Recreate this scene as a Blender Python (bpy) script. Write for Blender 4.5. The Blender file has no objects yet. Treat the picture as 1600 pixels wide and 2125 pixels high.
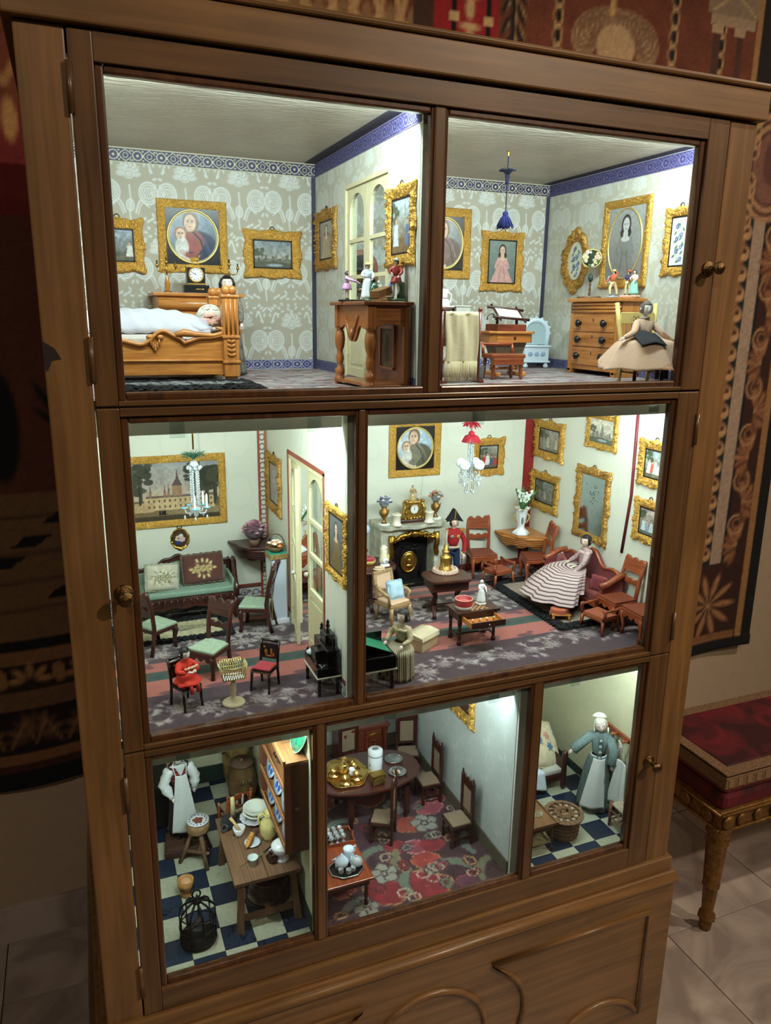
import bpy, math, random
import numpy as np
from mathutils import Matrix, Vector, Euler
sc = bpy.context.scene
col = sc.collection
PI = math.pi
cos, sin = math.cos, math.sin
rnd = random.Random(11)

# ---------------------------------------------------------------- camera, world, exposure, gallery lights
cam = bpy.data.objects.new('camera', bpy.data.cameras.new('camera'))
col.objects.link(cam)
cam.data.sensor_fit = 'HORIZONTAL'; cam.data.sensor_width = 36
cam.data.lens = 36*1583.04/1600; cam.data.clip_start = .05
_r, _d, _f = (0.927014, -0.374746, 0.014529), (-0.08063, -0.236989, -0.968161), (0.366258, 0.896327, -0.249908)
cam.matrix_world = Matrix(((_r[0], -_d[0], -_f[0], .03375), (_r[1], -_d[1], -_f[1], -1.13147),
                           (_r[2], -_d[2], -_f[2], 1.6598), (0, 0, 0, 1)))
sc.camera = cam
sc.view_settings.view_transform = 'Standard'; sc.view_settings.look = 'None'
sc.view_settings.exposure = 0; sc.view_settings.gamma = 1; sc.view_settings.use_curve_mapping = False
sc.cycles.max_bounces = 6; sc.cycles.diffuse_bounces = 4; sc.cycles.glossy_bounces = 3; sc.cycles.transmission_bounces = 4; sc.cycles.transparent_max_bounces = 12
sc.cycles.use_adaptive_sampling = True; sc.cycles.adaptive_threshold = .06; sc.cycles.adaptive_min_samples = 12
w = bpy.data.worlds.new('world'); sc.world = w; w.use_nodes = True
w.node_tree.nodes['Background'].inputs[0].default_value = (1, .78, .56, 1)
w.node_tree.nodes['Background'].inputs[1].default_value = .03

def lamp(name, kind, loc, target, power, rgb, size=.1, sizey=None, spot=None, blend=.5, parent=None):
    l = bpy.data.lights.new(name, kind); l.energy = power; l.color = rgb
    if kind == 'AREA':
        l.shape = 'RECTANGLE'; l.size = size; l.size_y = sizey or size
    elif kind == 'SPOT':
        l.spot_size = spot; l.spot_blend = blend; l.shadow_soft_size = size
    else: l.shadow_soft_size = size
    o = bpy.data.objects.new(name, l); col.objects.link(o)
    o.location = loc
    o.rotation_euler = (Vector(target)-Vector(loc)).to_track_quat('-Z', 'Y').to_euler()
    if parent: o.parent = parent
    return o
WARM = (1, .82, .62)
lamp('gallery_spot', 'SPOT', (2.5, -2.7, 3.7), (.75, 0, 1.35), 260, WARM, .06, spot=1.0, blend=.9)
lamp('gallery_spot', 'SPOT', (3.4, -1.3, 3.7), (1.9, .7, 1.0), 190, WARM, .05, spot=1.15, blend=.8)
lamp('gallery_spot', 'SPOT', (-1.2, -2.8, 3.6), (.4, 0, 1.0), 85, WARM, .08, spot=1.2, blend=1)  # fill spot added on the left to brighten the dark wall and tapestry

# ---------------------------------------------------------------- helpers (lengths in centimetres)
def lin(c):
    c = np.asarray(c, float)/255
    return np.where(c <= .04045, c/12.92, ((c+.055)/1.055)**2.4)

class M:
    "collects shapes into one mesh"
    def __init__(s): s.V = []; s.F = []; s.S = []
    def raw(s, vs, fs, sm=0, T=None):
        b = len(s.V)
        s.V += [tuple(T @ Vector(v)) for v in vs] if T is not None else [tuple(v) for v in vs]
        s.F += [tuple(b+i for i in f) for f in fs]; s.S += [bool(sm)]*len(fs)
        return s
    def box(s, x0, y0, z0, x1, y1, z1, T=None):
        v = [(x, y, z) for z in (z0, z1) for y in (y0, y1) for x in (x0, x1)]
        return s.raw(v, [(0, 2, 3, 1), (4, 5, 7, 6), (0, 1, 5, 4), (2, 6, 7, 3), (0, 4, 6, 2), (1, 3, 7, 5)], 0, T)
    def taper(s, c0, s0, c1, s1, T=None):
        v = [(c[0]+dx*q[0]/2, c[1]+dy*q[1]/2, c[2]) for c, q in ((c0, s0), (c1, s1)) for dy in (-1, 1) for dx in (-1, 1)]
        return s.raw(v, [(0, 2, 3, 1), (4, 5, 7, 6), (0, 1, 5, 4), (2, 6, 7, 3), (0, 4, 6, 2), (1, 3, 7, 5)], 0, T)
    def grid(s, fn, nu, nv, cu=False, sm=1, T=None, cv=False):
        vs = [fn(i/(nu if cu else nu-1), j/(nv if cv else nv-1)) for j in range(nv) for i in range(nu)]
        fs = [(j*nu+i, j*nu+(i+1) % nu, ((j+1) % nv)*nu+(i+1) % nu, ((j+1) % nv)*nu+i)
              for j in range(nv if cv else nv-1) for i in range(nu if cu else nu-1)]
        return s.raw(vs, fs, sm, T)
    def lathe(s, prof, c=(0, 0, 0), n=16, T=None, sm=1, sx=1, sy=1, wob=None):
        def fn(u, v):
            r, z = prof[round(v*(len(prof)-1))]; a = 2*PI*u
            if wob: r *= 1+wob[1]*cos(wob[0]*a)*min(1, z/wob[2] if len(wob) > 2 else 1)
            return (c[0]+r*cos(a)*sx, c[1]+r*sin(a)*sy, c[2]+z)
        return s.grid(fn, n, len(prof), True, sm, T)
    def ell(s, c, r, n=12, m=8, T=None):
        if not isinstance(r, tuple): r = (r, r, r)
        return s.grid(lambda u, v: (c[0]+r[0]*cos(2*PI*u)*sin(PI*v), c[1]+r[1]*sin(2*PI*u)*sin(PI*v), c[2]-r[2]*cos(PI*v)), n, m, True, 1, T)
    def tube(s, pts, r, n=8, closed=False, T=None, sm=1, cap=True):
        P = [Vector(p) for p in pts]; k = len(P)
        R = list(r) if isinstance(r, (list, tuple)) else [r]*k
        up = None; rings = []
        for i in range(k):
            a, b = P[(i-1) % k] if (closed or i) else P[0], P[(i+1) % k] if (closed or i < k-1) else P[-1]
            t = (b-a); t = t.normalized() if t.length > 1e-9 else Vector((0, 0, 1))
            if up is None: up = t.orthogonal().normalized()
            up = (up-t*up.dot(t)); up = up.normalized() if up.length > 1e-6 else t.orthogonal().normalized()
            w_ = t.cross(up)
            rings.append([tuple(P[i]+(up*cos(2*PI*j/n)+w_*sin(2*PI*j/n))*R[i]) for j in range(n)])
        b = [v for q in rings for v in q]
        fs = [(i*n+j, i*n+(j+1) % n, ((i+1) % k)*n+(j+1) % n, ((i+1) % k)*n+j) for i in range(k if closed else k-1) for j in range(n)]
        if cap and not closed: fs += [tuple(range(n))[::-1], tuple(range((k-1)*n, k*n))]
        return s.raw(b, fs, sm, T)
    def prism(s, poly, d0, d1, pl='xz', T=None, sm=0):
        k = len(poly)
        if pl == 'xz': f = lambda p, d: (p[0], d, p[1])
        elif pl == 'yz': f = lambda p, d: (d, p[0], p[1])
        else: f = lambda p, d: (p[0], p[1], d)
        vs = [f(p, d0) for p in poly]+[f(p, d1) for p in poly]
        fs = [tuple(range(k)), tuple(range(2*k-1, k-1, -1))]
        s.raw(vs, fs, 0, T); b = len(s.V)-2*k
        fs = [(b+i, b+k+i, b+k+(i+1) % k, b+(i+1) % k) for i in range(k)]
        s.F += fs; s.S += [bool(sm)]*k
        return s
    def build(s, name, mat, parent=None, bev=0, sub=0, solid=0, vc=None):
        me = bpy.data.meshes.new(name)
        me.from_pydata([(a*.01, b*.01, c*.01) for a, b, c in s.V], [], s.F)
        me.polygons.foreach_set('use_smooth', s.S)
        if vc is not None:
            at = me.color_attributes.new('c', 'FLOAT_COLOR', 'POINT')
            a = np.ones((len(s.V), 4), 'f'); a[:, :3] = lin(vc); at.data.foreach_set('color', a.ravel())
        return link(name, me, mat, parent, bev, sub, solid)

def link(name, me, mat, parent=None, bev=0, sub=0, solid=0):
    me.materials.append(mat)
    o = bpy.data.objects.new(name, me); col.objects.link(o)
    if parent is not None: o.parent = parent
    if solid:
        m = o.modifiers.new('s', 'SOLIDIFY'); m.thickness = solid*.01; m.offset = 0
    if bev:
        m = o.modifiers.new('b', 'BEVEL'); m.width = bev*.01; m.segments = 2; m.limit_method = 'ANGLE'; m.angle_limit = .6
    if sub:
        m = o.modifiers.new('u', 'SUBSURF'); m.levels = sub; m.render_levels = sub
    return o

def thing(name, label, cat, loc=(0, 0, 0), rz=0, group=None, k=1, rot=None):
    o = bpy.data.objects.new(name, None); col.objects.link(o)
    o.empty_display_size = .02
    o.location = [a*.01 for a in loc]; o.rotation_euler = rot or (0, 0, math.radians(rz)); o.scale = (k, k, k)
    return tag(o, label, cat, group)

def tag(o, label=None, cat=None, group=None, kind=None):
    if label: o['label'] = label
    if cat: o['category'] = cat
    if group: o['group'] = group
    if kind: o['kind'] = kind
    return o

def part(name, parent, loc=(0, 0, 0), rz=0):
    o = bpy.data.objects.new(name, None); col.objects.link(o); o.parent = parent
    o.empty_display_size = .01
    o.location = [a*.01 for a in loc]; o.rotation_euler = (0, 0, math.radians(rz))
    return o

def dup(t, loc, rz, label, k=None):
    r = t.copy(); col.objects.link(r); r.location = [a*.01 for a in loc]; r.rotation_euler = (0, 0, math.radians(rz)); r['label'] = label
    if k: r.scale = (k, k, k)
    def kids(a, b):
        for ch in list(a.children):
            c = ch.copy(); col.objects.link(c); c.parent = b; kids(ch, c)
    kids(t, r); return r

# ---------------------------------------------------------------- materials
MC = {}
def nodes(name):
    m = bpy.data.materials.new(name); m.use_nodes = True
    nt = m.node_tree; return m, nt, nt.nodes['Principled BSDF']
def mat(c, rough=.5, metal=0, bump=0, bs=300, var=0, coat=0, sheen=0, trans=0, ior=1.45, emit=0, name='plain'):
    key = (tuple(c), rough, metal, bump, bs, var, coat, sheen, trans, emit)
    if key in MC: return MC[key]
    m, nt, b = nodes(name); L = nt.links
    rgb = tuple(lin(c))+(1,)
    b.inputs['Base Color'].default_value = rgb; b.inputs['Roughness'].default_value = rough; b.inputs['Metallic'].default_value = metal
    b.inputs['Coat Weight'].default_value = coat; b.inputs['Sheen Weight'].default_value = sheen
    b.inputs['Transmission Weight'].default_value = trans; b.inputs['IOR'].default_value = ior
    if emit: b.inputs['Emission Color'].default_value = rgb; b.inputs['Emission Strength'].default_value = emit
    if bump or var:
        tc = nt.nodes.new('ShaderNodeTexCoord'); n = nt.nodes.new('ShaderNodeTexNoise')
        n.inputs['Scale'].default_value = bs; n.inputs['Detail'].default_value = 4
        L.new(tc.outputs['Object'], n.inputs['Vector'])
        if bump:
            bp = nt.nodes.new('ShaderNodeBump'); bp.inputs['Strength'].default_value = bump; bp.inputs['Distance'].default_value = .004 if metal else .002
            L.new(n.outputs['Fac'], bp.inputs['Height']); L.new(bp.outputs['Normal'], b.inputs['Normal'])
        if var:
            r = nt.nodes.new('ShaderNodeValToRGB')
            r.color_ramp.elements[0].position = .3; r.color_ramp.elements[1].position = .7
            r.color_ramp.elements[0].color = tuple(max(0, x*(1-var)) for x in rgb[:3])+(1,)
            r.color_ramp.elements[1].color = tuple(min(1, x*(1+var)) for x in rgb[:3])+(1,)
            L.new(n.outputs['Fac'], r.inputs[0]); L.new(r.outputs[0], b.inputs['Base Color'])
    MC[key] = m; return m
def wood(c0, c1, axis='z', s=1.0, rough=.35, coat=.2, bump=.15):
    key = ('w', tuple(c0), tuple(c1), axis, s, rough)
    if key in MC: return MC[key]
    m, nt, b = nodes('wood'); L = nt.links
    tc = nt.nodes.new('ShaderNodeTexCoord'); mp = nt.nodes.new('ShaderNodeMapping')
    sc_ = [90*s]*3; sc_['xyz'.index(axis)] = 5*s
    mp.inputs['Scale'].default_value = sc_
    n = nt.nodes.new('ShaderNodeTexNoise'); n.inputs['Scale'].default_value = 1; n.inputs['Detail'].default_value = 6; n.inputs['Distortion'].default_value = .6
    n2 = nt.nodes.new('ShaderNodeTexNoise'); n2.inputs['Scale'].default_value = 9*s; n2.inputs['Detail'].default_value = 3
    ad = nt.nodes.new('ShaderNodeMath'); ad.operation = 'MULTIPLY_ADD'; ad.inputs[1].default_value = .45
    r = nt.nodes.new('ShaderNodeValToRGB')
    r.color_ramp.elements[0].position = .45; r.color_ramp.elements[1].position = .95
    r.color_ramp.elements[0].color = tuple(lin(c0))+(1,); r.color_ramp.elements[1].color = tuple(lin(c1))+(1,)
    bp = nt.nodes.new('ShaderNodeBump'); bp.inputs['Strength'].default_value = bump; bp.inputs['Distance'].default_value = .001
    L.new(tc.outputs['Object'], mp.inputs[0]); L.new(mp.outputs[0], n.inputs['Vector']); L.new(tc.outputs['Object'], n2.inputs['Vector'])
    L.new(n2.outputs['Fac'], ad.inputs[0]); L.new(n.outputs['Fac'], ad.inputs[2]); L.new(ad.outputs[0], r.inputs[0])
    L.new(r.outputs[0], b.inputs['Base Color']); L.new(n.outputs['Fac'], bp.inputs['Height']); L.new(bp.outputs['Normal'], b.inputs['Normal'])
    b.inputs['Roughness'].default_value = rough; b.inputs['Coat Weight'].default_value = coat; b.inputs['Coat Roughness'].default_value = .2
    MC[key] = m; return m
def vcmat(rough=.6, bump=0, bs=400, wave=0, coat=0, sheen=0):
    key = ('v', rough, bump, bs, wave, coat, sheen)
    if key in MC: return MC[key]
    m, nt, b = nodes('printed'); L = nt.links
    a = nt.nodes.new('ShaderNodeAttribute'); a.attribute_name = 'c'
    L.new(a.outputs['Color'], b.inputs['Base Color']); b.inputs['Roughness'].default_value = rough
    b.inputs['Coat Weight'].default_value = coat; b.inputs['Sheen Weight'].default_value = sheen
    if bump:
        tc = nt.nodes.new('ShaderNodeTexCoord'); n = nt.nodes.new('ShaderNodeTexNoise')
        n.inputs['Scale'].default_value = bs; n.inputs['Detail'].default_value = 3
        mp = nt.nodes.new('ShaderNodeMapping'); mp.inputs['Scale'].default_value = (1, 1, .25) if wave == 1 else (.2, 1, 1) if wave == 2 else (1, 1, 1)
        bp = nt.nodes.new('ShaderNodeBump'); bp.inputs['Strength'].default_value = bump; bp.inputs['Distance'].default_value = .002
        L.new(tc.outputs['Object'], mp.inputs[0]); L.new(mp.outputs[0], n.inputs['Vector'])
        L.new(n.outputs['Fac'], bp.inputs['Height']); L.new(bp.outputs['Normal'], b.inputs['Normal'])
    MC[key] = m; return m
def glassmat(tint=(255, 255, 255), refl=1.0, rough=.02):
    key = ('g', tint, refl, rough)
    if key in MC: return MC[key]
    m, nt, b = nodes('glass'); nt.nodes.remove(b); L = nt.links
    out = nt.nodes['Material Output']; t = nt.nodes.new('ShaderNodeBsdfTransparent'); g = nt.nodes.new('ShaderNodeBsdfGlossy')
    f = nt.nodes.new('ShaderNodeLayerWeight'); f.inputs[0].default_value = .5; mx = nt.nodes.new('ShaderNodeMixShader'); mu = nt.nodes.new('ShaderNodeMath')
    pw = nt.nodes.new('ShaderNodeMath'); pw.operation = 'POWER'; pw.inputs[1].default_value = 5; ad = nt.nodes.new('ShaderNodeMath'); ad.operation = 'MULTIPLY_ADD'; ad.inputs[1].default_value = .96; ad.inputs[2].default_value = .022
    L.new(f.outputs['Facing'], pw.inputs[0]); L.new(pw.outputs[0], ad.inputs[0])
    mu.operation = 'MULTIPLY'; mu.inputs[1].default_value = refl
    t.inputs[0].default_value = tuple(lin(tint))+(1,); g.inputs['Roughness'].default_value = rough
    L.new(ad.outputs[0], mu.inputs[0]); L.new(mu.outputs[0], mx.inputs[0]); L.new(t.outputs[0], mx.inputs[1]); L.new(g.outputs[0], mx.inputs[2]); L.new(mx.outputs[0], out.inputs[0])
    MC[key] = m; return m
GILT = mat((222, 172, 84), .3, .72, 1, 330, .35, name='gilt')
GILT2 = mat((196, 148, 76), .42, .7, .8, 300, .3, name='gilt')
BRASS = mat((190, 150, 70), .28, 1, .2, 300, .2, name='brass')
SILVER = mat((205, 205, 205), .18, 1, .1, 300, .1, name='silver')
WHITEP = mat((232, 234, 236), .15, coat=.6, name='porcelain')
BLACK = mat((16, 14, 13), .35, coat=.3, name='black')
GLASS = glassmat((238, 243, 243)); CRYST = mat((226, 234, 238), .08, trans=.55, coat=1, name='crystal')
OAK = wood((150, 84, 34), (205, 138, 68), 'z', 2.2); OAKX = wood((150, 84, 34), (205, 138, 68), 'x', 2.2); OAKY = wood((150, 84, 34), (205, 138, 68), 'y', 2.2)
MAH = wood((72, 26, 16), (124, 56, 34), 'z', 2.5); MAHX = wood((72, 26, 16), (124, 56, 34), 'x', 2.5)
DKW = wood((40, 17, 13), (76, 36, 28), 'z', 2.5); DKWX = wood((40, 17, 13), (76, 36, 28), 'x', 2.5)
RED = wood((112, 46, 24), (164, 84, 46), 'z', 2.5); REDX = wood((112, 46, 24), (164, 84, 46), 'x', 2.5)
RUST = wood((84, 58, 40), (134, 98, 70), 'y', 2.0, .6, 0); RUSTZ = wood((84, 58, 40), (134, 98, 70), 'z', 2.0, .6, 0)
VC = vcmat(.55); VCG = vcmat(.3, coat=.4); VCF = vcmat(.9, .5, 900, sheen=.2)

# ---------------------------------------------------------------- painted prints: colours worked out on a fine grid of points
def vnoise(x, y, seed=0):
    xi, yi = np.floor(x).astype(int), np.floor(y).astype(int); xf, yf = x-xi, y-yi
    def h(a, b):
        n = (a*374761393+b*668265263+seed*974634777) & 0xffffffff
        n = ((n ^ (n >> 13))*1274126177) & 0xffffffff
        return ((n ^ (n >> 16)) & 0xffff)/65535.
    sx, sy = xf*xf*(3-2*xf), yf*yf*(3-2*yf)
    return (h(xi, yi)*(1-sx)+h(xi+1, yi)*sx)*(1-sy)+(h(xi, yi+1)*(1-sx)+h(xi+1, yi+1)*sx)*sy
def fbm(x, y, seed=0): return sum(vnoise(x*2**i, y*2**i, seed+i)/2**(i+1) for i in range(4))
class Pic:
    def __init__(s, w, h, res, bg):
        s.w, s.h = w, h; s.nx, s.ny = max(2, int(w/res)+1), max(2, int(h/res)+1); s.res = res
        s.x, s.y = np.meshgrid(np.linspace(0, w, s.nx), np.linspace(0, h, s.ny)); s.ox, s.oy = s.x, s.y
        s.c = np.zeros((s.ny, s.nx, 3)); s.c[:] = bg
    def win(s, x0, x1, y0, y1):
        "the window of grid points a shape can touch (all of them while the pattern is folded)"
        if s.x is not s.ox or s.y is not s.oy: return slice(None), slice(None)
        f = lambda v, n, L: int(min(n, max(0, v/L*(n-1))))
        return slice(f(y0-s.res*2, s.ny, s.h), f(y1+s.res*2, s.ny, s.h)+2), slice(f(x0-s.res*2, s.nx, s.w), f(x1+s.res*2, s.nx, s.w)+2)
    def put(s, m, c, a=1, wn=None):
        t = s.c if wn is None else s.c[wn]
        i = m > 0; k = (np.clip(m[i], 0, 1)*a)[:, None]
        t[i] = t[i]*(1-k)+np.asarray(c, float)*k; return s
    def ell(s, cx, cy, rx, ry, c, a=1, rot=0, soft=None):
        R = max(rx, ry)*(1+(soft or 0)); wn = s.win(cx-R, cx+R, cy-R, cy+R)
        dx, dy = s.x[wn]-cx, s.y[wn]-cy
        if rot: k, q = cos(rot), sin(rot); dx, dy = dx*k+dy*q, -dx*q+dy*k
        d = np.sqrt((dx/rx)**2+(dy/ry)**2); soft = soft or s.res/min(rx, ry)
        return s.put((1-d)/soft+.5, c, a, wn)
    def ring(s, cx, cy, rx, ry, wd, c, a=1):
        wn = s.win(cx-rx-wd, cx+rx+wd, cy-ry-wd, cy+ry+wd)
        d = np.sqrt(((s.x[wn]-cx)/rx)**2+((s.y[wn]-cy)/ry)**2); k = min(rx, ry)
        return s.put((wd/2-np.abs(d-1)*k)/s.res+.5, c, a, wn)
    def poly(s, pts, c, a=1):
        n = len(pts); X, Y_ = [p[0] for p in pts], [p[1] for p in pts]; wn = s.win(min(X), max(X), min(Y_), max(Y_))
        sx, sy = s.x[wn], s.y[wn]; ins = np.zeros(sx.shape, bool)
        for i in range(n):
            (x0, y0), (x1, y1) = pts[i], pts[(i+1) % n]
            if y0 == y1: continue
            ins ^= ((y0 > sy) != (y1 > sy)) & (sx < (x1-x0)*(sy-y0)/(y1-y0)+x0)
        return s.put(ins*1., c, a, wn)
    def line(s, pts, wd, c, a=1):
        X, Y_ = [p[0] for p in pts], [p[1] for p in pts]; wn = s.win(min(X)-wd, max(X)+wd, min(Y_)-wd, max(Y_)+wd)
        sx, sy = s.x[wn], s.y[wn]; d = np.full(sx.shape, 1e9)
        for (x0, y0), (x1, y1) in zip(pts[:-1], pts[1:]):
            L = (x1-x0)**2+(y1-y0)**2 or 1e-9
            t = np.clip(((sx-x0)*(x1-x0)+(sy-y0)*(y1-y0))/L, 0, 1)
            d = np.minimum(d, np.hypot(sx-x0-t*(x1-x0), sy-y0-t*(y1-y0)))
        return s.put((wd/2-d)/s.res+.5, c, a, wn)
    def rect(s, x0, y0, x1, y1, c, a=1):
        wn = s.win(x0, x1, y0, y1); X, Y_ = s.x[wn], s.y[wn]
        return s.put(((X >= x0) & (X <= x1) & (Y_ >= y0) & (Y_ <= y1))*1., c, a, wn)
    def vgrad(s, c0, c1, y0=None, y1=None):
        y0 = 0 if y0 is None else y0; y1 = s.h if y1 is None else y1
        t = np.clip((s.y-y0)/(y1-y0), 0, 1)[..., None]; m = (s.y >= y0) & (s.y <= y1)
        s.c[m] = (np.asarray(c0, float)*(1-t)+np.asarray(c1, float)*t)[m]; return s
    def noise(s, k, amt, seed=0): s.c = s.c*(1+amt*(fbm(s.x*k, s.y*k, seed)-.5)[..., None]*2); return s
    def flower(s, cx, cy, r, c, line=None, n=6, ctr=None):
        for i in range(n):
            a = 2*PI*i/n+.3; s.ell(cx+r*.55*cos(a), cy+r*.55*sin(a), r*.5, r*.42, c, rot=a)
            if line is not None: s.ring(cx+r*.55*cos(a), cy+r*.55*sin(a), r*.5, r*.42, s.res*.9, line, .8)
        if ctr is not None: s.ell(cx, cy, r*.3, r*.3, ctr)
        return s
    def tree(s, cx, y0, h, r, c, seed=0):
        s.line([(cx, y0), (cx, y0+h*.6)], r*.16, c)
        g = random.Random(seed)
        for i in range(16): s.ell(cx+g.uniform(-r, r)*.8, y0+h*(.45+.5*g.random()), r*g.uniform(.2, .45), r*g.uniform(.15, .3), c, .85)
        return s
    def mesh(s, name, m, parent=None, plane='xz', org=(0, 0, 0), fn=None, th=0, solid=0):
        X, Y_ = s.x.ravel(), s.y.ravel()
        P = np.zeros((X.size, 3))
        if plane == 'xz': P[:, 0] = X; P[:, 2] = Y_
        elif plane == 'yz': P[:, 1] = X; P[:, 2] = Y_
        else: P[:, 0] = X; P[:, 1] = Y_
        P += np.asarray(org, float)
        if fn: P = fn(P, X, Y_)
        i = np.arange(s.nx*s.ny).reshape(s.ny, s.nx)
        q = np.stack([i[:-1, :-1], i[:-1, 1:], i[1:, 1:], i[1:, :-1]], -1).reshape(-1, 4)
        me = bpy.data.meshes.new(name); me.vertices.add(len(P)); me.vertices.foreach_set('co', (P*.01).astype('f').ravel())
        me.loops.add(q.size); me.loops.foreach_set('vertex_index', q.ravel().astype('i'))
        me.polygons.add(len(q)); me.polygons.foreach_set('loop_start', (np.arange(len(q))*4).astype('i'))
        me.polygons.foreach_set('use_smooth', np.ones(len(q), bool))
        me.update(calc_edges=True)
        at = me.color_attributes.new('c', 'FLOAT_COLOR', 'POINT')
        a = np.ones((len(P), 4), 'f'); a[:, :3] = lin(np.clip(s.c, 0, 255)).reshape(-1, 3); at.data.foreach_set('color', a.ravel())
        return link(name, me, m, parent, solid=solid)
# ================================================================ the gallery
def setting():
    g = random.Random(3)
    marble, nt, b = nodes('marble'); L = nt.links
    tc = nt.nodes.new('ShaderNodeTexCoord'); n = nt.nodes.new('ShaderNodeTexNoise'); n.inputs['Scale'].default_value = 3.5; n.inputs['Detail'].default_value = 8; n.inputs['Distortion'].default_value = 1.6
    r = nt.nodes.new('ShaderNodeValToRGB'); e = r.color_ramp.elements
    e[0].position = .38; e[0].color = tuple(lin((150, 136, 128)))+(1,); e[1].position = .6; e[1].color = tuple(lin((196, 184, 174)))+(1,)
    L.new(tc.outputs['Object'], n.inputs['Vector']); L.new(n.outputs['Fac'], r.inputs[0]); L.new(r.outputs[0], b.inputs['Base Color']); b.inputs['Roughness'].default_value = .28
    plaster = mat((186, 166, 142), .85, 0, .15, 40, .04)
    dark = mat((60, 52, 46), .9)
    fl = bpy.data.objects.new('floor', None); col.objects.link(fl); tag(fl, kind='structure', label='pale veined marble slab floor of the gallery')
    M().box(-160, -330, -3, 420, 84, -.35).build('grout_bed', dark, fl)
    for i in range(-3, 9):
        for j in range(-7, 2):
            o = M().box(.12, .12, -1, 42.25, 42.2 if j < 1 else 21.4, 0).build('tile', marble, fl, .1)
            o.location = ((-25+i*42.37)*.01, (19.7+j*42.3)*.01, 0)
    wl = M().box(-160, 83.5, 0, 420, 100, 420).build('wall_back', plaster); tag(wl, 'plain warm plaster gallery wall behind the cabinet', kind='structure')
    bb = bpy.data.objects.new('baseboard_back', None); col.objects.link(bb); tag(bb, 'low marble skirting along the gallery wall', kind='structure')
    for i in range(-3, 7):
        M().box(i*60+.2, 82, 0, i*60+59.8, 83.6, 11).build('slab', marble, bb, .2)
    # tapestry: woven cloth hanging on the wall, bottom edge at 50, side edge at 226
    p = Pic(302, 214, .7, (116, 62, 42)); p.noise(.25, .16, 5)
    X0 = -72; zz = 48
    class Q:  # paints in gallery coordinates
        def ell(s, x, z, *a, **k): p.ell(x-X0, z-zz, *a, **k)
        def ring(s, x, z, *a, **k): p.ring(x-X0, z-zz, *a, **k)
        def rect(s, x0, z0, x1, z1, *a): p.rect(x0-X0, z0-zz, x1-X0, z1-zz, *a)
        def line(s, P, *a): p.line([(x-X0, z-zz) for x, z in P], *a)
        def poly(s, P, *a): p.poly([(x-X0, z-zz) for x, z in P], *a)
    q = Q(); dk, blk, tan, cr = (46, 24, 20), (18, 16, 17), (170, 126, 78), (214, 180, 128)
    # upright border beside the cabinet
    q.rect(199, 48, 230, 262, (58, 30, 24)); q.rect(199, 48, 201, 262, tan); q.rect(201, 82, 207, 262, (34, 26, 24)); q.rect(206, 82, 207.4, 198, (24, 36, 36)); q.rect(207.4, 82, 211.8, 198, (176, 152, 132)); q.rect(211.8, 82, 213.6, 198, (22, 26, 32))
    for k in range(18):
        z = 86+k*6.3; q.ell(204.6, z, 2.3, 2.6, (196, 152, 106), rot=.7); q.ell(203, z+2.8, 1.8, 1.9, (150, 104, 72)); q.ell(204.8, z+.6, .8, .8, dk); q.line([(202.4, z-1.6), (205, z+1.2)], .5, (110, 70, 48))
    for k in range(7):
        z = 88+k*16; sg = 1 if k % 2 else -1
        for j in range(8):
            a = -1.2+j*.42; q.ell(218+sg*3.4*cos(a), z+5.2*sin(a), 3, 1.4, (146, 98, 66) if j % 2 else (108, 66, 44), rot=a*sg); q.line([(218, z), (218+sg*5.4*cos(a), z+6.6*sin(a))], .35, (176, 130, 90))
        q.ring(216.6, z+8, 3.2, 3.4, .9, (186, 140, 98)); q.ring(216.9, z+8.2, 1.7, 1.8, .7, (160, 112, 76))
    q.rect(222.8, 50, 225.4, 262, (164, 120, 74)); q.rect(225.4, 48, 230, 262, blk)
    for r in (13, 10.5): q.ring(211, 212, r*.85, r*1.15, 1.5, (178, 136, 100))
    q.ell(211, 212, 7.4, 10.6, (132, 92, 78)); q.ell(212, 214, 4, 7, (104, 66, 58))
    for k in range(5):
        for sg in (-1, 1): q.ring(203.6, 212+sg*(4+k*3), 1.9, 1.9, .8, (190, 148, 104))
    for j in range(10): a = j*.63; q.ell(209+7*cos(a), 66+8*sin(a), 4.6, 1.3, (150, 104, 68), rot=a); q.line([(209, 66), (209+10*cos(a), 66+11*sin(a))], .5, (180, 136, 94))
    # bands along the lower edge
    for z0, z1, c in ((48, 52.5, blk), (52.5, 55, (70, 38, 26)), (55, 57.5, (134, 92, 58)), (57.5, 69.5, (28, 18, 17)), (69.5, 74.5, (112, 80, 56)), (74.5, 81.5, (40, 24, 20)), (81.5, 85, (130, 92, 60)), (85, 87.5, blk), (87.5, 124, (116, 86, 58))): q.rect(-72, z0, 199, z1, c)
    q.rect(200, 48, 226, 52, blk); q.rect(200, 52, 222, 54.5, (134, 92, 58))
    for k in range(20):
        cx = -66+k*13.4
        for j in range(9): a = PI*j/8; q.ell(cx+4.2*cos(a), 61+5*sin(a), 2.8, 1.1, (112, 78, 52) if j % 2 else (84, 56, 40), rot=a)
        q.line([(cx-6, 59), (cx-2.4, 66), (cx, 60), (cx+2.4, 66), (cx+6, 59)], .6, (150, 110, 74))
        for j in range(5): a = PI*j/4; q.ell(cx+3.4*cos(a), 77+2.6*sin(a), 2, .9, (168, 124, 78), rot=a); q.ell(cx+6.7, 78, 1.2, 2.4, (150, 108, 68), rot=.4*(j % 2))
    for z in (94, 101, 108, 117): q.line([(-72, z), (20, z+2)], .6, (70, 48, 34))
    for cx, z in ((-9, 112), (-1, 118), (-15, 107), (-2, 99), (2, 93)): q.poly([(cx-5, z-1.4), (cx-1, z+1.6), (cx+5, z+1.8), (cx+1, z-1.2)], blk)
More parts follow.
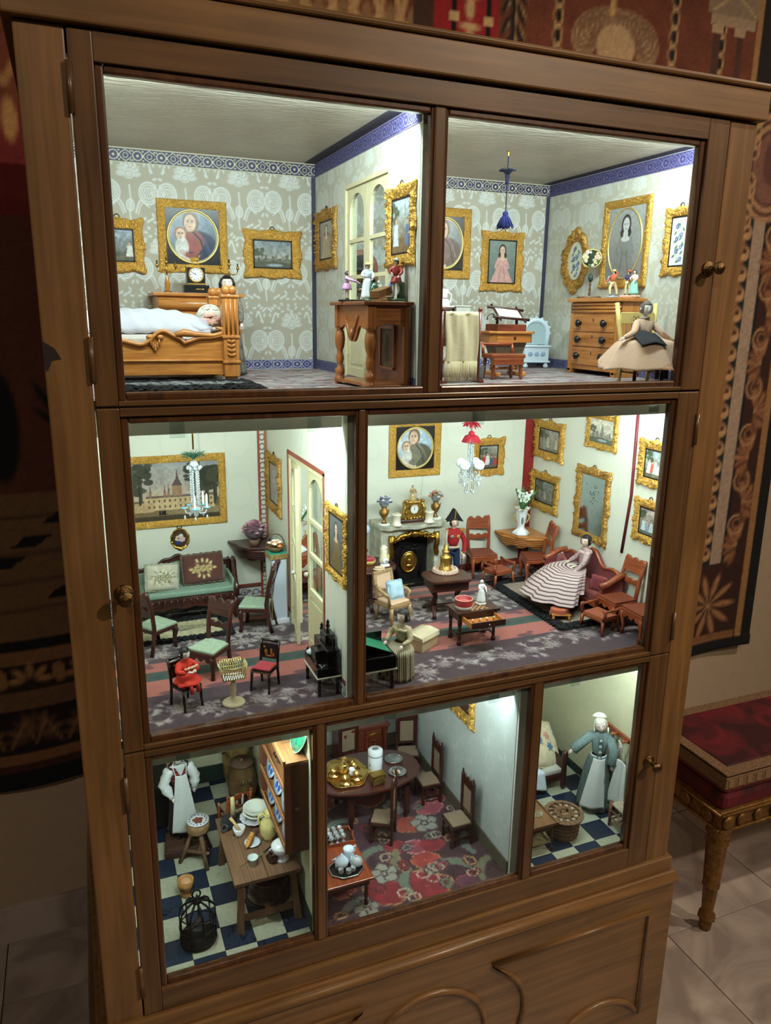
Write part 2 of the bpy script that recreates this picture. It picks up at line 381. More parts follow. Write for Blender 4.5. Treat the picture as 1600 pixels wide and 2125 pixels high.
    q.rect(-72, 124, 60, 200, (82, 44, 34), .7); q.ell(-13, 140, 4, 13, blk); q.ell(-3, 146, .8, 4, blk, rot=.5); q.ell(-2, 141, .8, 4, blk, rot=.9)
    q.rect(-40, 186, 0, 208, (120, 34, 36), .8); q.line([(-14, 226), (-9, 216), (-5, 212), (-1, 219)], 1.6, tan); q.ell(-4.6, 205, 1.6, 4.4, (190, 144, 90)); q.rect(-14, 212, -6, 262, blk, .8)
    # above the cornice: festoons, red canopy, chains, plume, columns
    for j in range(8): q.ring(52+j*6, 240+1.5*(j % 2), 4, 6, 1.5, (198, 160, 112)); q.ell(52+j*6, 236, 1.4, 3, (150, 116, 80))
    q.rect(88, 226, 94, 262, (70, 48, 36)); q.rect(94, 226, 112, 262, (160, 36, 42))
    for x in (98.5, 108.5): q.rect(x, 226, x+1.4, 262, blk); q.rect(x-.6, 238, x+2, 240, cr)
    for j in range(4): q.ell(103.8, 234+j*7, 1.4, 2.4, cr); q.ell(103.8, 237+j*7, 3, 1, cr)
    for j in range(14): q.ell(116.5+(j % 3-1)*2, 234+j*1.6, .8, 2.6, blk, rot=.5*(j % 3-1)); q.ell(117.2+(j % 3-1)*2, 234.4+j*1.6, .4, 2, (170, 140, 96), rot=.5*(j % 3-1))
    for x in (130, 168.5, 186):
        for j in range(7): q.ell(x, 234+j*4.6, 1.2, 2.1, (34, 26, 24)); q.ring(x, 234+j*4.6, 1.3, 2.2, .5, (206, 170, 118)); q.ell(x, 236.4+j*4.6, .6, .6, cr)
    for j in range(13): a = PI*j/12; q.ell(149+10.5*cos(a), 239+4.6*sin(a), 4, 4.8, (190-14*(j % 2), 156-12*(j % 2), 116), rot=a)
    for j in range(13):
        a = PI*j/12
        for r in (2.2, 3.4): q.ring(149+10.5*cos(a), 239+4.6*sin(a), r, r*1.15, .4, (126, 92, 64))
    q.ell(149, 238, 6.5, 5.6, (196, 162, 122)); q.line([(147, 246), (148, 262)], 1.8, (206, 166, 108))
    for x in (183, 191.5): q.rect(x, 226, x+2.6, 247, (84, 54, 42)); q.rect(x-.8, 246, x+3.4, 248, (190, 160, 124))
    q.rect(181, 248, 198, 251, (176, 150, 120)); q.rect(180, 251, 199, 262, (150, 128, 104)); q.line([(182, 252), (198, 262)], .5, cr); q.line([(198, 252), (182, 262)], .5, cr); p.noise(1.6, .14, 3)
    tp = p.mesh('tapestry', vcmat(.95, .8, 300), None, 'xz', (X0, 81.4, zz), lambda P, X, Y_: P+np.stack([0*X, -.7*np.sin(X*.13)*np.clip(1-Y_/120, 0, 1)-.5*(Y_ < 4), 1.1*np.sin(X*.09)*np.clip(1-Y_/60, 0, 1)], 1), solid=.5)
    tag(tp, 'large woven brown and red tapestry with leafy border hanging behind the cabinet', 'tapestry')
setting()

def bench():
    t = thing('bench', 'gilded bench with dark red velvet cushion standing beside the cabinet', 'bench', (154, 16, 0))
    gw = mat((132, 96, 50), .4, .5, .5, 60, .35)
    vel, nt, b = nodes('velvet'); L = nt.links
    tc = nt.nodes.new('ShaderNodeTexCoord'); n = nt.nodes.new('ShaderNodeTexNoise'); n.inputs['Scale'].default_value = 9; n.inputs['Detail'].default_value = 5; n.inputs['Distortion'].default_value = 1
    r = nt.nodes.new('ShaderNodeValToRGB'); e = r.color_ramp.elements; e[0].position = .42; e[0].color = tuple(lin((34, 3, 10)))+(1,); e[1].position = .72; e[1].color = tuple(lin((112, 20, 32)))+(1,)
    L.new(tc.outputs['Object'], n.inputs['Vector']); L.new(n.outputs['Fac'], r.inputs[0]); L.new(r.outputs[0], b.inputs['Base Color'])
    b.inputs['Roughness'].default_value = .7; b.inputs['Sheen Weight'].default_value = .35; b.inputs['Sheen Tint'].default_value = (.7, .1, .12, 1)
    trimm = mat((128, 100, 74), .8, .1, .9, 160, .3)
    W, Dp = 72, 32
    for nm, a in (('front_rail', (0, 0, W, 3)), ('back_rail', (0, Dp-3, W, Dp)), ('side_rail', (0, 3, 3, Dp-3)), ('side_rail', (W-3, 3, W, Dp-3))):
        M().box(a[0], a[1], 32.5, a[2], a[3], 38.8).build(nm, gw, t, .5)
    for y in (-.25,): 
        for z in (33.4, 38.2): M().tube([(0, y, z), (W, y, z)], .45, 6).build('rail_bead', gw, t)
    for z in (33.4, 38.2): M().tube([(-.25, 0, z), (-.25, Dp, z)], .45, 6).build('rail_bead', gw, t)
    for k in range(11):
        x = 7+k*6
        o = M().lathe([(0, 0), (1.5, .2), (2, .55), (1.2, .9), (.5, .8), (0, 1.1)], n=12, sx=.8).build('rosette', gw, t); o.location = (x*.01, .001, .358); o.rotation_euler = (PI/2, 0, 0)
    for k in range(4):
        o = M().lathe([(0, 0), (1.5, .2), (2.1, .55), (1.2, .9), (.5, .8), (0, 1.1)], n=12).build('rosette', gw, t); o.location = (.001, (4.5+k*8)*.01, .358); o.rotation_euler = (0, -PI/2, 0)
    leg = [(0, 0), (1.5, .2), (1.7, 2.5), (1.5, 3), (2.3, 3.6), (2.2, 5), (1.5, 6), (1.7, 9), (1.9, 14), (2.3, 14.3), (2.3, 15.2), (2.1, 15.6), (2.7, 28), (3.2, 29), (2.4, 30.2), (3.2, 31.5), (3.1, 34)]
    for x, y in ((2.2, 2.2), (W-2.2, 2.2), (2.2, Dp-2.2), (W-2.2, Dp-2.2)):
        M().lathe(leg, (x, y, 0), 20, wob=(10, .06)).build('leg', gw, t)
        o = M().lathe([(0, 0), (1.6, .2), (2.2, .6), (1.3, 1), (0, 1.3)], n=14).build('rosette', gw, t); o.location = (x*.01, (-.1 if y < 9 else Dp+.1)*.01, .36); o.rotation_euler = (PI/2 if y < 9 else -PI/2, 0, 0)
    cu = M().grid(lambda u, v: (W/2+(W/2-.6)*(1 if abs(cos(2*PI*u)) > .7 else cos(2*PI*u)/.7)*(1 if cos(2*PI*u) > 0 or abs(cos(2*PI*u)) <= .7 else -1),
                                Dp/2+(Dp/2-.6)*(max(-1, min(1, sin(2*PI*u)/.7))), 38.6+10.5*v), 64, 2, True)
    cu = M().box(.7, .7, 38.6, W-.7, Dp-.7, 44).box(.4, .4, 44, W-.4, Dp-.4, 50); cu.build('cushion', vel, t, 1.6)
    M().box(3.2, 3.2, 49.4, W-3.2, Dp-3.2, 50.6).build('cushion_top', vel, t, .6)
    for a in ((0, 0, W, .5), (0, Dp-.5, W, Dp), (0, .5, .5, Dp-.5), (W-.5, .5, W, Dp-.5)):
        M().box(a[0], a[1], 46, a[2], a[3], 49.4).build('braid', trimm, t, .15)
    for a in ((0, 0, W, 3.4), (0, Dp-3.4, W, Dp), (0, 3.4, 3.4, Dp-3.4), (W-3.4, 3.4, W, Dp-3.4)):
        M().box(a[0], a[1], 49.9, a[2], a[3], 50.4).build('braid', trimm, t, .15)
    for k in range(22):
        M().box(1+k*3.2, -.15, 46.6, 2.6+k*3.2, 0, 48.8).build('braid_tab', mat((150, 120, 86), .7, .2), t)
bench()

# ================================================================ the cabinet
XL, XR, YB = 4, 116, 58.5
UZ0, UZ1, MZ0, MZ1, LZ0, LZ1 = 153.8, 197.5, 100, 152.3, 52.5, 98.5
CW0, CW1 = (101, 72, 39), (145, 106, 63)
CWX = wood(CW0, CW1, 'x', .7, .42, .25); CWZ = wood(CW0, CW1, 'z', .7, .42, .25)
DW0, DW1 = (80, 55, 31), (119, 85, 51)
DWX = wood(DW0, DW1, 'x', .8, .38, .35); DWZ = wood(DW0, DW1, 'z', .8, .38, .35)
BEAD = wood((58, 34, 18), (104, 66, 36), 'z', .8, .35, .4)
CAB = thing('display_cabinet', 'tall honey-brown wooden cabinet with glazed doors holding seven furnished miniature rooms', 'cabinet')
def cabinet():
    c = CAB
    for x0, x1 in ((0, 5.85), (113.85, 120)): M().box(x0, 0, 46, x1, 3, 200).build('post', CWZ, c, .25)
    M().box(-1.2, -1.2, 200.15, 121.2, 62, 205).build('cornice', CWX, c, .3)
    M().box(-1.8, -1.8, 205, 121.8, 62, 206).build('cornice_cap', CWX, c, .45)
    for x0, x1 in ((0, 3.9), (116.1, 120)): M().box(x0, 3, 44, x1, 61, 200.2).build('side_panel', CWZ, c)
    M().box(3.9, 58.8, 44, 116.1, 61, 200.2).build('back_panel', CWZ, c)
    # base
    M().box(-1, -1, 44.5, 121, 61, 48).build('plinth', CWX, c, .4)
    M().tube([(-1.6, -1.8, 43), (121.6, -1.8, 43)], 1.1, 8).build('plinth_moulding', CWX, c)
    M().box(-2, -1.6, 0, 122, 61, 44.4).build('base', CWX, c, .4)
    M().prism([(-5.4, 0), (0, 0), (0, 51), (-1.4, 51), (-2.6, 40)], 47, 61).build('side_moulding', DWZ, c, .3)
    def mould(pts, closed=False): M().tube([(x, -1.7, z) for x, z in pts], .75, 6, closed).build('panel_moulding', CWX, c)
    arc = lambda cx, cz, r, a0, a1, n=14: [(cx+r*cos(math.radians(a0+(a1-a0)*i/n)), cz+r*sin(math.radians(a0+(a1-a0)*i/n))) for i in range(n+1)]
    for s in (1, -1):
        P = [(74.5, 35.5), (115, 35.5), (115, 7.5)]+arc(103.5, 1, 13, 35, 150)+[(86, 7.5)]+arc(70, 22, 13, -25, 45, 8)
        mould([((x if s > 0 else 120-x), z) for x, z in P], True)
    mould(arc(60, 20, 13.5, 0, 360, 32)[:-1], True)
    M().prism([(0, 162), (1.5, 161), (2.2, 159.6), (1, 159.4), (.4, 158), (0, 158.4)], -.05, .1).build('paint_chip', mat((44, 34, 34), .8), c)
    # shelves between the storeys
    for z0, z1 in ((UZ1, 200.15), (MZ1, UZ0-.12), (LZ1, MZ0-.12), (50, LZ0-.25)): M().box(3.9, 2.4, z0, 116.1, 58.8, z1).build('shelf', mat((176, 168, 154), .8), c)
    # doors
    def door(z0, z1, pz0, pz1, panes, knob, hinges, kn='door'):
        d = part('door', c)
        x0, x1 = 6.05, 113.6
        pl, pr = panes[0][0], panes[-1][1]
        M().box(x0, -.2, z0, pl-1.1, 2.2, z1).build('stile', DWZ, d, .2); M().box(pr+1.1, -.2, z0, x1, 2.2, z1).build('stile', DWZ, d, .2)
        M().box(pl-1.1, -.2, pz1+1.1, pr+1.1, 2.2, z1).build('rail', DWX, d, .12); M().box(pl-1.1, -.2, z0, pr+1.1, 2.2, pz0-1.1).build('rail', DWX, d, .12)
        for a, b in zip(panes[:-1], panes[1:]): M().box(a[1]+.5, .1, pz0-1.1, b[0]-.5, 2, pz1+1.1).build('mullion', DWZ, d, .3)
        for a in panes:
            for q in ((a[0]-1.15, pz0-1.15, a[0], pz1+1.15, 0), (a[1], pz0-1.15, a[1]+1.15, pz1+1.15, 0), (a[0], pz1, a[1], pz1+1.15, 1), (a[0], pz0-1.15, a[1], pz0, 1)):
                if q[2]-q[0] < .3: continue
                w2 = .55 if (q[4] == 0 and not (q[0] < pl or q[2] > pr)) else 1.15
                xa, xb = q[0], q[2]
                if q[4] == 0 and w2 < 1: xa, xb = (a[1], a[1]+w2) if q[0] == a[1] else (a[0]-w2, a[0])
                M().box(xa, .35, q[1], xb, 1.9, q[3]).build('glazing_bead', BEAD, d, .3)
            M().box(a[0]-.2, 1.2, pz0-.2, a[1]+.2, 1.4, pz1+.2).build('pane', GLASS, d)
        kx, kz = knob
        kk = part('knob', d, (kx, -.2, kz)); kk.rotation_euler = (PI/2, 0, 0)
        M().lathe([(0, 0), (1.4, 0), (1.4, .25), (1.1, .4), (.5, .5), (.45, 1.9), (.7, 2.1), (1.1, 2.5), (1.15, 2.9), (.8, 3.3), (0, 3.4)], n=18).build('knob_turning', mat((112, 84, 50), .3, .9, .4, 400, .4), kk)
        for hx, hz in hinges: M().tube([(hx, -.35, hz-3), (hx, -.35, hz+3)], .42, 8).build('hinge', DWZ, d)
        return d
    door(153.1, 199.8, 154.9, 195.2, ((10.15, 56.2), (59.15, 107.9)), (112.2, 175), ((6.0, 193), (6.0, 159.5)))
    door(99.1, 152.8, 101, 150.5, ((10.2, 44.4), (46.6, 107.6)), (7.9, 125.5), ((113.7, 145.6), (113.7, 105)))
    door(48.2, 98.8, 53.85, 96.7, ((10.2, 36.9), (39.45, 80.9), (83.8, 107.6)), (111.4, 74.1), ((6.0, 92), (6.0, 55.5)))
cabinet()

# ---- papered rooms
def hole_filter(o, ax, r):
    import bmesh
    bm = bmesh.new(); bm.from_mesh(o.data)
    k = []
    for f in bm.faces:
        p = f.calc_center_median()*100
        if r[0] < p[ax] < r[1] and r[2] < p.z < r[3]: k.append(f)
    bmesh.ops.delete(bm, geom=k, context='FACES'); bm.to_mesh(o.data); bm.free()
def damask(w_, h_, bg=(172, 164, 146), fg=(212, 213, 210), ox=0, res=.17):
    p = Pic(w_, h_, res, bg); p.noise(.08, .06, 2)
    X, Y_ = p.x, p.y
    PX, PY = 11., 14.5
    row = np.floor(Y_/PY); p.x = (X+ox+(row % 2)*PX/2) % PX*13/PX; p.y = Y_ % PY*17/PY
    f = lambda *a, **k: None
    for q in range(7):
        a = q*PI/6; p.ell(6.5+1.7*cos(a), 11.5+1.9*sin(a), 1.25, .75, fg, .75, rot=a); p.ring(6.5+1.7*cos(a), 11.5+1.9*sin(a), 1.1, .7, .16, bg, .8)
    p.ell(6.5, 11.4, 1.2, 1.1, fg, .8); p.ring(6.5, 11.4, .8, .7, .16, bg)
    for sgn in (-1, 1):
        for r_, wd in ((2.1, .4), (1.6, .28), (1.1, .2)): p.ring(6.5+sgn*4.3, 7.4, r_, r_*1.15, wd, fg, .9)
        for q in range(-2, 3): p.line([(6.5+sgn*4.3+q*.55-.5, 6.2), (6.5+sgn*4.3+q*.55+.5, 8.6)], .17, fg, .8); p.line([(6.5+sgn*4.3+q*.55+.5, 6.2), (6.5+sgn*4.3+q*.55-.5, 8.6)], .17, fg, .8)
        sp = [(6.5+sgn*(1.2+2.6*t), 3+1.6*sin(3.6*t)+2.4*t) for t in np.linspace(0, 1, 9)]
        p.line(sp, .45, fg, .9); p.line([(x+sgn*.5, y-.4) for x, y in sp], .3, fg, .8)
        p.line([(6.5+sgn*(5.2-1.6*t), 12+2.4*sin(2.5*t)) for t in np.linspace(0, 1, 8)], .45, fg, .9)
        for q in range(4): p.ell(6.5+sgn*(2.2+q*.9), 1.2+.5*(q % 2), .55, .3, fg, .85, rot=sgn*.6)
        for q in range(3): p.ell(6.5+sgn*(5.6-q*.6), 15+q*.6, .5, .3, fg, .85, rot=sgn*.9)
    p.line([(6.5, .5), (6.3, 3), (6.7, 5.5), (6.5, 9)], .4, fg, .8)
    for k in range(16): a = k*2.4; p.ell(6.5+1.2*k**.5*cos(a), 15+.55*k**.5*sin(a), .5, .3, fg, .8, rot=a)
    for k in range(10): p.ell(.9+.5*sin(k*2), 1+k*1.6, .55, .3, fg, .8, rot=k); p.ell(12.1-.5*sin(k*2), 1+k*1.6, .55, .3, fg, .8, rot=-k)
    p.ell(6.5, 4.6, .9, 1.3, fg, .6); p.ring(6.5, 4.6, .9, 1.3, .2, fg)
    p.x, p.y = X, Y_
    p.put(((np.sin((X+Y_)*9) > .25)*.12), (214, 214, 206))
    return p
NAVY, CREAM = (44, 40, 84), (206, 196, 156)
def border(w_, h_=2.7, bg=NAVY, fg=CREAM, res=.1):
    p = Pic(w_, h_, res, bg); X = p.x; P_ = 4.6; p.x = X % P_; k = h_/2.7
    p.ring(1.15, 1.35*k, .9, .85*k, .2, fg); p.ell(1.15, 1.35*k, .26, .26, fg)
    for s in (1, -1): p.line([(2.1, 1.35*k-s*.2), (2.6, 1.35*k+s*.5), (3.45, 1.35*k+s*1.05), (4.3, 1.35*k+s*.5), (4.6, 1.35*k+s*.2)], .18, fg)
    p.ring(3.45, 1.35*k, .45, .45*k, .14, fg)
    for x in (.2, 2.2, 4.4): p.ell(x, 2.2*k, .2, .14, fg); p.ell(x, .5*k, .2, .14, fg)
    p.x = X; p.rect(0, h_-.14, w_, h_, fg); p.rect(0, 0, w_, .14, fg); return p
def rooms():
    c = CAB
    WPM = vcmat(.75, .35, 260, 1)
    plainm = mat((200, 196, 184), .85)
    # upper rooms
    UH = UZ1-UZ0
    for x0, x1, ox in ((XL, 55.8, 3.5), (58.0, XR, 9)):
        damask(x1-x0, UH, ox=ox).mesh('wallpaper', WPM, c, 'xz', (x0, YB, UZ0))
        q = border(x1-x0); q.mesh('cornice_border', vcmat(.5, coat=.2), c, 'xz', (x0, YB-.12, UZ1-2.9))
        q = border(x1-x0, 2.2, (60, 60, 116), (176, 178, 186)); q.mesh('skirting_border', vcmat(.6), c, 'xz', (x0, YB-.12, UZ0))
    for x, hole in ((55.8, 1), (XR, 0)):
        p = damask(YB-3, UH, (184, 180, 164), (202, 204, 198), 5, .2)
        q = Pic(1, 1, 1, (0, 0, 0))
        o = p.mesh('wallpaper', WPM, c, 'yz', (x, 3, UZ0))
        if hole: hole_filter(o, 1, (16, 38.5, 0, 189.8))
        border(YB-3, 2.7, (52, 48, 98), (108, 100, 124)).mesh('cornice_border', vcmat(.6), c, 'yz', (x-.12, 3, UZ1-2.9))
        border(YB-3, 2.6, (36, 32, 48), (88, 82, 88)).mesh('ceiling_border', vcmat(.6), c, 'xy', (0, 0, UZ1-.12), lambda P, X, Y_: np.stack([x-Y_, 3+X, P[:, 2]], 1))
        if hole:
            border(16-3-1, 2.2, (56, 56, 110), (120, 122, 140)).mesh('skirting_border', vcmat(.6), c, 'yz', (x-.12, 3, UZ0)); border(20, 2.2, (56, 56, 110), (120, 122, 140)).mesh('skirting_border', vcmat(.6), c, 'yz', (x-.12, 38.5, UZ0))
        else: border(YB-3, 2.2, (56, 56, 110), (120, 122, 140)).mesh('skirting_border', vcmat(.6), c, 'yz', (x-.12, 3, UZ0))
        M().box(x-.9, YB-.25, UZ0, x, YB, UZ1-2.8).build('corner_border', mat((56, 53, 72), .5, 0, 0, 900, .8), c)
    p = Pic(112, 55.5, .4, (190, 180, 164)); p.noise(.15, .08, 4); p.noise(1.5, .06, 7)
    for k in range(70): x, y = rnd.uniform(0, 105), rnd.uniform(0, 55); p.line([(x, y), (x+rnd.uniform(1, 6), y+rnd.uniform(-.2, .2))], .2, (224, 220, 208), .7)  # pale strokes paint the glints of light on the wrinkled ceiling paper
    p.mesh('ceiling_paper', vcmat(.35, .9, 150, 2), c, 'xy', (XL, 3, UZ1-.08))
    p = Pic(112, 55.5, .22, (150, 140, 138)); n = fbm(p.x*.35, p.y*1.6, 3); m = fbm(p.x*.4+40, p.y*1.8, 8); d = fbm(p.x*.3+9, p.y*1.4, 15)
    p.put((n-.56)*14, (120, 44, 50)); p.put((m-.58)*14, (58, 52, 76)); p.put((d-.6)*14, (190, 184, 180)); p.noise(2, .1, 2)
    p.mesh('room_floor', vcmat(.9, .4, 700), c, 'xy', (XL, 3, UZ0))
    # middle rooms
    MH = MZ1-MZ0
    MW = (214, 213, 196)
    for x0, x1 in ((XL, 43.7), (45.7, XR)):
        p = Pic(x1-x0, MH, .3, MW); p.noise(.12, .025, 4)
        X = p.x; p.x = X % 14
        for yy in (26, 38, 50): p.ring(5, yy, 3, 4, .5, (196, 204, 186), .4); p.ring(10, yy-4, 2, 2.4, .4, (196, 204, 186), .4)
        p.x = X
        for k in range(3): xx = 3+k*17.+(x0 % 5); p.line([(xx, MH), (xx+.4, MH*.6), (xx-.2, MH*.4)], .22, (150, 150, 136), .6)
        p.mesh('wallpaper', vcmat(.6, .25, 120, 1), c, 'xz', (x0, YB, MZ0))
    for x, hole in ((43.7, 1), (XR, 0)):
        p = Pic(YB-3, MH, .3, MW); p.noise(.1, .02, 6)
        o = p.mesh('wallpaper', vcmat(.55, .5, 110, 1), c, 'yz', (x, 3, MZ0))
        if hole: hole_filter(o, 1, (15.5, 39, 0, 137.3))
    def arab(w_, h_=3.4):
        p = Pic(w_, h_, .1, (196, 192, 186)); X = p.x; p.x = X % 5; gy = (88, 84, 92)
        p.line([(0, 1.2), (1, 1.9), (2, 1.2), (3, .6), (4, 1.1), (5, 1.2)], .16, gy); p.ring(1.2, 1.2, .6, .6, .18, gy); p.ring(3.4, 1.3, .75, .75, .2, gy); p.ell(2.3, .9, .4, .22, gy); p.ell(4.6, 1.6, .4, .3, gy); p.ell(3.4, 1.3, .3, .3, gy); p.ell(.4, .7, .3, .3, gy)
        p.x = X; p.rect(0, h_-.8, w_, h_, (120, 52, 42)); p.rect(0, h_-1.0, w_, h_-.8, (60, 40, 40)); p.rect(0, 0, w_, .16, gy); return p
    arab(43.7-XL).mesh('skirting_border', vcmat(.6), c, 'xz', (XL, YB-.1, MZ0))
    arab(12).mesh('skirting_border', vcmat(.6), c, 'yz', (43.6, 3, MZ0)); arab(19).mesh('skirting_border', vcmat(.6), c, 'yz', (43.6, 39.3, MZ0))
    redb = mat((136, 34, 32), .5, 0, 0, 500, .5)
    p = Pic(XR-45.7, 1.9, .15, (128, 52, 40)); p.noise(2, .3, 2); p.mesh('skirting_border', vcmat(.6), c, 'xz', (45.7, YB-.1, MZ0))
    Pic(YB-3, 1.9, .3, (128, 52, 40)).noise(2, .3, 2).mesh('skirting_border', vcmat(.6), c, 'yz', (XR-.1, 3, MZ0))
    M().box(XR-3.0, YB-.2, MZ0, XR, YB, MZ1).build('corner_border', redb, c)
    M().box(43.0, YB-.2, MZ0, 43.6, YB, MZ1).build('corner_border', mat((150, 96, 66), .5), c)
    p = Pic(2.2, MH, .1, (206, 200, 184)); Y_ = p.y; p.y = Y_ % 2.2; p.ring(1.1, 1.1, .6, .7, .25, (96, 88, 84)); p.ell(.3, .2, .3, .3, (96, 88, 84)); p.y = Y_; p.rect(0, 0, .6, MH, (150, 66, 48)); p.rect(1.95, 0, 2.2, MH, (120, 80, 60))
    p.mesh('corner_border', vcmat(.6), c, 'xz', (41.4, YB-.16, MZ0))
    M().tube([(XR-.1, 19, MZ1), (XR-.1, 18.6, 128), (XR-.1, 20, 114.5)], .4, 6).build('wall_cord', mat((104, 26, 34), .6), c)
    PUR, WHT, PNK, GRN = (64, 41, 50), (158, 147, 142), (160, 88, 78), (36, 66, 58)
    p = Pic(XR-XL, 55.5, .2, PUR); p.noise(1.6, .12, 3)
    def fl(y0, y1, seed, al=1.):
        g = random.Random(seed); x = 1.
        while x < XR-XL:
            yy = g.uniform(y0+2, y1-2); r_ = g.uniform(1.5, 2.3)
            for rr, n in ((1, 8), (.62, 6)):
                for i in range(n):
                    a = 2*PI*i/n+rr; p.ell(x+r_*rr*.7*cos(a), yy+r_*rr*.62*sin(a), r_*.36, r_*.27, WHT, al, rot=a); p.ring(x+r_*rr*.7*cos(a), yy+r_*rr*.62*sin(a), r_*.36, r_*.27, .16, PUR, .8)
            p.ell(x, yy, r_*.25, r_*.22, WHT, al)
            for q in range(7):
                a = g.uniform(0, 2*PI); d = r_+g.uniform(.8, 2.4); lx, ly = x+d*cos(a)*1.2, yy+d*sin(a)*.75
                for k in (-.6, 0, .6): p.ell(lx+.5*cos(a+k), ly+.5*sin(a+k), .75, .26, WHT, al, rot=a+k)
                p.line([(x+r_*cos(a), yy+r_*.7*sin(a)), (lx, ly)], .16, WHT, al)
            x += g.uniform(4.4, 6.2)
    for y in (0, 1): pass
    p.rect(0, 12.5, 112, 26, PNK); p.rect(0, 18.5, 112, 22.2, GRN)
    for k in range(34):
        x = k*3.4; p.ell(x, 20.3, 1.2, .4, (30, 46, 42), rot=.7); p.ell(x+1.2, 20.6, .9, .3, (90, 44, 52), rot=-.6)
    for k in range(14):
        x = k*8.2+3; p.ell(x, 13.2, 2, .7, (96, 52, 58)); p.ell(x+1.8, 14.2, .8, .5, (96, 52, 58)); p.ell(x+4, 25.2, 2, .7, (96, 52, 58)); p.ell(x+5.6, 24.3, .8, .5, (96, 52, 58))
    fl(1, 12, 5, .62); fl(27, 34, 6); fl(33, 40, 7)
    p.rect(0, 41, 112, 47, PNK); p.rect(0, 43, 112, 45, GRN, .6); fl(48, 55, 8); p.rect(0, 54.5, 112, 55.5, (120, 60, 60))
    p.noise(5, .07, 12)
    p.mesh('room_floor', vcmat(.95, .5, 900, sheen=.2), c, 'xy', (XL, 3, MZ0))
    # lower rooms
    LH = LZ1-LZ0
    cream = mat((196, 192, 160), .7, 0, .3, 60, .03); green = mat((30, 52, 42), .6, 0, .3, 90, .15)
    M().box(XL, YB-.1, LZ0, 37.2, YB, LZ1).build('wall_paint', cream, c); M().box(XL, YB-.35, LZ0, 37.2, YB-.1, LZ0+4.4).build('skirting', green, c)
    M().box(37.1, 3, LZ0, 37.2, YB, LZ1).build('wall_paint', cream, c); M().box(36.85, 3, LZ0, 37.1, YB, LZ0+3.5).build('skirting', green, c)
    M().box(81.7, YB-.1, LZ0, XR, YB, LZ1).build('wall_paint', cream, c); M().box(81.7, YB-.35, LZ0, XR, YB-.1, LZ0+4).build('skirting', green, c)
    M().box(XR-.1, 3, LZ0, XR, YB, LZ1).build('wall_paint', cream, c); M().box(XR-.35, 3, LZ0, XR-.1, YB, LZ0+2).build('skirting', green, c)
    for o in ('xz', 'yz'):
        p = Pic(40.5 if o == 'xz' else YB-3, LH, .3, (186, 192, 186)); X, Y_ = p.x, p.y; p.x = X % 7; p.y = Y_ % 9
        p.ring(2.5, 3, 1.6, 2.2, .25, (198, 204, 200)); p.ell(5, 6.5, 1, .5, (198, 204, 200)); p.ell(3.4, 7.4, .5, .9, (198, 204, 200)); p.x, p.y = X, Y_; p.noise(.2, .04, 3)
        p.mesh('wallpaper', vcmat(.45, .4, 130, 1), c, o, (39.2 if o == 'xz' else 79.7, YB if o == 'xz' else 3, LZ0))
    tau = mat((96, 88, 72), .7, 0, .2, 120, .15)
    M().box(39.2, YB-.4, LZ0, 79.7, YB-.1, LZ0+3.4).build('skirting', tau, c); M().box(79.3, 3, LZ0, 79.6, YB, LZ0+3.2).build('skirting', tau, c)
    tb, tw = mat((20, 38, 62), .4, 0, .15, 120, .25), mat((172, 172, 150), .45, 0, .15, 120, .1)
    for x0, x1, ox, par in ((XL, 37.2, 15.2-3*5.78, 0), (81.7, XR, 103.8-4*5.78, 1)):
        f = part('room_floor', c)
        M().box(x0, 3, LZ0-.3, x1, YB, LZ0-.12).build('floor_board', mat((70, 68, 62), .8), f)
        cache = {}
        for i in range(0, 8):
            for j in range(-1, 10):
                a, b = max(x0, ox+i*5.78), min(x1, ox+(i+1)*5.78); y0, y1 = max(3, 4.4+j*5.78+(.9 if par else 0)), min(YB, 4.4+(j+1)*5.78+(.9 if par else 0))
                if b-a < .5 or y1-y0 < .5: continue
                k = (round(b-a, 2), round(y1-y0, 2), (i+j) % 2)
                wh = (i+j+(1 if not par else 0)) % 2 == 0
                if not par: wh = (i+j) % 2 == 1
                else: wh = (i+j) % 2 == 1
                key = (round(b-a, 2), round(y1-y0, 2), wh)
                if key not in cache:
                    o = M().box(.02, .02, -.15, b-a-.02, y1-y0-.02, 0).build('tile', tw if wh else tb, f, .03); cache[key] = o.data
                else: o = bpy.data.objects.new('tile', cache[key]); col.objects.link(o); o.parent = f
                o.location = (a*.01, y0*.01, LZ0*.01)
    for z0, z1, q in ((UZ0, UZ1, (184, 180, 164)), (MZ0, MZ1, MW), (LZ0, LZ1, (196, 192, 160))): M().box(3.9, 3, z0, 4, YB, z1).build('wall_paint', mat(q, .8, 0, .2, 90, .03), c)
    # partitions
    def partition(x0, x1, z0, z1, hole=None):
        m = M()
        if hole:
            m.box(x0+.02, 2.4, z0, x1-.02, hole[0], z1); m.box(x0+.02, hole[1], z0, x1-.02, 58.8, z1); m.box(x0+.02, hole[0], hole[2], x1-.02, hole[1], z1)
        else: m.box(x0+.12, 2.4, z0, x1-.02, 58.8, z1)
        m.build('partition', plainm, c)
    partition(55.82, 58.0, UZ0-.1, UZ1, (16, 38.5, 189.8)); partition(43.72, 45.7, MZ0-.1, MZ1, (15.5, 39, 137.3)); partition(37.2, 39.2, LZ0-.2, LZ1); partition(79.7, 81.7, LZ0-.2, LZ1)
    # dining carpet, stitched like needlepoint
    p = Pic(40.5, 55, .24, (70, 36, 46)); p.noise(.5, .2, 4)
    rd, pk, gn, gy, ye, pu = (128, 28, 38), (146, 58, 72), (104, 114, 98), (114, 116, 114), (164, 118, 76), (84, 40, 60)
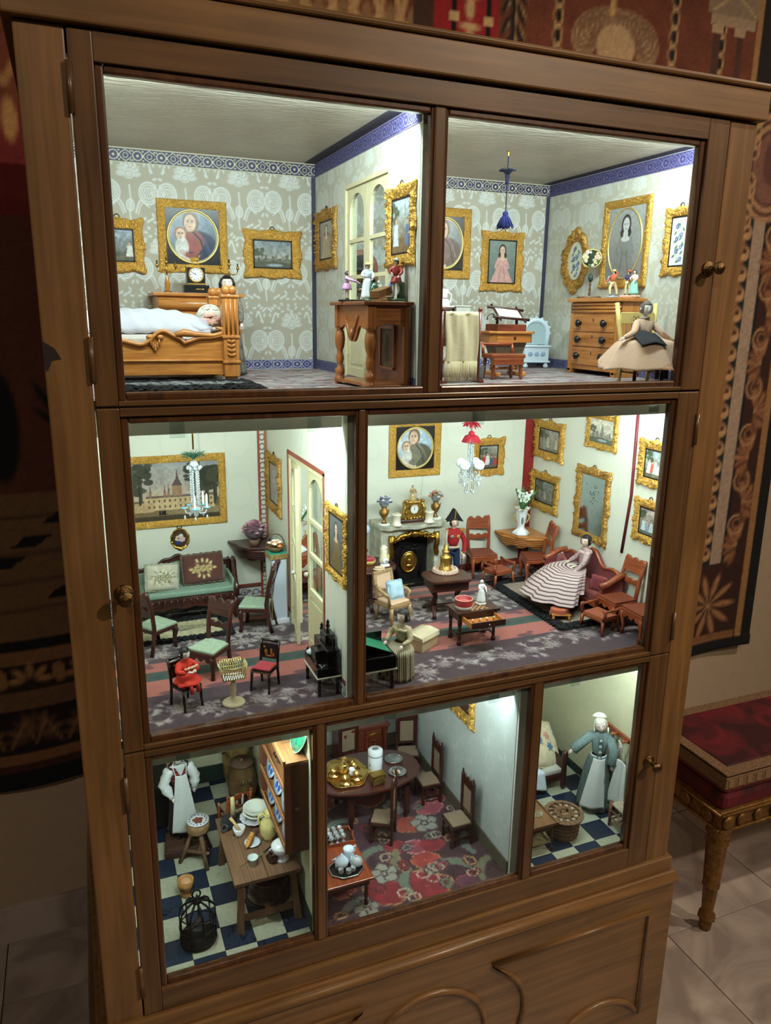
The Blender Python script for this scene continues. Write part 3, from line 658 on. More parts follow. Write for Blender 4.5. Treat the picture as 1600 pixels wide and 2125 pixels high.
    def blob(cx, cy, r, c_, edge, sq=.8, n=5, seed=0):
        g = random.Random(seed)
        for e in (1.22, 1.0):
            for i in range(n):
                a = 2*PI*i/n+seed; rr = r*(.75+.3*random.Random(seed+i).random())
                p.ell(cx+rr*.6*cos(a), cy+rr*.6*sin(a)*sq, rr*.55*e, rr*.5*e*sq, edge if e > 1.1 else (c_ if i % 3 else tuple(min(255, int(v*1.15)) for v in c_)))
    def leaf(cx, cy, r, a, c_, edge):
        for e in (1.25, 1): 
            for t in np.linspace(-1, 1, 7): p.ell(cx+r*t*cos(a)-r*.35*(1-t*t)*sin(a), cy+r*t*sin(a)+r*.35*(1-t*t)*cos(a), r*.36*e*(1.1-abs(t)*.5), r*.3*e, edge if e > 1.1 else c_)
    P0 = lambda x, y: (x-39.2, y-3)
    for x, y, r_, c_, e, s in ((54, 7.6, 4.2, rd, ye, 1), (62.8, 6.2, 4.6, rd, ye, 2), (65.4, 13.4, 3, (150, 52, 44), ye, 3), (65, 18, 2.6, pk, (190, 150, 150), 4), (61, 19.5, 2.4, rd, pk, 5), (69, 17.5, 2.6, rd, pk, 6), (74, 30, 3.4, pk, (190, 110, 110), 7), (77, 33, 3, pk, (190, 110, 110), 8), (67, 25.5, 3.2, (156, 62, 48), ye, 9), (72.5, 3.8, 3, pu, pk, 12), (47, 26, 3, pk, rd, 13), (50, 40, 4, rd, ye, 14), (62, 38, 4, rd, ye, 15), (46, 12, 3.4, rd, ye, 16), (45, 48, 4, gy, gn, 17), (70, 45, 4, rd, ye, 18), (58, 50, 4, pk, gn, 19)): blob(*P0(x, y), r_, c_, e, .9, 6, s)
    for x, y, r_, a, c_, e in ((55.1, 18.7, 3.2, .5, gn, pu), (59.9, 9, 3.2, 1.2, gn, pu), (70.9, 9.6, 3.6, -.5, gn, pu), (76.5, 6.6, 3.2, .9, (118, 112, 88), (60, 52, 44)), (60.5, 15, 2.8, 1.5, (118, 112, 88), ye), (47, 6, 3, .4, gy, pu), (66, 29, 3, .8, gy, pu), (52, 31, 3, .2, gn, pu), (77, 15, 3, 1.4, gn, pu), (76, 42, 3, .3, gn, pu)): leaf(*P0(x, y), r_, a, c_, e)
    for x, y, r_ in ((55.8, 12.6, 3), (70.6, 24.6, 3.2), (49, 4.6, 2.6), (66, 33, 2.4), (48, 36, 3)):
        cx, cy = P0(x, y); p.flower(cx, cy, r_, (150, 148, 136), (64, 44, 48), 5, (80, 50, 56)); p.ell(cx, cy, .5, .5, (150, 148, 136))
    gr = random.Random(77)
    for k in range(46):
        cx, cy = gr.uniform(1, 40), gr.uniform(1, 50); a = gr.uniform(0, 6.3); L_ = gr.uniform(1.4, 3); c_ = gr.choice([gn, gy, pk, rd, (150, 130, 110), ye])
        pts = [(cx+L_*t*cos(a+t*1.5), cy+L_*t*sin(a+t*1.5)) for t in np.linspace(-1, 1, 7)]; p.line(pts, 1.0, (52, 26, 34)); p.line(pts, .6, c_)
        if k % 3 == 0: p.ring(cx, cy, 1.2, 1, .35, (176, 150, 130))
    for x, y in ((63.5, 9.6), (57.6, 6)): cx, cy = P0(x, y); p.ring(cx, cy, 1.4, 1.2, .35, (176, 160, 140)); p.ring(cx+1.4, cy-1.8, 1.2, 1.1, .35, (176, 160, 140))
    q = (np.floor(p.x/.48)*.48, np.floor(p.y/.48)*.48)
    ix = np.clip((np.floor(p.x/.48)*2+1).astype(int), 0, p.nx-1); iy = np.clip((np.floor(p.y/.48)*2+1).astype(int), 0, p.ny-1); p.c = p.c[iy, ix]
    p.mesh('room_floor', vcmat(.95, .6, 900, sheen=.2), c, 'xy', (39.2, 3, LZ0))
    # light strips just behind the door frames: milky plastic profiles
    HOUS, nt, b = nodes('milky_plastic'); L = nt.links; tr = nt.nodes.new('ShaderNodeBsdfTranslucent'); tr.inputs[0].default_value = (.8, .76, .68, 1); mx = nt.nodes.new('ShaderNodeMixShader'); mx.inputs[0].default_value = .55
    b.inputs['Base Color'].default_value = (.7, .66, .6, 1); L.new(b.outputs[0], mx.inputs[1]); L.new(tr.outputs[0], mx.inputs[2]); L.new(mx.outputs[0], nt.nodes['Material Output'].inputs[0])
    def strip(x0, x1, z, y=3.4, hz=3., power=4.):
        s = part('light_strip', c)
        M().box(x0, y, z-hz, x1, y+1.5, z).build('housing', HOUS, s, .1)
        M().box(x0+.5, y+1.5, z-hz+.2, x1-.5, y+1.7, z-hz+1.2).build('diffuser', mat((240, 248, 244), .5), s)
        for k in range(2): M().box(x0+(x1-x0)*(.3+.55*k), y-.25, z-hz-.5, x0+(x1-x0)*(.3+.55*k)+2.2, y, z-.4).build('clip', GLASS, s)
        lamp('strip_light', 'AREA', ((x0+x1)/200, (y+2.1)*.01, (z-hz+.9)*.01), ((x0+x1)/200, (y+2.1)*.01+.5, (z-hz+.9)*.01-.42), power, (.87, 1, .985), (x1-x0-1)*.01, .008)
    strip(XL+.5, 54.7, UZ1-.1, 3.2, 1.2, 4.6); strip(58, XR-.5, UZ1-.1, 3.2, 1.2, 5.3)
    strip(XL+.5, 43.2, MZ1, hz=4., power=3.6); strip(46.2, XR-.5, MZ1, hz=4., power=6.2)
    strip(XL+.5, 36.8, LZ1, hz=4.7, power=1.8); strip(39.4, 79.2, LZ1, hz=4.7, power=2.1); strip(82.1, XR-.5, LZ1, hz=4.5, power=1.8)
rooms()
# ================================================================ builders for the miniatures
TX = lambda x=0, y=0, z=0, rx=0, ry=0, rz=0: Matrix.Translation((x, y, z)) @ Euler((math.radians(rx), math.radians(ry), math.radians(rz))).to_matrix().to_4x4()
def face_to(fx, fy): return math.degrees(math.atan2(fx, -fy))
def frame_ring(w_, h_, b, style='orn', N=144, seed=0):
    "gilt moulding: a closed strip from sight edge to wall, facing -y, centred on the origin"
    g = random.Random(seed); pts = []
    for i in range(N):
        t = i/N
        if style == 'oval':
            a = 2*PI*t; o = (cos(a), sin(a)); pts.append(((w_/2-b)*o[0], (h_/2-b)*o[1], o[0], o[1], t, 0))
        else:
            d = t*4; k = int(d) % 4; f = (d-int(d))*2-1
            e = {0: (f, -1), 1: (1, f), 2: (-f, 1), 3: (-1, -f)}[k]
            L = w_ if k % 2 == 0 else h_
            pts.append(((w_/2-b)*e[0], (h_/2-b)*e[1], e[0], e[1], f*L/2, abs(f)))
    prof = [(0, .12), (.06, .32), (.2, .28), (.38, .62), (.6, .5), (.8, .72), (.93, .42), (1, .02)]
    V = []
    for j, (q, hh) in enumerate(prof):
        for (ix, iz, ox, oz, s_, f) in pts:
            bb = b
            if style == 'orn': bb = b*(.86+.16*abs(sin(s_*PI/max(1.6, b*1.4)))+(.14 if f > .8 else 0)+(.22 if f < .12 else 0))
            elif style == 'oval': bb = b*(.8+.25*abs(sin(s_*PI*10))+.35*max(0, abs(oz)**12))
            rel = 0 if j in (0, 1, len(prof)-1) else g.uniform(-.5, .5)*(1.3 if style != 'rect' else .6)
            z = hh*(b*.42+.15)*(1+rel)
            if style == 'rect' and 2 <= j <= 5: z *= 1+.25*sin(s_*7)
            V.append((ix+ox*bb*q, -z, iz+oz*bb*q))
    K = len(prof)
    F = [(j*N+i, j*N+(i+1) % N, (j+1)*N+(i+1) % N, (j+1)*N+i) for j in range(K-1) for i in range(N)]
    return M().raw(V, F, 1)
def picture(label, x, y, z, w_, h_, b, paint, wall='b', style='orn', mt=None, slip=True, cat='picture', ring=True, tilt=0, res=.14, backc=None, name='framed_picture', oval=None):
    t = thing(name, label, cat, (x, y, z), 0 if wall == 'b' else -90, group='gilt framed pictures on the miniature walls')
    if tilt: t.rotation_euler[1] = math.radians(tilt)
    frame_ring(w_, h_, b, style, seed=int(x*7+z)).build('frame', mt or GILT, t)
    iw, ih = w_-2*b, h_-2*b
    M().box(-iw/2-b*.5, -.12, -ih/2-b*.5, iw/2+b*.5, .25, ih/2+b*.5).build('backing', mat(backc or (60, 44, 30), .8), t) if style != 'oval' else M().lathe([(0, 0), (1, 0), (1, .2), (0, .2)], n=32, T=TX(rx=90) @ Matrix.Diagonal((w_/2-b*.4, h_/2-b*.4, .5, 1))).build('backing', mat((60, 44, 30), .8), t)
    p = Pic(iw, ih, res, (120, 110, 100)); paint(p)
    fn = None
    if style == 'oval': fn = lambda P, X, Y_: np.stack([np.sqrt(np.clip(1-((Y_-ih/2)/(ih/2))**2, 0, 1))*(X-iw/2), P[:, 1], P[:, 2]], 1)
    p.mesh('print', vcmat(.3, coat=.3), t, 'xz', (-iw/2, -.15, -ih/2), fn)
    if slip and style != 'oval':
        m = M()
        for q in ((-iw/2, -ih/2, iw/2, -ih/2+.28), (-iw/2, ih/2-.28, iw/2, ih/2), (-iw/2, -ih/2, -iw/2+.28, ih/2), (iw/2-.28, -ih/2, iw/2, ih/2)): m.box(q[0], -.22, q[1], q[2], -.16, q[3])
        m.build('slip', mat((40, 30, 22), .5, .3), t)
    if oval:
        m = M(); m.tube([(iw/2*oval[0]*cos(a), -.2, ih/2*oval[1]*sin(a)) for a in np.linspace(0, 2*PI, 40, False)], oval[2], 6, True); m.build('oval_rim', mat((222, 200, 130), .35, .7), t)
    if ring: M().tube([(.5*cos(a), -.1, h_/2+.25+.5*sin(a)) for a in np.linspace(0, 2*PI, 12, False)], .1, 5, True).build('hanging_ring', mat((70, 60, 44), .4, .8), t)
    return t

# ---- heads, hands, bodies
def head(par, r, loc, rx=0, rz=0, ry=0, hairc=(28, 22, 20), skin=(228, 208, 196), style='bun', beard=False, scale_z=1.25):
    h = part('head', par, loc); h.rotation_euler = (math.radians(rx), math.radians(ry), math.radians(rz))
    nu, nv = 44, 32; V = []; C = []
    for j in range(nv):
        el = -PI/2+PI*j/(nv-1)
        for i in range(nu):
            a = -PI+2*PI*i/nu
            g_ = lambda a0, e0, wa, we: math.exp(-((a-a0)/wa)**2-((el-e0)/we)**2)
            d = 1+.2*g_(0, -.1, .14, .26)+.05*g_(0, -.85, .4, .2)-.05*(g_(.38, .08, .17, .14)+g_(-.38, .08, .17, .14))+.05*g_(0, -.43, .2, .1)
            k = r*d*(1-.1*max(0, -sin(el)))
            V.append((k*.92*cos(el)*sin(a), -k*1.02*cos(el)*cos(a), k*scale_z*sin(el)))
            c = np.array(skin, float)
            mix = lambda c, n, w_: c*(1-w_)+np.array(n, float)*w_
            for s in (.38, -.38):
                c = mix(c, (214, 150, 140), .55*g_(s*1.35, -.28, .22, .18))
                c = mix(c, (240, 240, 240), 1 if g_(s, .08, .17, .085) > .42 else 0); c = mix(c, (34, 34, 48), 1 if g_(s, .08, .075, .085) > .42 else 0)
                c = mix(c, (70, 50, 40), .8 if g_(s, .25, .22, .045) > .4 else 0)
            c = mix(c, (176, 60, 62), .9 if g_(0, -.46, .17, .055) > .4 else 0)
            if beard: c = mix(c, (66, 42, 28), .85 if (g_(0, -.36, .3, .05) > .4 or (abs(a) > .75 and -.7 < el < .1)) else 0)
            if (el > .62 and abs(a) < 1.2) or (abs(a) > 1.15 and el > -.35) or (abs(a) > 1.9 and el > -.7): c = np.array(hairc, float) if style != 'bald' else c
            C.append(c)
    F = [(j*nu+i, j*nu+(i+1) % nu, (j+1)*nu+(i+1) % nu, (j+1)*nu+i) for j in range(nv-1) for i in range(nu)]
    m = M().raw(V, F, 1); m.build('face', vcmat(.3, coat=.3), h, vc=np.array(C))
    hm = mat(hairc, .35, 0, .5, 900)
    if style != 'bald':
        q = M()
        def shell(u, v):
            a = 1.0+(2*PI-2.0)*u; el = -.55+(PI/2+.55)*v; k = r*(1.09+.02*sin(a*9)); return (k*.94*cos(el)*sin(a), -k*1.04*cos(el)*cos(a), k*scale_z*sin(el))
        q.grid(shell, 26, 10)
        q.grid(lambda u, v: (r*1.09*.94*cos(.68+.9*v)*sin(2*PI*u), -r*1.09*1.04*cos(.68+.9*v)*cos(2*PI*u), r*1.09*scale_z*sin(.68+.9*v)), 26, 7, True)
        if style == 'bun': q.ell((0, r*1.05, r*.25), (r*.55, r*.45, r*.5), 12, 8)
        if style == 'braids':
            for s in (-1, 1): q.tube([(s*r*.75, -r*.45, r*.8), (s*r*1.02, -r*.25, 0), (s*r*1.0, -r*.1, -r*.9), (s*r*1.1, -r*.1, -r*1.8), (s*r*1.2, -r*.1, -r*2.6)], [r*.2, r*.25, r*.22, r*.18, r*.06], 7)
        q.build('hair', hm, h)
    M().tube([(0, .05*r, -r*.7), (0, .1*r, -r*1.7)], [r*.45, r*.5], 10).build('neck', mat(skin, .3, coat=.3), h)
    for s in (-1, 1): M().ell((s*r*.93, r*.1, 0), (r*.12, r*.2, r*.28), 8, 6).build('ear', mat(skin, .3, coat=.3), h)
    return h
def hand(par, w_, d, s=1, skin=(226, 206, 194), nrm=(0, 0, 1), curl=.35):
    d = Vector(d).normalized(); n = Vector(nrm); n = (n-d*n.dot(d)).normalized(); sd = d.cross(n); w_ = Vector(w_); m = M()
    P = lambda a, b, c: tuple(w_+d*a*s+sd*b*s+n*c*s)
    m.tube([P(-.15, 0, 0), P(.25, 0, 0), P(.6, 0, 0), P(.78, 0, 0)], [.2*s, .32*s, .34*s, .2*s], 8)
    for i, L in enumerate((.62, .75, .7, .52)):
        b = (-.26+i*.175); m.tube([P(.62, b, 0), P(.62+L*.5, b*1.12, -L*curl*.3), P(.62+L*.95, b*1.15, -L*curl)], [.105*s, .09*s, .06*s], 6)
    m.tube([P(.15, -.25, 0), P(.4, -.5, -.08), P(.72, -.55, -.2)], [.13*s, .11*s, .07*s], 6)
    m.build('hand', mat(skin, .35, coat=.2), par)
def skinned(name, V, E, Rr, m, par, sub=1):
    me = bpy.data.meshes.new(name); me.from_pydata([(a*.01, b*.01, c*.01) for a, b, c in V], E, [])
    o = bpy.data.objects.new(name, me); col.objects.link(o); o.parent = par; me.materials.append(m)
    o.modifiers.new('k', 'SKIN'); o.modifiers['k'].use_smooth_shade = True
    for i, r in enumerate(Rr):
        r = r if isinstance(r, tuple) else (r, r); me.skin_vertices[0].data[i].radius = (r[0]*.01, r[1]*.01); me.skin_vertices[0].data[i].use_root = (i == 0)
    s = o.modifiers.new('u', 'SUBSURF'); s.levels = sub+1; s.render_levels = sub+1
    return o
def torso(par, m, zw, zs, sw, arms, r=1.0, name='body', legs=None, lean=(0, 0)):
    "continuous clothed trunk with arms; zw waist, zs shoulder height, sw half shoulder width; arms: two lists of (elbow, wrist)"
    lx, ly = lean
    V = [(0, 0, zw), (lx*.5, ly*.5, (zw+zs)/2), (lx, ly, zs), (lx, ly, zs+.7*r)]; E = [(0, 1), (1, 2), (2, 3)]; Rr = [(1.15*r, .95*r), (1.45*r, 1.15*r), (1.2*r, .95*r), (.5*r, .5*r)]
    for s, (el, wr) in zip((-1, 1), arms):
        k = len(V); V += [(lx+s*sw, ly, zs-.1*r), el, wr]; E += [(2, k), (k, k+1), (k+1, k+2)]; Rr += [.72*r, .58*r, .42*r]
    if legs:
        for hp, kn, an in legs: k = len(V); V += [hp, kn, an]; E += [(0, k), (k, k+1), (k+1, k+2)]; Rr += [.95*r, .8*r, .5*r]
    return skinned(name, V, E, Rr, m, par)
def skirt(par, m, zt, zb, rt, rb, name='skirt', folds=14, amp=.07, sx=1, sy=1, off=(0, 0), bulge=.5, nu=84, a0=0, a1=2*PI, vc=None, nv=14, solid=.06):
    closed = a1-a0 > 6.28
    def fn(u, v):
        a = a0+(a1-a0)*u; s = v**bulge; rr = (rt+(rb-rt)*s)*(1+amp*v*cos(folds*a)+amp*.5*v*cos(folds*.5*a+1)); return (off[0]*v+rr*sx*cos(a), off[1]*v+rr*sy*sin(a), zt+(zb-zt)*v)
    q = M().grid(fn, nu, nv, closed)
    cols = None
    if vc: cols = np.array([vc(i/nu, j/(nv-1)) for j in range(nv) for i in range(nu)])
    return q.build(name, m, par, solid=solid, vc=cols)
def bloom(par, c, r, colr, n=6, ctr=(220, 190, 90), name='flower'):
    m = M(); g = rnd
    for i in range(n):
        a = 2*PI*i/n; m.ell((c[0]+r*.5*cos(a), c[1]+r*.5*sin(a), c[2]+r*.15*g.uniform(-1, 1)), (r*.48, r*.48, r*.3), 7, 5)
    for i in range(n-2):
        a = 2*PI*i/(n-2)+.5; m.ell((c[0]+r*.25*cos(a), c[1]+r*.25*sin(a), c[2]+r*.25), (r*.3, r*.3, r*.3), 6, 5)
    o = m.build(name, mat(colr, .7, 0, .3, 600, .2), par); return o
def leafs(par, pts, m, w_=.5, name='leaf'):
    for (a, b) in pts:
        a, b = Vector(a), Vector(b); d = b-a; s = d.cross(Vector((0, 0, 1))); s = s.normalized() if s.length > 1e-3 else Vector((1, 0, 0))
        up = s.cross(d).normalized()
        M().grid(lambda u, v: tuple(a+d*v+s*(u-.5)*2*w_*sin(PI*min(.98, v+.04))+up*(.25*w_*(abs(u-.5)*4)-.1)), 5, 9).build(name, m, par, solid=.04)

# ---- chairs
def scallop(x0, x1, z, amp, n, k=24): return [(x0+(x1-x0)*i/k, z+amp*abs(sin(PI*n*i/k))) for i in range(k+1)]
def chair_scroll(label, loc, rz, mz, mx, seatm, w_=6.6, d=5.8, hs=6.2, ht=15, grp=None, lift=.0):
    t = thing('side_chair', label, 'chair', loc, rz, grp)
    M().prism([(-w_/2, -d/2), (w_/2, -d/2), (w_*.44, d/2), (-w_*.44, d/2)], hs-.55, hs, 'xy').build('seat', seatm, t, .15)
    M().prism([(-w_/2-.1, -d/2-.1), (w_/2+.1, -d/2-.1), (w_*.44+.1, d/2), (-w_*.44-.1, d/2)], hs-1.35, hs-.5, 'xy').build('seat_frame', mx, t, .15)
    pr = [(-w_/2+.4, hs-1.3)]+[(x, z) for x, z in scallop(-w_/2+.4, w_/2-.4, hs-1.5, -.75, 3)]+[(w_/2-.4, hs-1.3)]
    M().prism(pr, -d/2-.12, -d/2+.2).build('apron', mx, t)
    for s in (-1, 1):
        M().tube([(s*(w_/2-.5), -d/2+.5, hs-.9), (s*(w_/2-.3), -d/2+.15, hs*.68), (s*(w_/2-.55), -d/2+.5, hs*.3), (s*(w_/2-.4), -d/2+.2, 0)], [.55, .6, .36, .42], 8).build('leg', mz, t)
        M().tube([(s*(w_*.44-.3), d/2+.8, 0), (s*(w_*.44-.3), d/2+.1, hs*.5), (s*(w_*.44-.3), d/2-.2, hs), (s*(w_*.44-.1), d/2+.35, (hs+ht)/2), (s*(w_*.44-.1), d/2+1.3, ht-.6), (s*(w_*.44-.2), d/2+1.6, ht-.1)], [.4, .42, .46, .42, .42, .36], 8).build('leg', mz, t)
    T = TX(0, d/2+.95, 0, rx=-9)
    x = w_*.44-.1
    M().prism([(-x, ht-3.4), (x, ht-3.4)]+[(a, b) for a, b in scallop(x+.25, -x-.25, ht-.7, .75, 3)], -.28, .28, T=TX(0, d/2+1.2-(ht-2)*0, 0, 0) @ TX(0, 0, ht, rx=-10) @ TX(0, 0, -ht)).build('crest_rail', mx, t, .12)
    zc = hs+(ht-hs)*.38
    M().prism([(-x, zc-.7), (x, zc-.7)]+scallop(x, -x, zc+.25, .45, 3), -.2, .2, T=TX(0, d/2+.35, 0)).build('mid_rail', mx, t, .08)
    return t
def cane_chair(label, loc, rz, grp):
    t = thing('dining_chair', label, 'chair', loc, rz, grp); w_, d, hs, ht = 5.6, 5.2, 5.4, 15
    cane = mat((140, 118, 96), .7, 0, .5, 700, .25)
    M().box(-w_/2, -d/2, hs-.9, w_/2, d/2, hs-.15).build('seat_frame', DKWX, t, .15); M().box(-w_/2+.35, -d/2+.35, hs-.2, w_/2-.35, d/2-.35, hs+.08).build('seat', cane, t, .06)
    for sx in (-1, 1):
        M().lathe([(0, 0), (.3, 0), (.4, .4), (.25, .8), (.42, 1.3), (.42, 2.3), (.26, 2.7), (.4, 3.4), (.3, 4), (.42, 4.5)], (sx*(w_/2-.45), -d/2+.45, 0), 10).build('leg', DKW, t)
        M().box(sx*(w_/2-.35)-.35, d/2-.5, 0, sx*(w_/2-.35)+.35, d/2+.15, ht).build('leg', DKW, t, .1)
        M().lathe([(.2, 0), (.3, .3), (.15, .6), (.22, .8), (0, 1.2)], (sx*(w_/2-.35), d/2-.2, ht), 8).build('finial', DKW, t)
        M().box(sx*(w_/2-.45)-.15, -d/2+.5, 1.6, sx*(w_/2-.45)+.15, d/2-.3, 2).build('stretcher', DKW, t)
    M().box(-w_/2+.6, -d/2+.3, 2.5, w_/2-.6, -d/2+.6, 2.9).build('stretcher', DKWX, t)
    M().prism([(-w_/2+.6, ht-2.4), (w_/2-.6, ht-2.4)]+scallop(w_/2-.6, -w_/2+.6, ht-.6, .9, 3), d/2-.4, d/2).build('crest_rail', DKWX, t, .1)
    M().box(-w_/2+.6, d/2-.4, hs+.8, w_/2-.6, d/2, hs+1.5).build('mid_rail', DKWX, t, .08)
    M().box(-w_/2+.9, d/2-.28, hs+1.5, w_/2-.9, d/2-.12, ht-2.4).build('back_panel', cane, t)
    for sx in (-1, 1): M().box(sx*(w_/2-.85)-.2, d/2-.4, hs+1.5, sx*(w_/2-.85)+.2, d/2, ht-2.4).build('back_stile', DKW, t)
    return t
def rush_chair(label, loc, rz, mz, seatc=(150, 134, 110), hs=6, ht=13, w_=5.6, grp=None, painted=None):
    t = thing('rush_chair', label, 'chair', loc, rz, grp); d = w_*.9
    M().box(-w_/2, -d/2, hs-.5, w_/2, d/2, hs+.2).build('seat', mat(seatc, .9, 0, .8, 260, .35), t, .3)
    for s in (-1, 1):
        M().tube([(s*w_/2, -d/2, 0), (s*w_/2, -d/2, hs+.5)], .38, 8).build('leg', mz, t)
        M().tube([(s*w_/2, d/2, 0), (s*w_/2, d/2, hs), (s*(w_/2+.2), d/2+.9, ht)], [.38, .4, .34], 8).build('leg', mz, t)
        M().ell((s*(w_/2+.2), d/2+.9, ht+.1), .45, 8, 6).build('finial', mz, t)
        for z in (1.6, 3.4): M().tube([(s*w_/2, -d/2, z), (s*w_/2, d/2, z)], .2, 6).build('stretcher', mz, t)
    for z in (2.2, 4): M().tube([(-w_/2, -d/2, z), (w_/2, -d/2, z)], .2, 6).build('stretcher', mz, t)
    for q in (.45, .85):
        z = hs+(ht-hs)*q; M().prism([(-w_/2, z-.6), (w_/2, z-.6)]+scallop(w_/2, -w_/2, z+.2, .5, 1), d/2+.9*q-.15, d/2+.9*q+.15).build('back_slat', painted or mz, t, .05)
    return t
def turned(m, c, h, r, n=10):
    p = [(0, 0), (.8, 0), (1, .05), (.7, .1), (.95, .16), (.6, .22), (.8, .35), (.95, .5), (.8, .62), (.55, .7), (.95, .76), (.65, .82), (1, .88), (1, 1)]
    return m.lathe([(a*r, b*h) for a, b in p], c, n)
def twist(m, c, h, r, turns=4, n=34):
    for ph in (0, PI): m.tube([(c[0]+r*.45*cos(ph+turns*2*PI*i/n), c[1]+r*.45*sin(ph+turns*2*PI*i/n), c[2]+h*i/n) for i in range(n+1)], r*.62, 6)
    return m
def figurine(label, loc, parts, rz=0, k=1, grp='porcelain figurines', name='figurine', cat='figurine'):
    t = thing(name, label, cat, loc, rz, grp, k)
    for nm, m, b in parts: b.build(nm, m, t)
    return t
PORC = lambda c: mat(c, .18, coat=.7)
def human(t, h, coat, legs, skirtc=None, hat=None, hairc=(40, 28, 22), arms=None, stride=.3, base=None, skin=(226, 200, 186)):
    "small glazed figure: continuous body, head with face, skirt or legs"
    u = h/7.5
    arms = arms or [((-1.3*u, -.5*u, 4.9*u), (-.6*u, -1.3*u, 4.7*u)), ((1.3*u, -.4*u, 4.9*u), (.9*u, -1.3*u, 4.2*u))]
    lg = None if skirtc else [((-.4*u, 0, 3.7*u), (-.5*u, -stride*u, 2.1*u), (-.5*u, -stride*.4*u, .35*u)), ((.4*u, 0, 3.7*u), (.5*u, stride*u, 2.1*u), (.6*u, stride*1.5*u, .35*u))]
    torso(t, PORC(coat), 4.1*u, 5.7*u, .75*u, arms, .62*u)
    if lg:
        skinned('trousers', [(0, 0, 4*u)]+[p for l in lg for p in l], [(0, 1), (1, 2), (2, 3), (0, 4), (4, 5), (5, 6)], [.62*u, .5*u, .4*u, .28*u, .5*u, .4*u, .28*u], PORC(legs), t)
        for l in lg: M().ell((l[2][0], l[2][1]-.22*u, .2*u), (.26*u, .5*u, .2*u), 8, 6).build('shoe', PORC((50, 40, 40)), t)
    else: skirt(t, PORC(skirtc), 4.3*u, .2*u, .6*u, 1.45*u, folds=9, amp=.05, nu=40, nv=8, solid=.03)
    head(t, .52*u, (0, -.05*u, 6.75*u), hairc=hairc, skin=skin)
    for (e, w_), s in zip(arms, (-1, 1)): hand(t, w_, Vector(w_)-Vector(e), .42*u, skin)
    if hat: M().lathe([(0, .5*u), (.35*u, .48*u), (.5*u, .25*u), (.55*u, .05*u), (1*u, 0), (1.02*u, -.06*u), (.5*u, -.05*u)], (0, .05*u, 7.1*u), 16).build('hat', PORC(hat), t)
    if base: M().lathe([(0, 0), (base[0], 0), (base[0]*1.05, .3*u), (base[0]*.9, .45*u), (0, .5*u)], (0, 0, -.42*u), 16, wob=(5, .06)).build('base', PORC(base[1]), t)
# ================================================================ painted subjects (generic)
def person_on(p, cx, y0, h, dress, skin=(214, 176, 150), hair=(60, 42, 32), wide=.5):
    p.poly([(cx-h*wide*.5, y0), (cx+h*wide*.5, y0), (cx+h*.13, y0+h*.68), (cx-h*.13, y0+h*.68)], dress); p.ell(cx, y0+h*.62, h*.17, h*.13, dress); p.ell(cx, y0+h*.84, h*.095, h*.12, hair); p.ell(cx, y0+h*.82, h*.075, h*.1, skin)
def p_group(sky=(150, 164, 176), ground=(96, 92, 74), tone=((176, 60, 50), (210, 206, 196), (70, 82, 110)), seed=1, n=4):
    def f(p):
        g = random.Random(seed); p.vgrad(ground, sky); p.rect(0, 0, p.w, p.h*.3, ground); p.noise(1.4, .35, seed)
        p.tree(p.w*.2, p.h*.25, p.h*.7, p.w*.24, (66, 76, 56), seed)
        for i in range(n): person_on(p, p.w*(.25+.6*i/max(1, n-1)), p.h*.14+g.uniform(0, .05)*p.h, p.h*g.uniform(.38, .55), tone[i % len(tone)])
        p.noise(3, .18, seed+4)
    return f
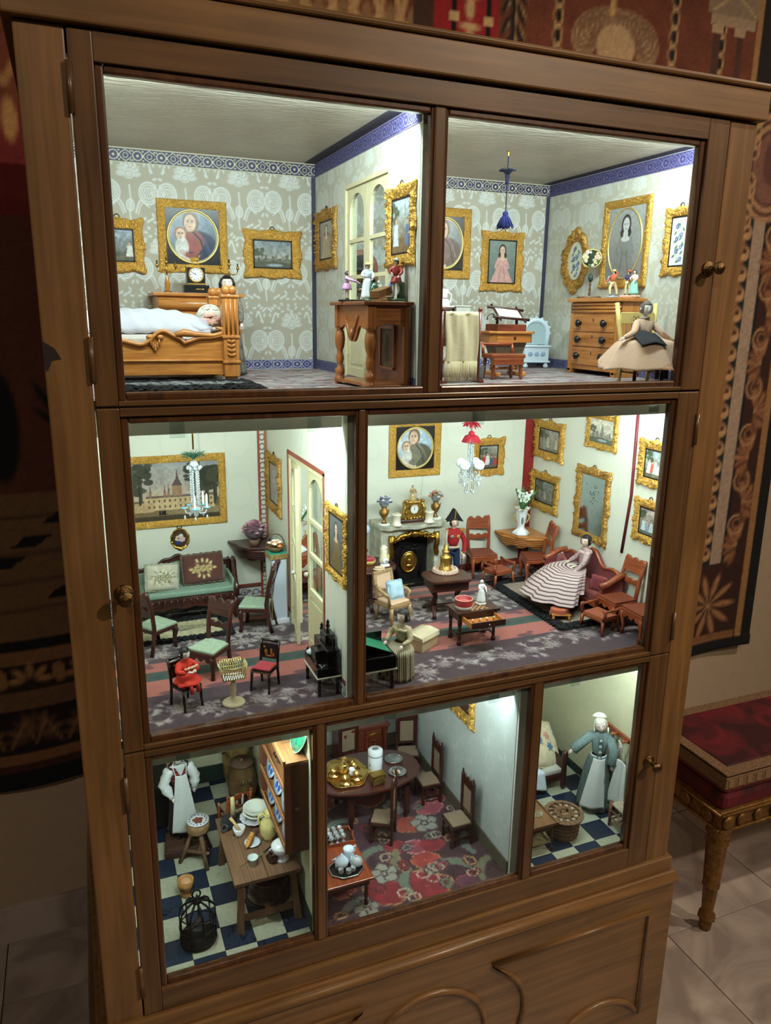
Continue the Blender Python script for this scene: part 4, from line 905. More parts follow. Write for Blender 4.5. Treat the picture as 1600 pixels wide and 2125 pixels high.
def p_mother(bg0=(90, 104, 122), bg1=(150, 162, 172), robe=(52, 58, 84), dress=(150, 80, 70), rot=0):
    def f(p):
        w_, h = p.w, p.h; p.c[:] = (26, 20, 18); cx, cy = w_/2, h/2; rx, ry = w_*.44, h*.44
        p.ell(cx, cy, rx*1.08, ry*1.08, (206, 184, 120)); p.ell(cx, cy, rx, ry, bg0); q = p.c.copy(); Rx, Ry = rx, ry; rx, ry = rx*1.45, ry*1.45; cy -= Ry*.12; cx -= Rx*.05
        p.ell(cx-rx*.3, cy+ry*.4, rx*.8, ry*.7, bg1, .7, soft=.8)
        p.ell(cx+rx*.18, cy-ry*.35, rx*.62, ry*.6, robe, soft=.1); p.ell(cx+rx*.05, cy-ry*.05, rx*.3, ry*.32, dress); p.ell(cx-rx*.02, cy+ry*.5, rx*.24, ry*.3, (120, 96, 80)); p.ell(cx-rx*.04, cy+ry*.46, rx*.17, ry*.24, (214, 178, 152))
        p.ell(cx-rx*.34, cy+ry*.16, rx*.18, ry*.2, (150, 112, 80)); p.ell(cx-rx*.33, cy+ry*.13, rx*.14, ry*.17, (220, 184, 158)); p.ell(cx-rx*.3, cy-ry*.22, rx*.2, ry*.3, (206, 200, 190)); p.ell(cx-rx*.15, cy-ry*.55, rx*.26, ry*.16, (214, 196, 180), rot=-.5); p.line([(cx+rx*.3, cy-ry*.1), (cx, cy-ry*.5), (cx-rx*.3, cy-ry*.35)], rx*.14, dress)
        for ex, ey, k in ((-.04, .47, 1), (-.33, .13, .75)):
            for s in (-1, 1): p.ell(cx+(ex+s*.065*k)*rx, cy+(ey+.03)*ry, rx*.03*k, ry*.016*k, (50, 36, 34)); p.line([(cx+(ex+s*.03*k)*rx, cy+(ey+.08*k)*ry), (cx+(ex+s*.1*k)*rx, cy+(ey+.075*k)*ry)], rx*.018, (110, 80, 64))
            p.ell(cx+ex*rx, cy+(ey-.11*k)*ry, rx*.04*k, ry*.014, (170, 80, 74)); p.line([(cx+ex*rx, cy+(ey+.03)*ry), (cx+(ex+.012)*rx, cy+(ey-.05*k)*ry)], rx*.016, (186, 146, 122))
        p.line([(cx+rx*.4, cy-ry*.5), (cx+rx*.25, cy), (cx+rx*.05, cy+ry*.2)], rx*.05, tuple(int(v*.7) for v in robe)); p.line([(cx+rx*.5, cy-ry*.3), (cx+rx*.35, cy+ry*.05)], rx*.05, tuple(min(255, int(v*1.4)) for v in robe)); p.ell(cx-rx*.3, cy-ry*.3, rx*.12, ry*.18, (226, 222, 214), .7, soft=.6)
        d = np.sqrt(((p.x-w_/2)/Rx)**2+((p.y-h/2)/Ry)**2) > 1; p.c[d] = q[d]; p.noise(1.2, .16, 5); p.noise(4, .1, 8)
    return f
def p_lady(bg=(128, 140, 134), dress=(206, 158, 150), hair=(44, 32, 28), full=False, gray=False):
    def f(p):
        w_, h = p.w, p.h; p.vgrad(tuple(int(v*.8) for v in bg), bg); cx = w_/2
        p.poly([(cx-w_*.42, 0), (cx+w_*.42, 0), (cx+w_*.12, h*.46), (cx-w_*.12, h*.46)], dress); p.ell(cx, h*.52, w_*.2, h*.12, dress)
        p.ell(cx, h*.76, w_*.13, h*.14, hair); p.ell(cx, h*.65, w_*.15, h*.08, hair); p.ell(cx, h*.62, w_*.07, h*.08, (214, 178, 156)); p.ell(cx, h*.76, w_*.09, h*.1, (216, 182, 160)); p.ell(cx, h*.565, w_*.12, h*.04, (216, 182, 160))
        p.ell(cx, h*.705, w_*.025, h*.008, (160, 70, 66)); p.line([(cx, h*.765), (cx+w_*.006, h*.735)], w_*.01, (180, 140, 118))
        for s in (-1, 1): p.line([(cx+s*w_*.18, h*.5), (cx+s*w_*.24, h*.38), (cx, h*.34)], w_*.07, dress); p.ell(cx+s*w_*.035, h*.77, w_*.014, h*.008, (40, 30, 30))
        p.line([(cx-w_*.12, 0), (cx-w_*.04, h*.4)], w_*.03, tuple(int(v*.8) for v in dress)); p.line([(cx+w_*.15, 0), (cx+w_*.05, h*.4)], w_*.03, tuple(int(v*.8) for v in dress)); p.noise(2, .12, 3)
        if gray: g = p.c.mean(-1, keepdims=True); p.c = g*np.array((1.0, 1.0, .98))
    return f
def p_flowers(bg=(214, 222, 226), tall=True):
    def f(p):
        p.c[:] = bg; g = random.Random(5)
        p.line([(p.w*.5, p.h*.08), (p.w*.45, p.h*.5), (p.w*.55, p.h*.92)], p.w*.03, (90, 110, 80))
        for i in range(14): y = p.h*(.1+.8*i/14); x = p.w*(.5+.24*sin(i*2.4)); p.ell(x, y, p.w*.1, p.w*.045, (78, 112, 74), rot=g.uniform(-1, 1))
        for i in range(9): y = p.h*(.14+.74*i/9); x = p.w*(.5+.15*cos(i*2)); p.flower(x, y, p.w*.1, [(104, 110, 168), (208, 214, 208), (70, 80, 140)][i % 3], None, 5, (220, 206, 140))
    return f
def p_land(sky=(150, 160, 164), g=(112, 110, 92), seed=2, gray=False, tower=True):
    def f(p):
        p.vgrad((186, 180, 166), sky); p.rect(0, 0, p.w, p.h*.34, g); p.noise(1.3, .25, seed)
        if tower: p.poly([(p.w*.48, p.h*.3), (p.w*.58, p.h*.3), (p.w*.57, p.h*.66), (p.w*.53, p.h*.84), (p.w*.49, p.h*.66)], (110, 104, 100))
        for i in range(9): x = p.w*(.1+.09*i); p.rect(x, p.h*.3, x+p.w*.07, p.h*(.38+.05*(i % 3)), (136, 126, 112) if i % 2 else (104, 98, 94))
        p.tree(p.w*.14, p.h*.2, p.h*.55, p.w*.14, (74, 78, 62), seed); p.poly([(0, 0), (p.w, 0), (p.w, p.h*.18), (p.w*.5, p.h*.26), (0, p.h*.2)], (84, 86, 72)); p.ell(p.w*.55, p.h*.12, p.w*.2, p.h*.05, (150, 166, 176)); p.noise(2.6, .2, seed+2)
        if gray: q = p.c.mean(-1, keepdims=True); p.c = q*np.array((1., .98, .93))
    return f
def p_castle(p):
    w_, h = p.w, p.h; p.vgrad((206, 178, 152), (146, 150, 156), h*.3, h); p.ell(w_*.4, h*.8, w_*.3, h*.2, (168, 160, 152), .6, soft=.8); p.noise(.5, .12, 7)
    p.rect(0, 0, w_, h*.36, (120, 98, 70)); p.poly([(w_*.3, h*.12), (w_, h*.06), (w_, h*.2), (w_*.55, h*.22)], (140, 122, 92)); p.rect(0, 0, w_, h*.08, (60, 54, 44), .8)
    p.rect(w_*.2, h*.18, w_*.95, h*.42, (202, 174, 132)); p.rect(w_*.22, h*.4, w_*.94, h*.44, (112, 96, 88)); p.rect(w_*.02, h*.16, w_*.3, h*.32, (190, 158, 116))
    for i in range(13):
        for j in range(2): x = w_*(.24+.055*i); p.rect(x, h*(.22+.1*j), x+w_*.018, h*(.27+.1*j), (110, 88, 66))
    p.rect(w_*.5, h*.42, w_*.6, h*.62, (160, 124, 98)); p.poly([(w_*.49, h*.6), (w_*.61, h*.6), (w_*.57, h*.72), (w_*.555, h*.9), (w_*.54, h*.72)], (96, 80, 80))
    for x in (.42, .46, .27): p.poly([(w_*(x-.015), h*.42), (w_*(x+.015), h*.42), (w_*x, h*.64)], (104, 84, 80)); p.rect(w_*(x-.014), h*.4, w_*(x+.014), h*.5, (150, 118, 94))
    for x, y0, r, sd in ((.07, .18, .15, 1), (.16, .3, .13, 2), (.86, .2, .16, 3), (.95, .25, .15, 4), (.72, .3, .09, 6)): p.tree(w_*x, h*y0, h*.72, w_*r, (54, 56, 46), sd); p.tree(w_*x+.4, h*(y0+.05), h*.66, w_*r*.8, (74, 74, 58), sd+9)
    for x in (.36, .39, .41): person_on(p, w_*x, h*.1, h*.1, (40, 34, 32))
    p.noise(2, .14, 3)
def p_mirror(p): p.c[:] = (150, 165, 170)

# ================================================================ upper storey: bedroom
def french_door(par, x, y0, y1, z0, z1, leaves, cm=(206, 196, 158)):
    "two glazed leaves in an opening of the partition; leaves: list of (hinge y, far y offset, open angle)"
    cmn = mat(cm, .45, 0, .1, 60, .05)
    d = part('french_door', par)
    for q in ((y0-.4, y0+.3, z0, z1+.4), (y1-.3, y1+.4, z0, z1+.4), (y0, y1, z1-.3, z1+.5)): M().box(x-.15, q[0], q[2], x+2.3, q[1], q[3]).build('door_casing', cmn, d, .1)
    H = z1-z0-.6; Wd = (y1-y0)/2-.35
    for hy, sg, ang in leaves:
        T = TX(x+.6, hy, z0+.2, rz=ang) if sg > 0 else TX(x+.6, hy, z0+.2, rz=ang)
        s = sg; m = M(); st = 1.5
        yy = lambda a, b: (min(s*a, s*b), max(s*a, s*b))
        def bx(a, b, c0, c1, th=.35): p_, q_ = yy(a, b); m.box(-th, p_, c0, th, q_, c1, T)
        bx(0, st, 0, H); bx(Wd-st, Wd, 0, H)
        for a, b in ((0, 1.6), (H*.3, H*.3+1.6), (H*.53, H*.53+.7), (H*.72, H*.72+.7)): bx(st, Wd-st, a, b)
        bx(st, Wd-st, 1.6, H*.3, .18); bx(st+.6, Wd-st-.6, 2.4, H*.3-.8, .3)
        k = 14; ap = [(st, H*.86)]+[(st+(Wd-2*st)*(1-cos(PI*i/k))/2, H*.86+(H*.11)*sin(PI*i/k)) for i in range(k+1)]+[(Wd-st, H*.86), (Wd-st, H), (st, H)]
        m.prism([(s*a, b) for a, b in ap], -.35, .35, 'yz', T)
        m.build('door_leaf', cmn, d)
        for a, b in ((H*.3+1.6, H*.53), (H*.53+.7, H*.72), (H*.72+.7, H*.97)):
            p_, q_ = yy(st, Wd-st); M().box(-.06, p_, a, .06, q_, b, T).build('pane', GLASS, d)
        M().ell((-.9, s*(Wd-.8), H*.42), .5, 10, 8, T).build('door_knob', mat((190, 184, 170), .3), d)
        for zz in (.12, .5, .88): M().ell((-.45, s*.5, H*zz), .16, 6, 5, T).build('nail', mat((220, 214, 196), .4), d)
def bedroom():
    z = UZ0; Y = YB-.1
    picture('gilt frame with two children, cut off beside the bedroom door stile', 14.2, Y, 178.9, 10, 10.4, 2, p_group(seed=3, n=2))
    picture('square gilt frame with round mother and child print above the black clock', 29.1, Y, 181.2, 14.3, 14.4, 1.7, p_mother(), style='rect', slip=False, oval=(.95, .95, .22), ring=False, backc=(20, 16, 14))
    picture('small gilt landscape with a seated figure on the bedroom back wall', 46, Y, 178.4, 12.6, 9.9, 2, p_land((120, 132, 138), (104, 106, 92), 4, tower=False))
    picture('narrow gilt frame beside the corner of the bedroom side wall', 55.7, 50, 181.2, 13.4, 12, 2.1, p_lady((150, 140, 130), (170, 150, 120)), 'r', mt=GILT2)
    picture('ornate gilt frame with couple under a blossoming arch, beside the white door', 55.7, 9.8, 180.2, 11.6, 12.6, 1.9, p_group((176, 196, 206), (120, 96, 66), ((206, 214, 224), (92, 110, 150)), 8, 2), 'r')
    french_door(CAB, 55.9, 16, 38.5, z, 189.8, ((16.3, 1, 0), (38.2, -1, 0)))
    # bed
    t = thing('bed', 'honey-coloured wooden bed with carved wavy side and heart-topped corner post', 'bed', (18, 34, z))
    wv = lambda x: 7.7+1.1*sin((x+1.6)*.62)+.25*cos(x*1.3) if x < 3.6 else 7.4-.6*cos((x-3.6)*.9)*max(0, 1-(x-3.6)/6)+.9*max(0, (x-6)/5)
    xs = np.linspace(-13.4, 11, 50); top = [(x, wv(x)) for x in xs]
    M().prism([(-13.4, 1.4), (11, 1.4)]+top[::-1], -7, -6.1).build('side_panel', OAKX, t, .08)
    M().tube([(x, -7.15, z_) for x, z_ in top], .38, 8).build('serpent_moulding', OAKX, t)
    M().tube([(2.6, -7.2, 8.3), (4, -7.3, 8.7), (6, -7.2, 8.4), (9, -7.2, 8.2), (10.6, -7.2, 8.6), (10.8, -7.2, 9.4), (9.6, -7.2, 9.6)], [.45, .7, .5, .4, .4, .35, .2], 8).build('serpent_head', OAKX, t)
    M().tube([(-13.4, -7.1, 3.9), (11, -7.1, 3.9)], .22, 6).build('bead_moulding', OAKX, t)
    m = M()
    for k in range(5): m.ell((-.9+(k-2)*.35, -7.2, 7-.5*(2-abs(k-2))), (.22, .3, .7), 8, 6)
    for s in (-1, 1): m.ell((-.9+s*.9, -7.2, 7.9), (.6, .35, .45), 8, 6)
    m.build('leaf_carving', OAKX, t)
    M().box(-13.4, 7, 1.4, 11, 7.8, 9).build('side_panel', OAKX, t)
    for y in (-7.6, 6.2):
        M().box(10.8, y, 1, 13.6, y+2, 15).build('post', OAK, t, .1)
        for zz in (15, 8, 3.6): M().box(10.6, y-.2, zz-.25, 13.8, y+2.2, zz+.25).build('post_moulding', OAK, t, .12)
        for s in (-1, 1): M().ell((12.2+s*.6, y+.9, 16), (.8, .8, .85), 12, 8).build('heart_finial', OAK, t)
        M().box(11.2, y+.3, 0, 13.2, y+1.7, 1).build('foot', OAK, t)
        for x in (11.4, 12.2, 13): M().tube([(x, y-.05, 8.6), (x, y-.05, 14.6)], .2, 6).build('reed', OAK, t)
        m = M()
        for k in range(4):
            for s in (-1, 1): m.ell((12.2+s*.45, y-.05, 4.6+k*.8), (.5, .2, .25), 8, 5, TX(12.2, 0, 4.6+k*.8, ry=-s*35) @ TX(-12.2, 0, -4.6-k*.8))
        m.build('leaf_carving', OAK, t)
    M().box(11.6, -5.6, 1.4, 12.6, 6.2, 13.6).build('headboard', OAKY, t, .1)
    M().box(-13.4, -6.1, 3, 11.6, 7, 5).build('base_boards', OAKX, t)
    M().box(-13.3, -5.9, 5, 11.4, 6.8, 8.4).build('mattress', mat((196, 190, 182), .9), t, .8)
    # lying doll
    d = thing('doll', 'doll lying in the bed in white gown and pale ribboned bonnet', 'doll', (18, 34, z+8.4))
    gown = mat((186, 184, 192), .85, 0, .4, 300, .04)
    def bl(u, v):
        x = -13+22*u; y = -5.4+10.8*v; e = sin(PI*v)**.6; hgt = (3.4+.7*sin(u*3.2)-.9*max(0, u-.75)*4)*e
        return (x, y, .1+max(0, hgt)+.12*sin(x*2.2+y*.6)+.1*sin(y*3+x))
    M().grid(bl, 60, 26).build('gown', gown, d, solid=.1)
    M().tube([(5.5, -3.5, 1.2), (7.5, -4.6, .8), (9.4, -4.4, .9)], [1, .8, .5], 8).build('sleeve', gown, d); hand(d, (9.4, -4.4, .9), (1, .2, 0), 1)
    skinned('body', [(0, 0, 1.5), (4, 0, 1.6), (7, 0, 1.6), (-6, -.8, 1.2), (-12, -.8, 1), (-6, .8, 1.2), (-12, .8, 1)], [(0, 1), (1, 2), (0, 3), (3, 4), (0, 5), (5, 6)], [1.5, 1.5, .8, 1, .7, 1, .7], mat((226, 208, 198), .4), d)
    head(d, 1.45, (9.4, .6, 2.2), rx=-60, rz=100, hairc=(90, 60, 40))
    bn = M(); C = (9.9, -.1, 2.6)
    bn.grid(lambda u, v: (C[0]+2.35*cos(2*PI*u)*sin(PI*.55*v+.02)*(1+.05*v*cos(18*2*PI*u)), C[1]-1.7*cos(PI*.55*v), C[2]+2.2*sin(2*PI*u)*sin(PI*.55*v+.02)*(1+.05*v*cos(18*2*PI*u))), 72, 14, True)
    bn.build('bonnet', mat((204, 200, 186), .9, 0, .8, 500, .2), d, solid=.1)
    for k in range(9):
        a = k*.7; M().grid(lambda u, v: (C[0]-.2+.9*cos(a)+(u-.5)*1.7*cos(a*1.7), C[1]-1.75-.3*sin(u*PI), C[2]+.8*sin(a)+(v-.5)*.8+.5*(u-.5)**2), 7, 4).build('ribbon', mat((228, 180, 164), .7), d, solid=.08)
    for q, y in ((2.4, .1), (1.9, -.9)): M().tube([(C[0]+q*cos(a), C[1]+y+.25*sin(a*9), C[2]+q*sin(a)) for a in np.linspace(0, 2*PI, 60, False)], .26, 6, True).build('frill', mat((210, 206, 190), .9, 0, .8, 400, .3), d)
    # rug
    p = Pic(26, 15, .22, (20, 20, 24)); p.ell(13.5, 7.6, 10.5, 3.4, (120, 120, 118)); p.rect(5, 5.4, 22, 9.6, (120, 120, 118), .7); p.noise(3, .5, 5)
    r_ = p.mesh('shaggy_rug', vcmat(1, .8, 700), None, 'xy', (7, 12, z+.06), lambda P, X, Y_: P+np.stack([.35*np.sin(Y_*5+X), .35*np.sin(X*4.1), .15+.75*fbm(X*1.7, Y_*1.7, 3)*np.clip(np.minimum(np.minimum(X, 26-X), np.minimum(Y_, 15-Y_))*1.2, 0, 1)], 1), solid=.08)
    tag(r_, 'small shaggy black rug with grey middle in front of the bed', 'rug')
    # commode, clock, candlesticks
    c = thing('chest_of_drawers', 'low wooden chest standing behind the bed under the round print', 'chest', (28.2, 52, z))
    M().box(-8.2, -4.6, 1, 8.2, 6, 15.2).build('body', OAKX, c, .1); M().box(-9, -5.2, 15.2, 9, 6, 15.9).build('top', OAKX, c, .15)
    for zz in (11.2, 13.6): M().tube([(-8, -4.7, zz), (8, -4.7, zz)], 1.15, 12).build('drawer', OAKX, c)
    for zz in (2, 5, 8): M().box(-7.6, -4.9, zz, 7.6, -4.5, zz+2.5).build('drawer', OAKX, c, .1)
    M().box(-8.6, -5, 0, 8.6, 6, 1.1).build('plinth', OAKX, c)
    k = thing('mantel_clock', 'black mantel clock with white dial and gilt deer on top', 'clock', (28.1, 51, z+15.9))
    M().box(-2.5, -1.4, 0, 2.5, 1.4, 1.6).build('base', BLACK, k, .1); M().box(-1.8, -1.1, 1.6, 1.8, 1.1, 5.2).build('case', BLACK, k, .08)
    for zz in (1.8, 5.1): M().box(-1.9, -1.2, zz-.12, 1.9, 1.2, zz+.12).build('gilt_band', GILT, k)
    p = Pic(2.8, 2.8, .07, (236, 236, 232)); p.ring(1.4, 1.4, 1.33, 1.33, .1, (170, 150, 90))
    for i in range(12): a = i*PI/6; p.line([(1.4+.95*sin(a), 1.4+.95*cos(a)), (1.4+1.2*sin(a), 1.4+1.2*cos(a))], .1, (30, 30, 30))
    p.line([(1.4, 1.4), (.95, 1.65)], .12, (20, 20, 20)); p.line([(1.4, 1.4), (.55, 1.75)], .08, (20, 20, 20))
    p.mesh('dial', VCG, k, 'xz', (-1.4, -1.16, 2.2), lambda P, X, Y_: np.stack([np.sqrt(np.clip(1-((Y_-1.4)/1.4)**2, 0, 1))*(X-1.4), P[:, 1], P[:, 2]], 1))
    M().tube([(1.42*cos(a), -1.18, 3.6+1.42*sin(a)) for a in np.linspace(0, 2*PI, 28, False)], .12, 6, True).build('bezel', GILT, k)
    dm = M(); dm.ell((0, 0, 6.6), (.9, .3, .4)); dm.tube([(.7, 0, 6.8), (1, 0, 7.3), (1.3, 0, 7.4)], [.2, .18, .1], 6)
    for x in (-.6, -.4, .45, .65): dm.tube([(x, 0, 6.4), (x, 0, 5.4)], .09, 5)
    dm.build('deer', GILT, k); M().box(-1.2, -.5, 5.2, 1.2, .5, 5.45).build('deer_base', GILT, k)
    for dx in (-.6, -.2, .2, .6): M().ell((dx+.6, -1.45, .8), (.25, .08, .12), 6, 5).build('mount', GILT, k)
    def cand(label, loc, amb):
        q = thing('candelabrum', label, 'candlestick', loc, 15, 'candelabra beside the black clock')
        M().lathe([(0, 0), (.9, 0), (.8, .25), (.3, .4)], n=14).build('foot', BRASS, q); M().lathe([(.3, .3), (.45, .8), (.55, 1.6), (.35, 2.6), (.2, 3.3)], n=12).build('stem', mat((176, 112, 36), .25, coat=.6) if amb else BRASS, q)
        M().tube([(-1.9, 0, 4.9), (-1.7, 0, 4.1), (-.8, 0, 3.8), (0, 0, 4.1), (.8, 0, 3.8), (1.7, 0, 4.1), (1.9, 0, 4.9)], .13, 6).build('arm', BRASS, q); M().tube([(0, 0, 3.2), (0, 0, 5.6)], .16, 6).build('shaft', BRASS, q)
        for x, h in ((-1.9, 4.9), (0, 5.6), (1.9, 4.9)): M().lathe([(0, 0), (.3, 0), (.35, .4), (.2, .5), (.18, 1.2), (0, 1.25)], (x, 0, h), 8).build('candle_cup', BRASS, q)
    cand('candelabrum with amber stem standing at the chest end left of the clock', (22.5, 51, z+15.9), True); cand('brass candelabrum partly hidden behind the dark-haired doll', (35, 51, z+15.9), False)
    # standing doll
    d = thing('doll', 'standing doll with long black hair in grey plaid dress behind the bedpost', 'doll', (33, 43.5, z), -8)
    pl = mat((118, 110, 100), .85, 0, .3, 300, .5)
    torso(d, pl, 10.5, 15, 1.7, [((-2.6, -.6, 12.3), (-2.8, -1, 9.8)), ((2.6, -.4, 12.3), (2.4, -.8, 10.2))], 1.15)
    for s in (-1, 1): hand(d, (s*2.5, -.9, 10), (0, -.2, -1), .9)
    def plaid(u, v):
        a = np.array((120, 112, 100.))
        if int(u*42) % 3 == 0: a = a*.62
        if int(v*16) % 4 == 0: a = a*.7
        return a
    skirt(d, vcmat(.85, .3, 300), 11, .2, 1.2, 3.2, vc=plaid, nu=84, nv=17)
    head(d, 1.3, (0, -.1, 17.6), style='braids')
    M().lathe([(1.7, 15.2), (1.5, 15.9), (.8, 16.4)], n=20, sy=.7).build('collar', mat((226, 220, 214), .8), d)
    # console with back panel
    t = thing('console_table', 'carved wooden console with two turned legs and inset picture on its back panel', 'table', (51.7, 12.3, z))
    X0, X1, Y0, Y1 = -3.9, 3.7, -8.2, 8.4
    M().box(X0-.9, Y0-.6, 13.7, X1+.2, Y1+.5, 14.3).build('top', wood((104, 54, 28), (150, 86, 48), 'x', 2.4), t, .12)
    rw = wood((140, 76, 36), (190, 118, 64), 'z', 2.4); rx = wood((140, 76, 36), (190, 118, 64), 'x', 2.4)
    ap = [(Y0+.5, 13.7), (Y0+.5, 10)]+[(Y0+.8+(Y1-Y0-1.6)*q, 10.3-2.9*math.exp(-((q-.5)/.16)**2)+.35*cos(q*25)) for q in np.linspace(0, 1, 30)]+[(Y1-.5, 10), (Y1-.5, 13.7)]
    M().prism(ap, X0+.2, X0+.7, 'yz').build('front_apron', rx, t, .06)
    m = M(); m.ell((X0+.1, .1, 9), (.4, .9, 1), 10, 8)
    for s in (-1, 1): m.tube([(X0+.1, s*.5, 8.6), (X0+.1, s*2, 10.4), (X0+.1, s*3.2, 12)], [.4, .3, .15], 6)
    m.build('shell_carving', rx, t)
    M().prism([(X0+.4, 13.7), (X1, 13.7), (X1, 9.6)]+[(X1-.3-(X1-X0-1)*q, 10+.8*sin(PI*q)) for q in np.linspace(0, 1, 12)]+[(X0+.4, 10)], Y0+.2, Y0+.6).build('side_apron', rx, t, .06)
    for y in (Y0+.7, Y1-.7):
        M().box(X0-.1, y-.75, 10, X0+1.4, y+.75, 13.7).build('leg_block', rw, t, .1)
        M().lathe([(0, 0), (.85, 0), (.85, 1), (.6, 1.2), (.85, 1.6), (.85, 2.4), (.45, 2.8), (.55, 3.4), (.75, 4.2), (.6, 5), (.5, 5.6), (.8, 6.4), (.95, 7.6), (.8, 8.8), (.55, 9.3), (.85, 9.6), (.85, 10)], (X0+.65, y, .3), 16).build('leg', rw, t)
    M().prism([(X0-.3, Y0), (X1, Y0), (X1, Y1), (X0-.3, Y1), (X0+.9, Y1*.4), (X0+.9, Y0*.4)], .4, 1.0, 'xy').build('lower_shelf', rx, t, .1)
    for x, y in ((X0+.4, Y0+.6), (X0+.4, Y1-.6), (X1-.6, Y0+.6), (X1-.6, Y1-.6)): M().box(x-.5, y-.5, 0, x+.5, y+.5, .45).build('foot', rw, t)
    dkb = wood((112, 64, 38), (150, 92, 56), 'z', 2.4)
    M().box(X1-.6, Y0+.3, 1, X1, Y1-.3, 13.7).build('back_panel', dkb, t)
    for y in (Y0+.6, Y1-.6): M().box(X1-1.2, y-.6, 1, X1-.5, y+.6, 13.7).build('pilaster', rw, t, .08)
    p = Pic(6, 6.6, .15, (126, 112, 92)); p.ell(3.4, 3, 1.1, 2.4, (96, 80, 62), .8, soft=.4); p.line([(2.2, 1), (3.4, 5.6), (4.4, 1)], .2, (66, 52, 40)); p.line([(3, 1), (3.6, 4), (3.9, 1)], .2, (66, 52, 40)); p.noise(1.2, .2, 2)
    p.mesh('inset_picture', VC, t, 'yz', (X1-.66, -2.6, 3.4))
    for a in ((-3, 3, 3.8, 3.5), (-3, 9.9, 3.8, 10.4), (-3, 3, -2.5, 10.4), (3.3, 3, 3.8, 10.4)): M().box(X1-.95, a[0], a[1], X1-.55, a[2], a[3]).build('inset_frame', rw, t, .08)
    zt = z+14.3
    # figurines on the console
    g = thing('figurine', 'porcelain girl in pink coat leaning over a small brown dog', 'figurine', (47.9, 14.6, zt+.35), 55, 'porcelain figurines')
    human(g, 4.7, (206, 156, 200), (220, 206, 200), hairc=(36, 26, 26), arms=[((-.8, -1, 3.1), (-.4, -1.9, 2.9)), ((.8, -1, 3.1), (.5, -1.9, 2.8))])
    skirt(g, PORC((206, 156, 200)), 2.7, 1.6, .5, .85, folds=6, nu=30, nv=5, solid=.03); M().box(-1.3, -3.4, -.35, 1.3, 1.2, 0).build('base', PORC((40, 34, 30)), g, .1)
    dg = M(); dg.ell((.2, -2.4, 1.5), (.35, .8, .45)); dg.ell((.2, -3.1, 2.1), (.3, .35, .35))
    for y in (-2, -2.8): dg.tube([(.2, y, 1.3), (.2, y-.1, 0)], .12, 5)
    dg.build('dog', PORC((84, 58, 40)), g)
    g = thing('figurine', 'porcelain lady in white dress and yellow bonnet on a green mound', 'figurine', (51, 13, zt+.4), -15, 'porcelain figurines')
    human(g, 6.0, (214, 224, 232), (0, 0, 0), skirtc=(224, 226, 232), hat=(214, 196, 120), base=(1.6, (50, 84, 54)))
    M().tube([(1, -.6, 0), (1.1, -.7, 1.6), (.9, -.6, 3)], [.9, 1, .5], 10).build('tree_stump', PORC((36, 74, 50)), g); M().ell((.9, -.8, 3.2), (.5, .5, .35)).build('bird', PORC((52, 52, 60)), g)
    g = thing('figurine', 'small plain white porcelain seated figure behind the open book', 'figurine', (53.2, 13.5, zt), -20, 'porcelain figurines')
    human(g, 3.6, (224, 224, 226), (0, 0, 0), skirtc=(224, 224, 226), hairc=(220, 220, 222), skin=(226, 226, 228))
    g = thing('figurine', 'porcelain man in red coat and grey hat on a green rocky base', 'figurine', (53.9, 7.4, zt+.5), -40, 'porcelain figurines')
    human(g, 6.4, (150, 50, 42), (216, 214, 204), hat=(150, 146, 136), base=(1.5, (58, 96, 66)), stride=.15); skirt(g, PORC((150, 50, 42)), 3.6, 2.5, .6, .95, folds=5, nu=30, nv=5, solid=.03)
    M().lathe([(0, 0), (.7, 0), (.6, 1.6), (.75, 2.4), (.5, 2.7), (0, 2.7)], (.7, .5, 0), 10).build('tree_stump', PORC((52, 84, 56)), g); M().ell((-.9, -.2, 1.9), (.35, .3, .8)).build('blue_cloth', PORC((92, 140, 206)), g)
    b = thing('book', 'small worn brown book lying tilted on the console', 'book', (51.6, 7.6, zt), 25)
    T = TX(0, 0, .05, ry=-16)
    M().box(-1.5, -1.1, .9, 1.6, 1.1, 2.1, T).build('cover', mat((122, 86, 46), .7, 0, .3, 200, .3), b, .1)
    for q in range(4): M().box(-1.4, -1.0, .1+q*.42, 1.4-.12*q, 1.0, .42+q*.42).build('pages', mat((176, 142, 94), .8, 0, .4, 200, .2), b, .04)
bedroom()

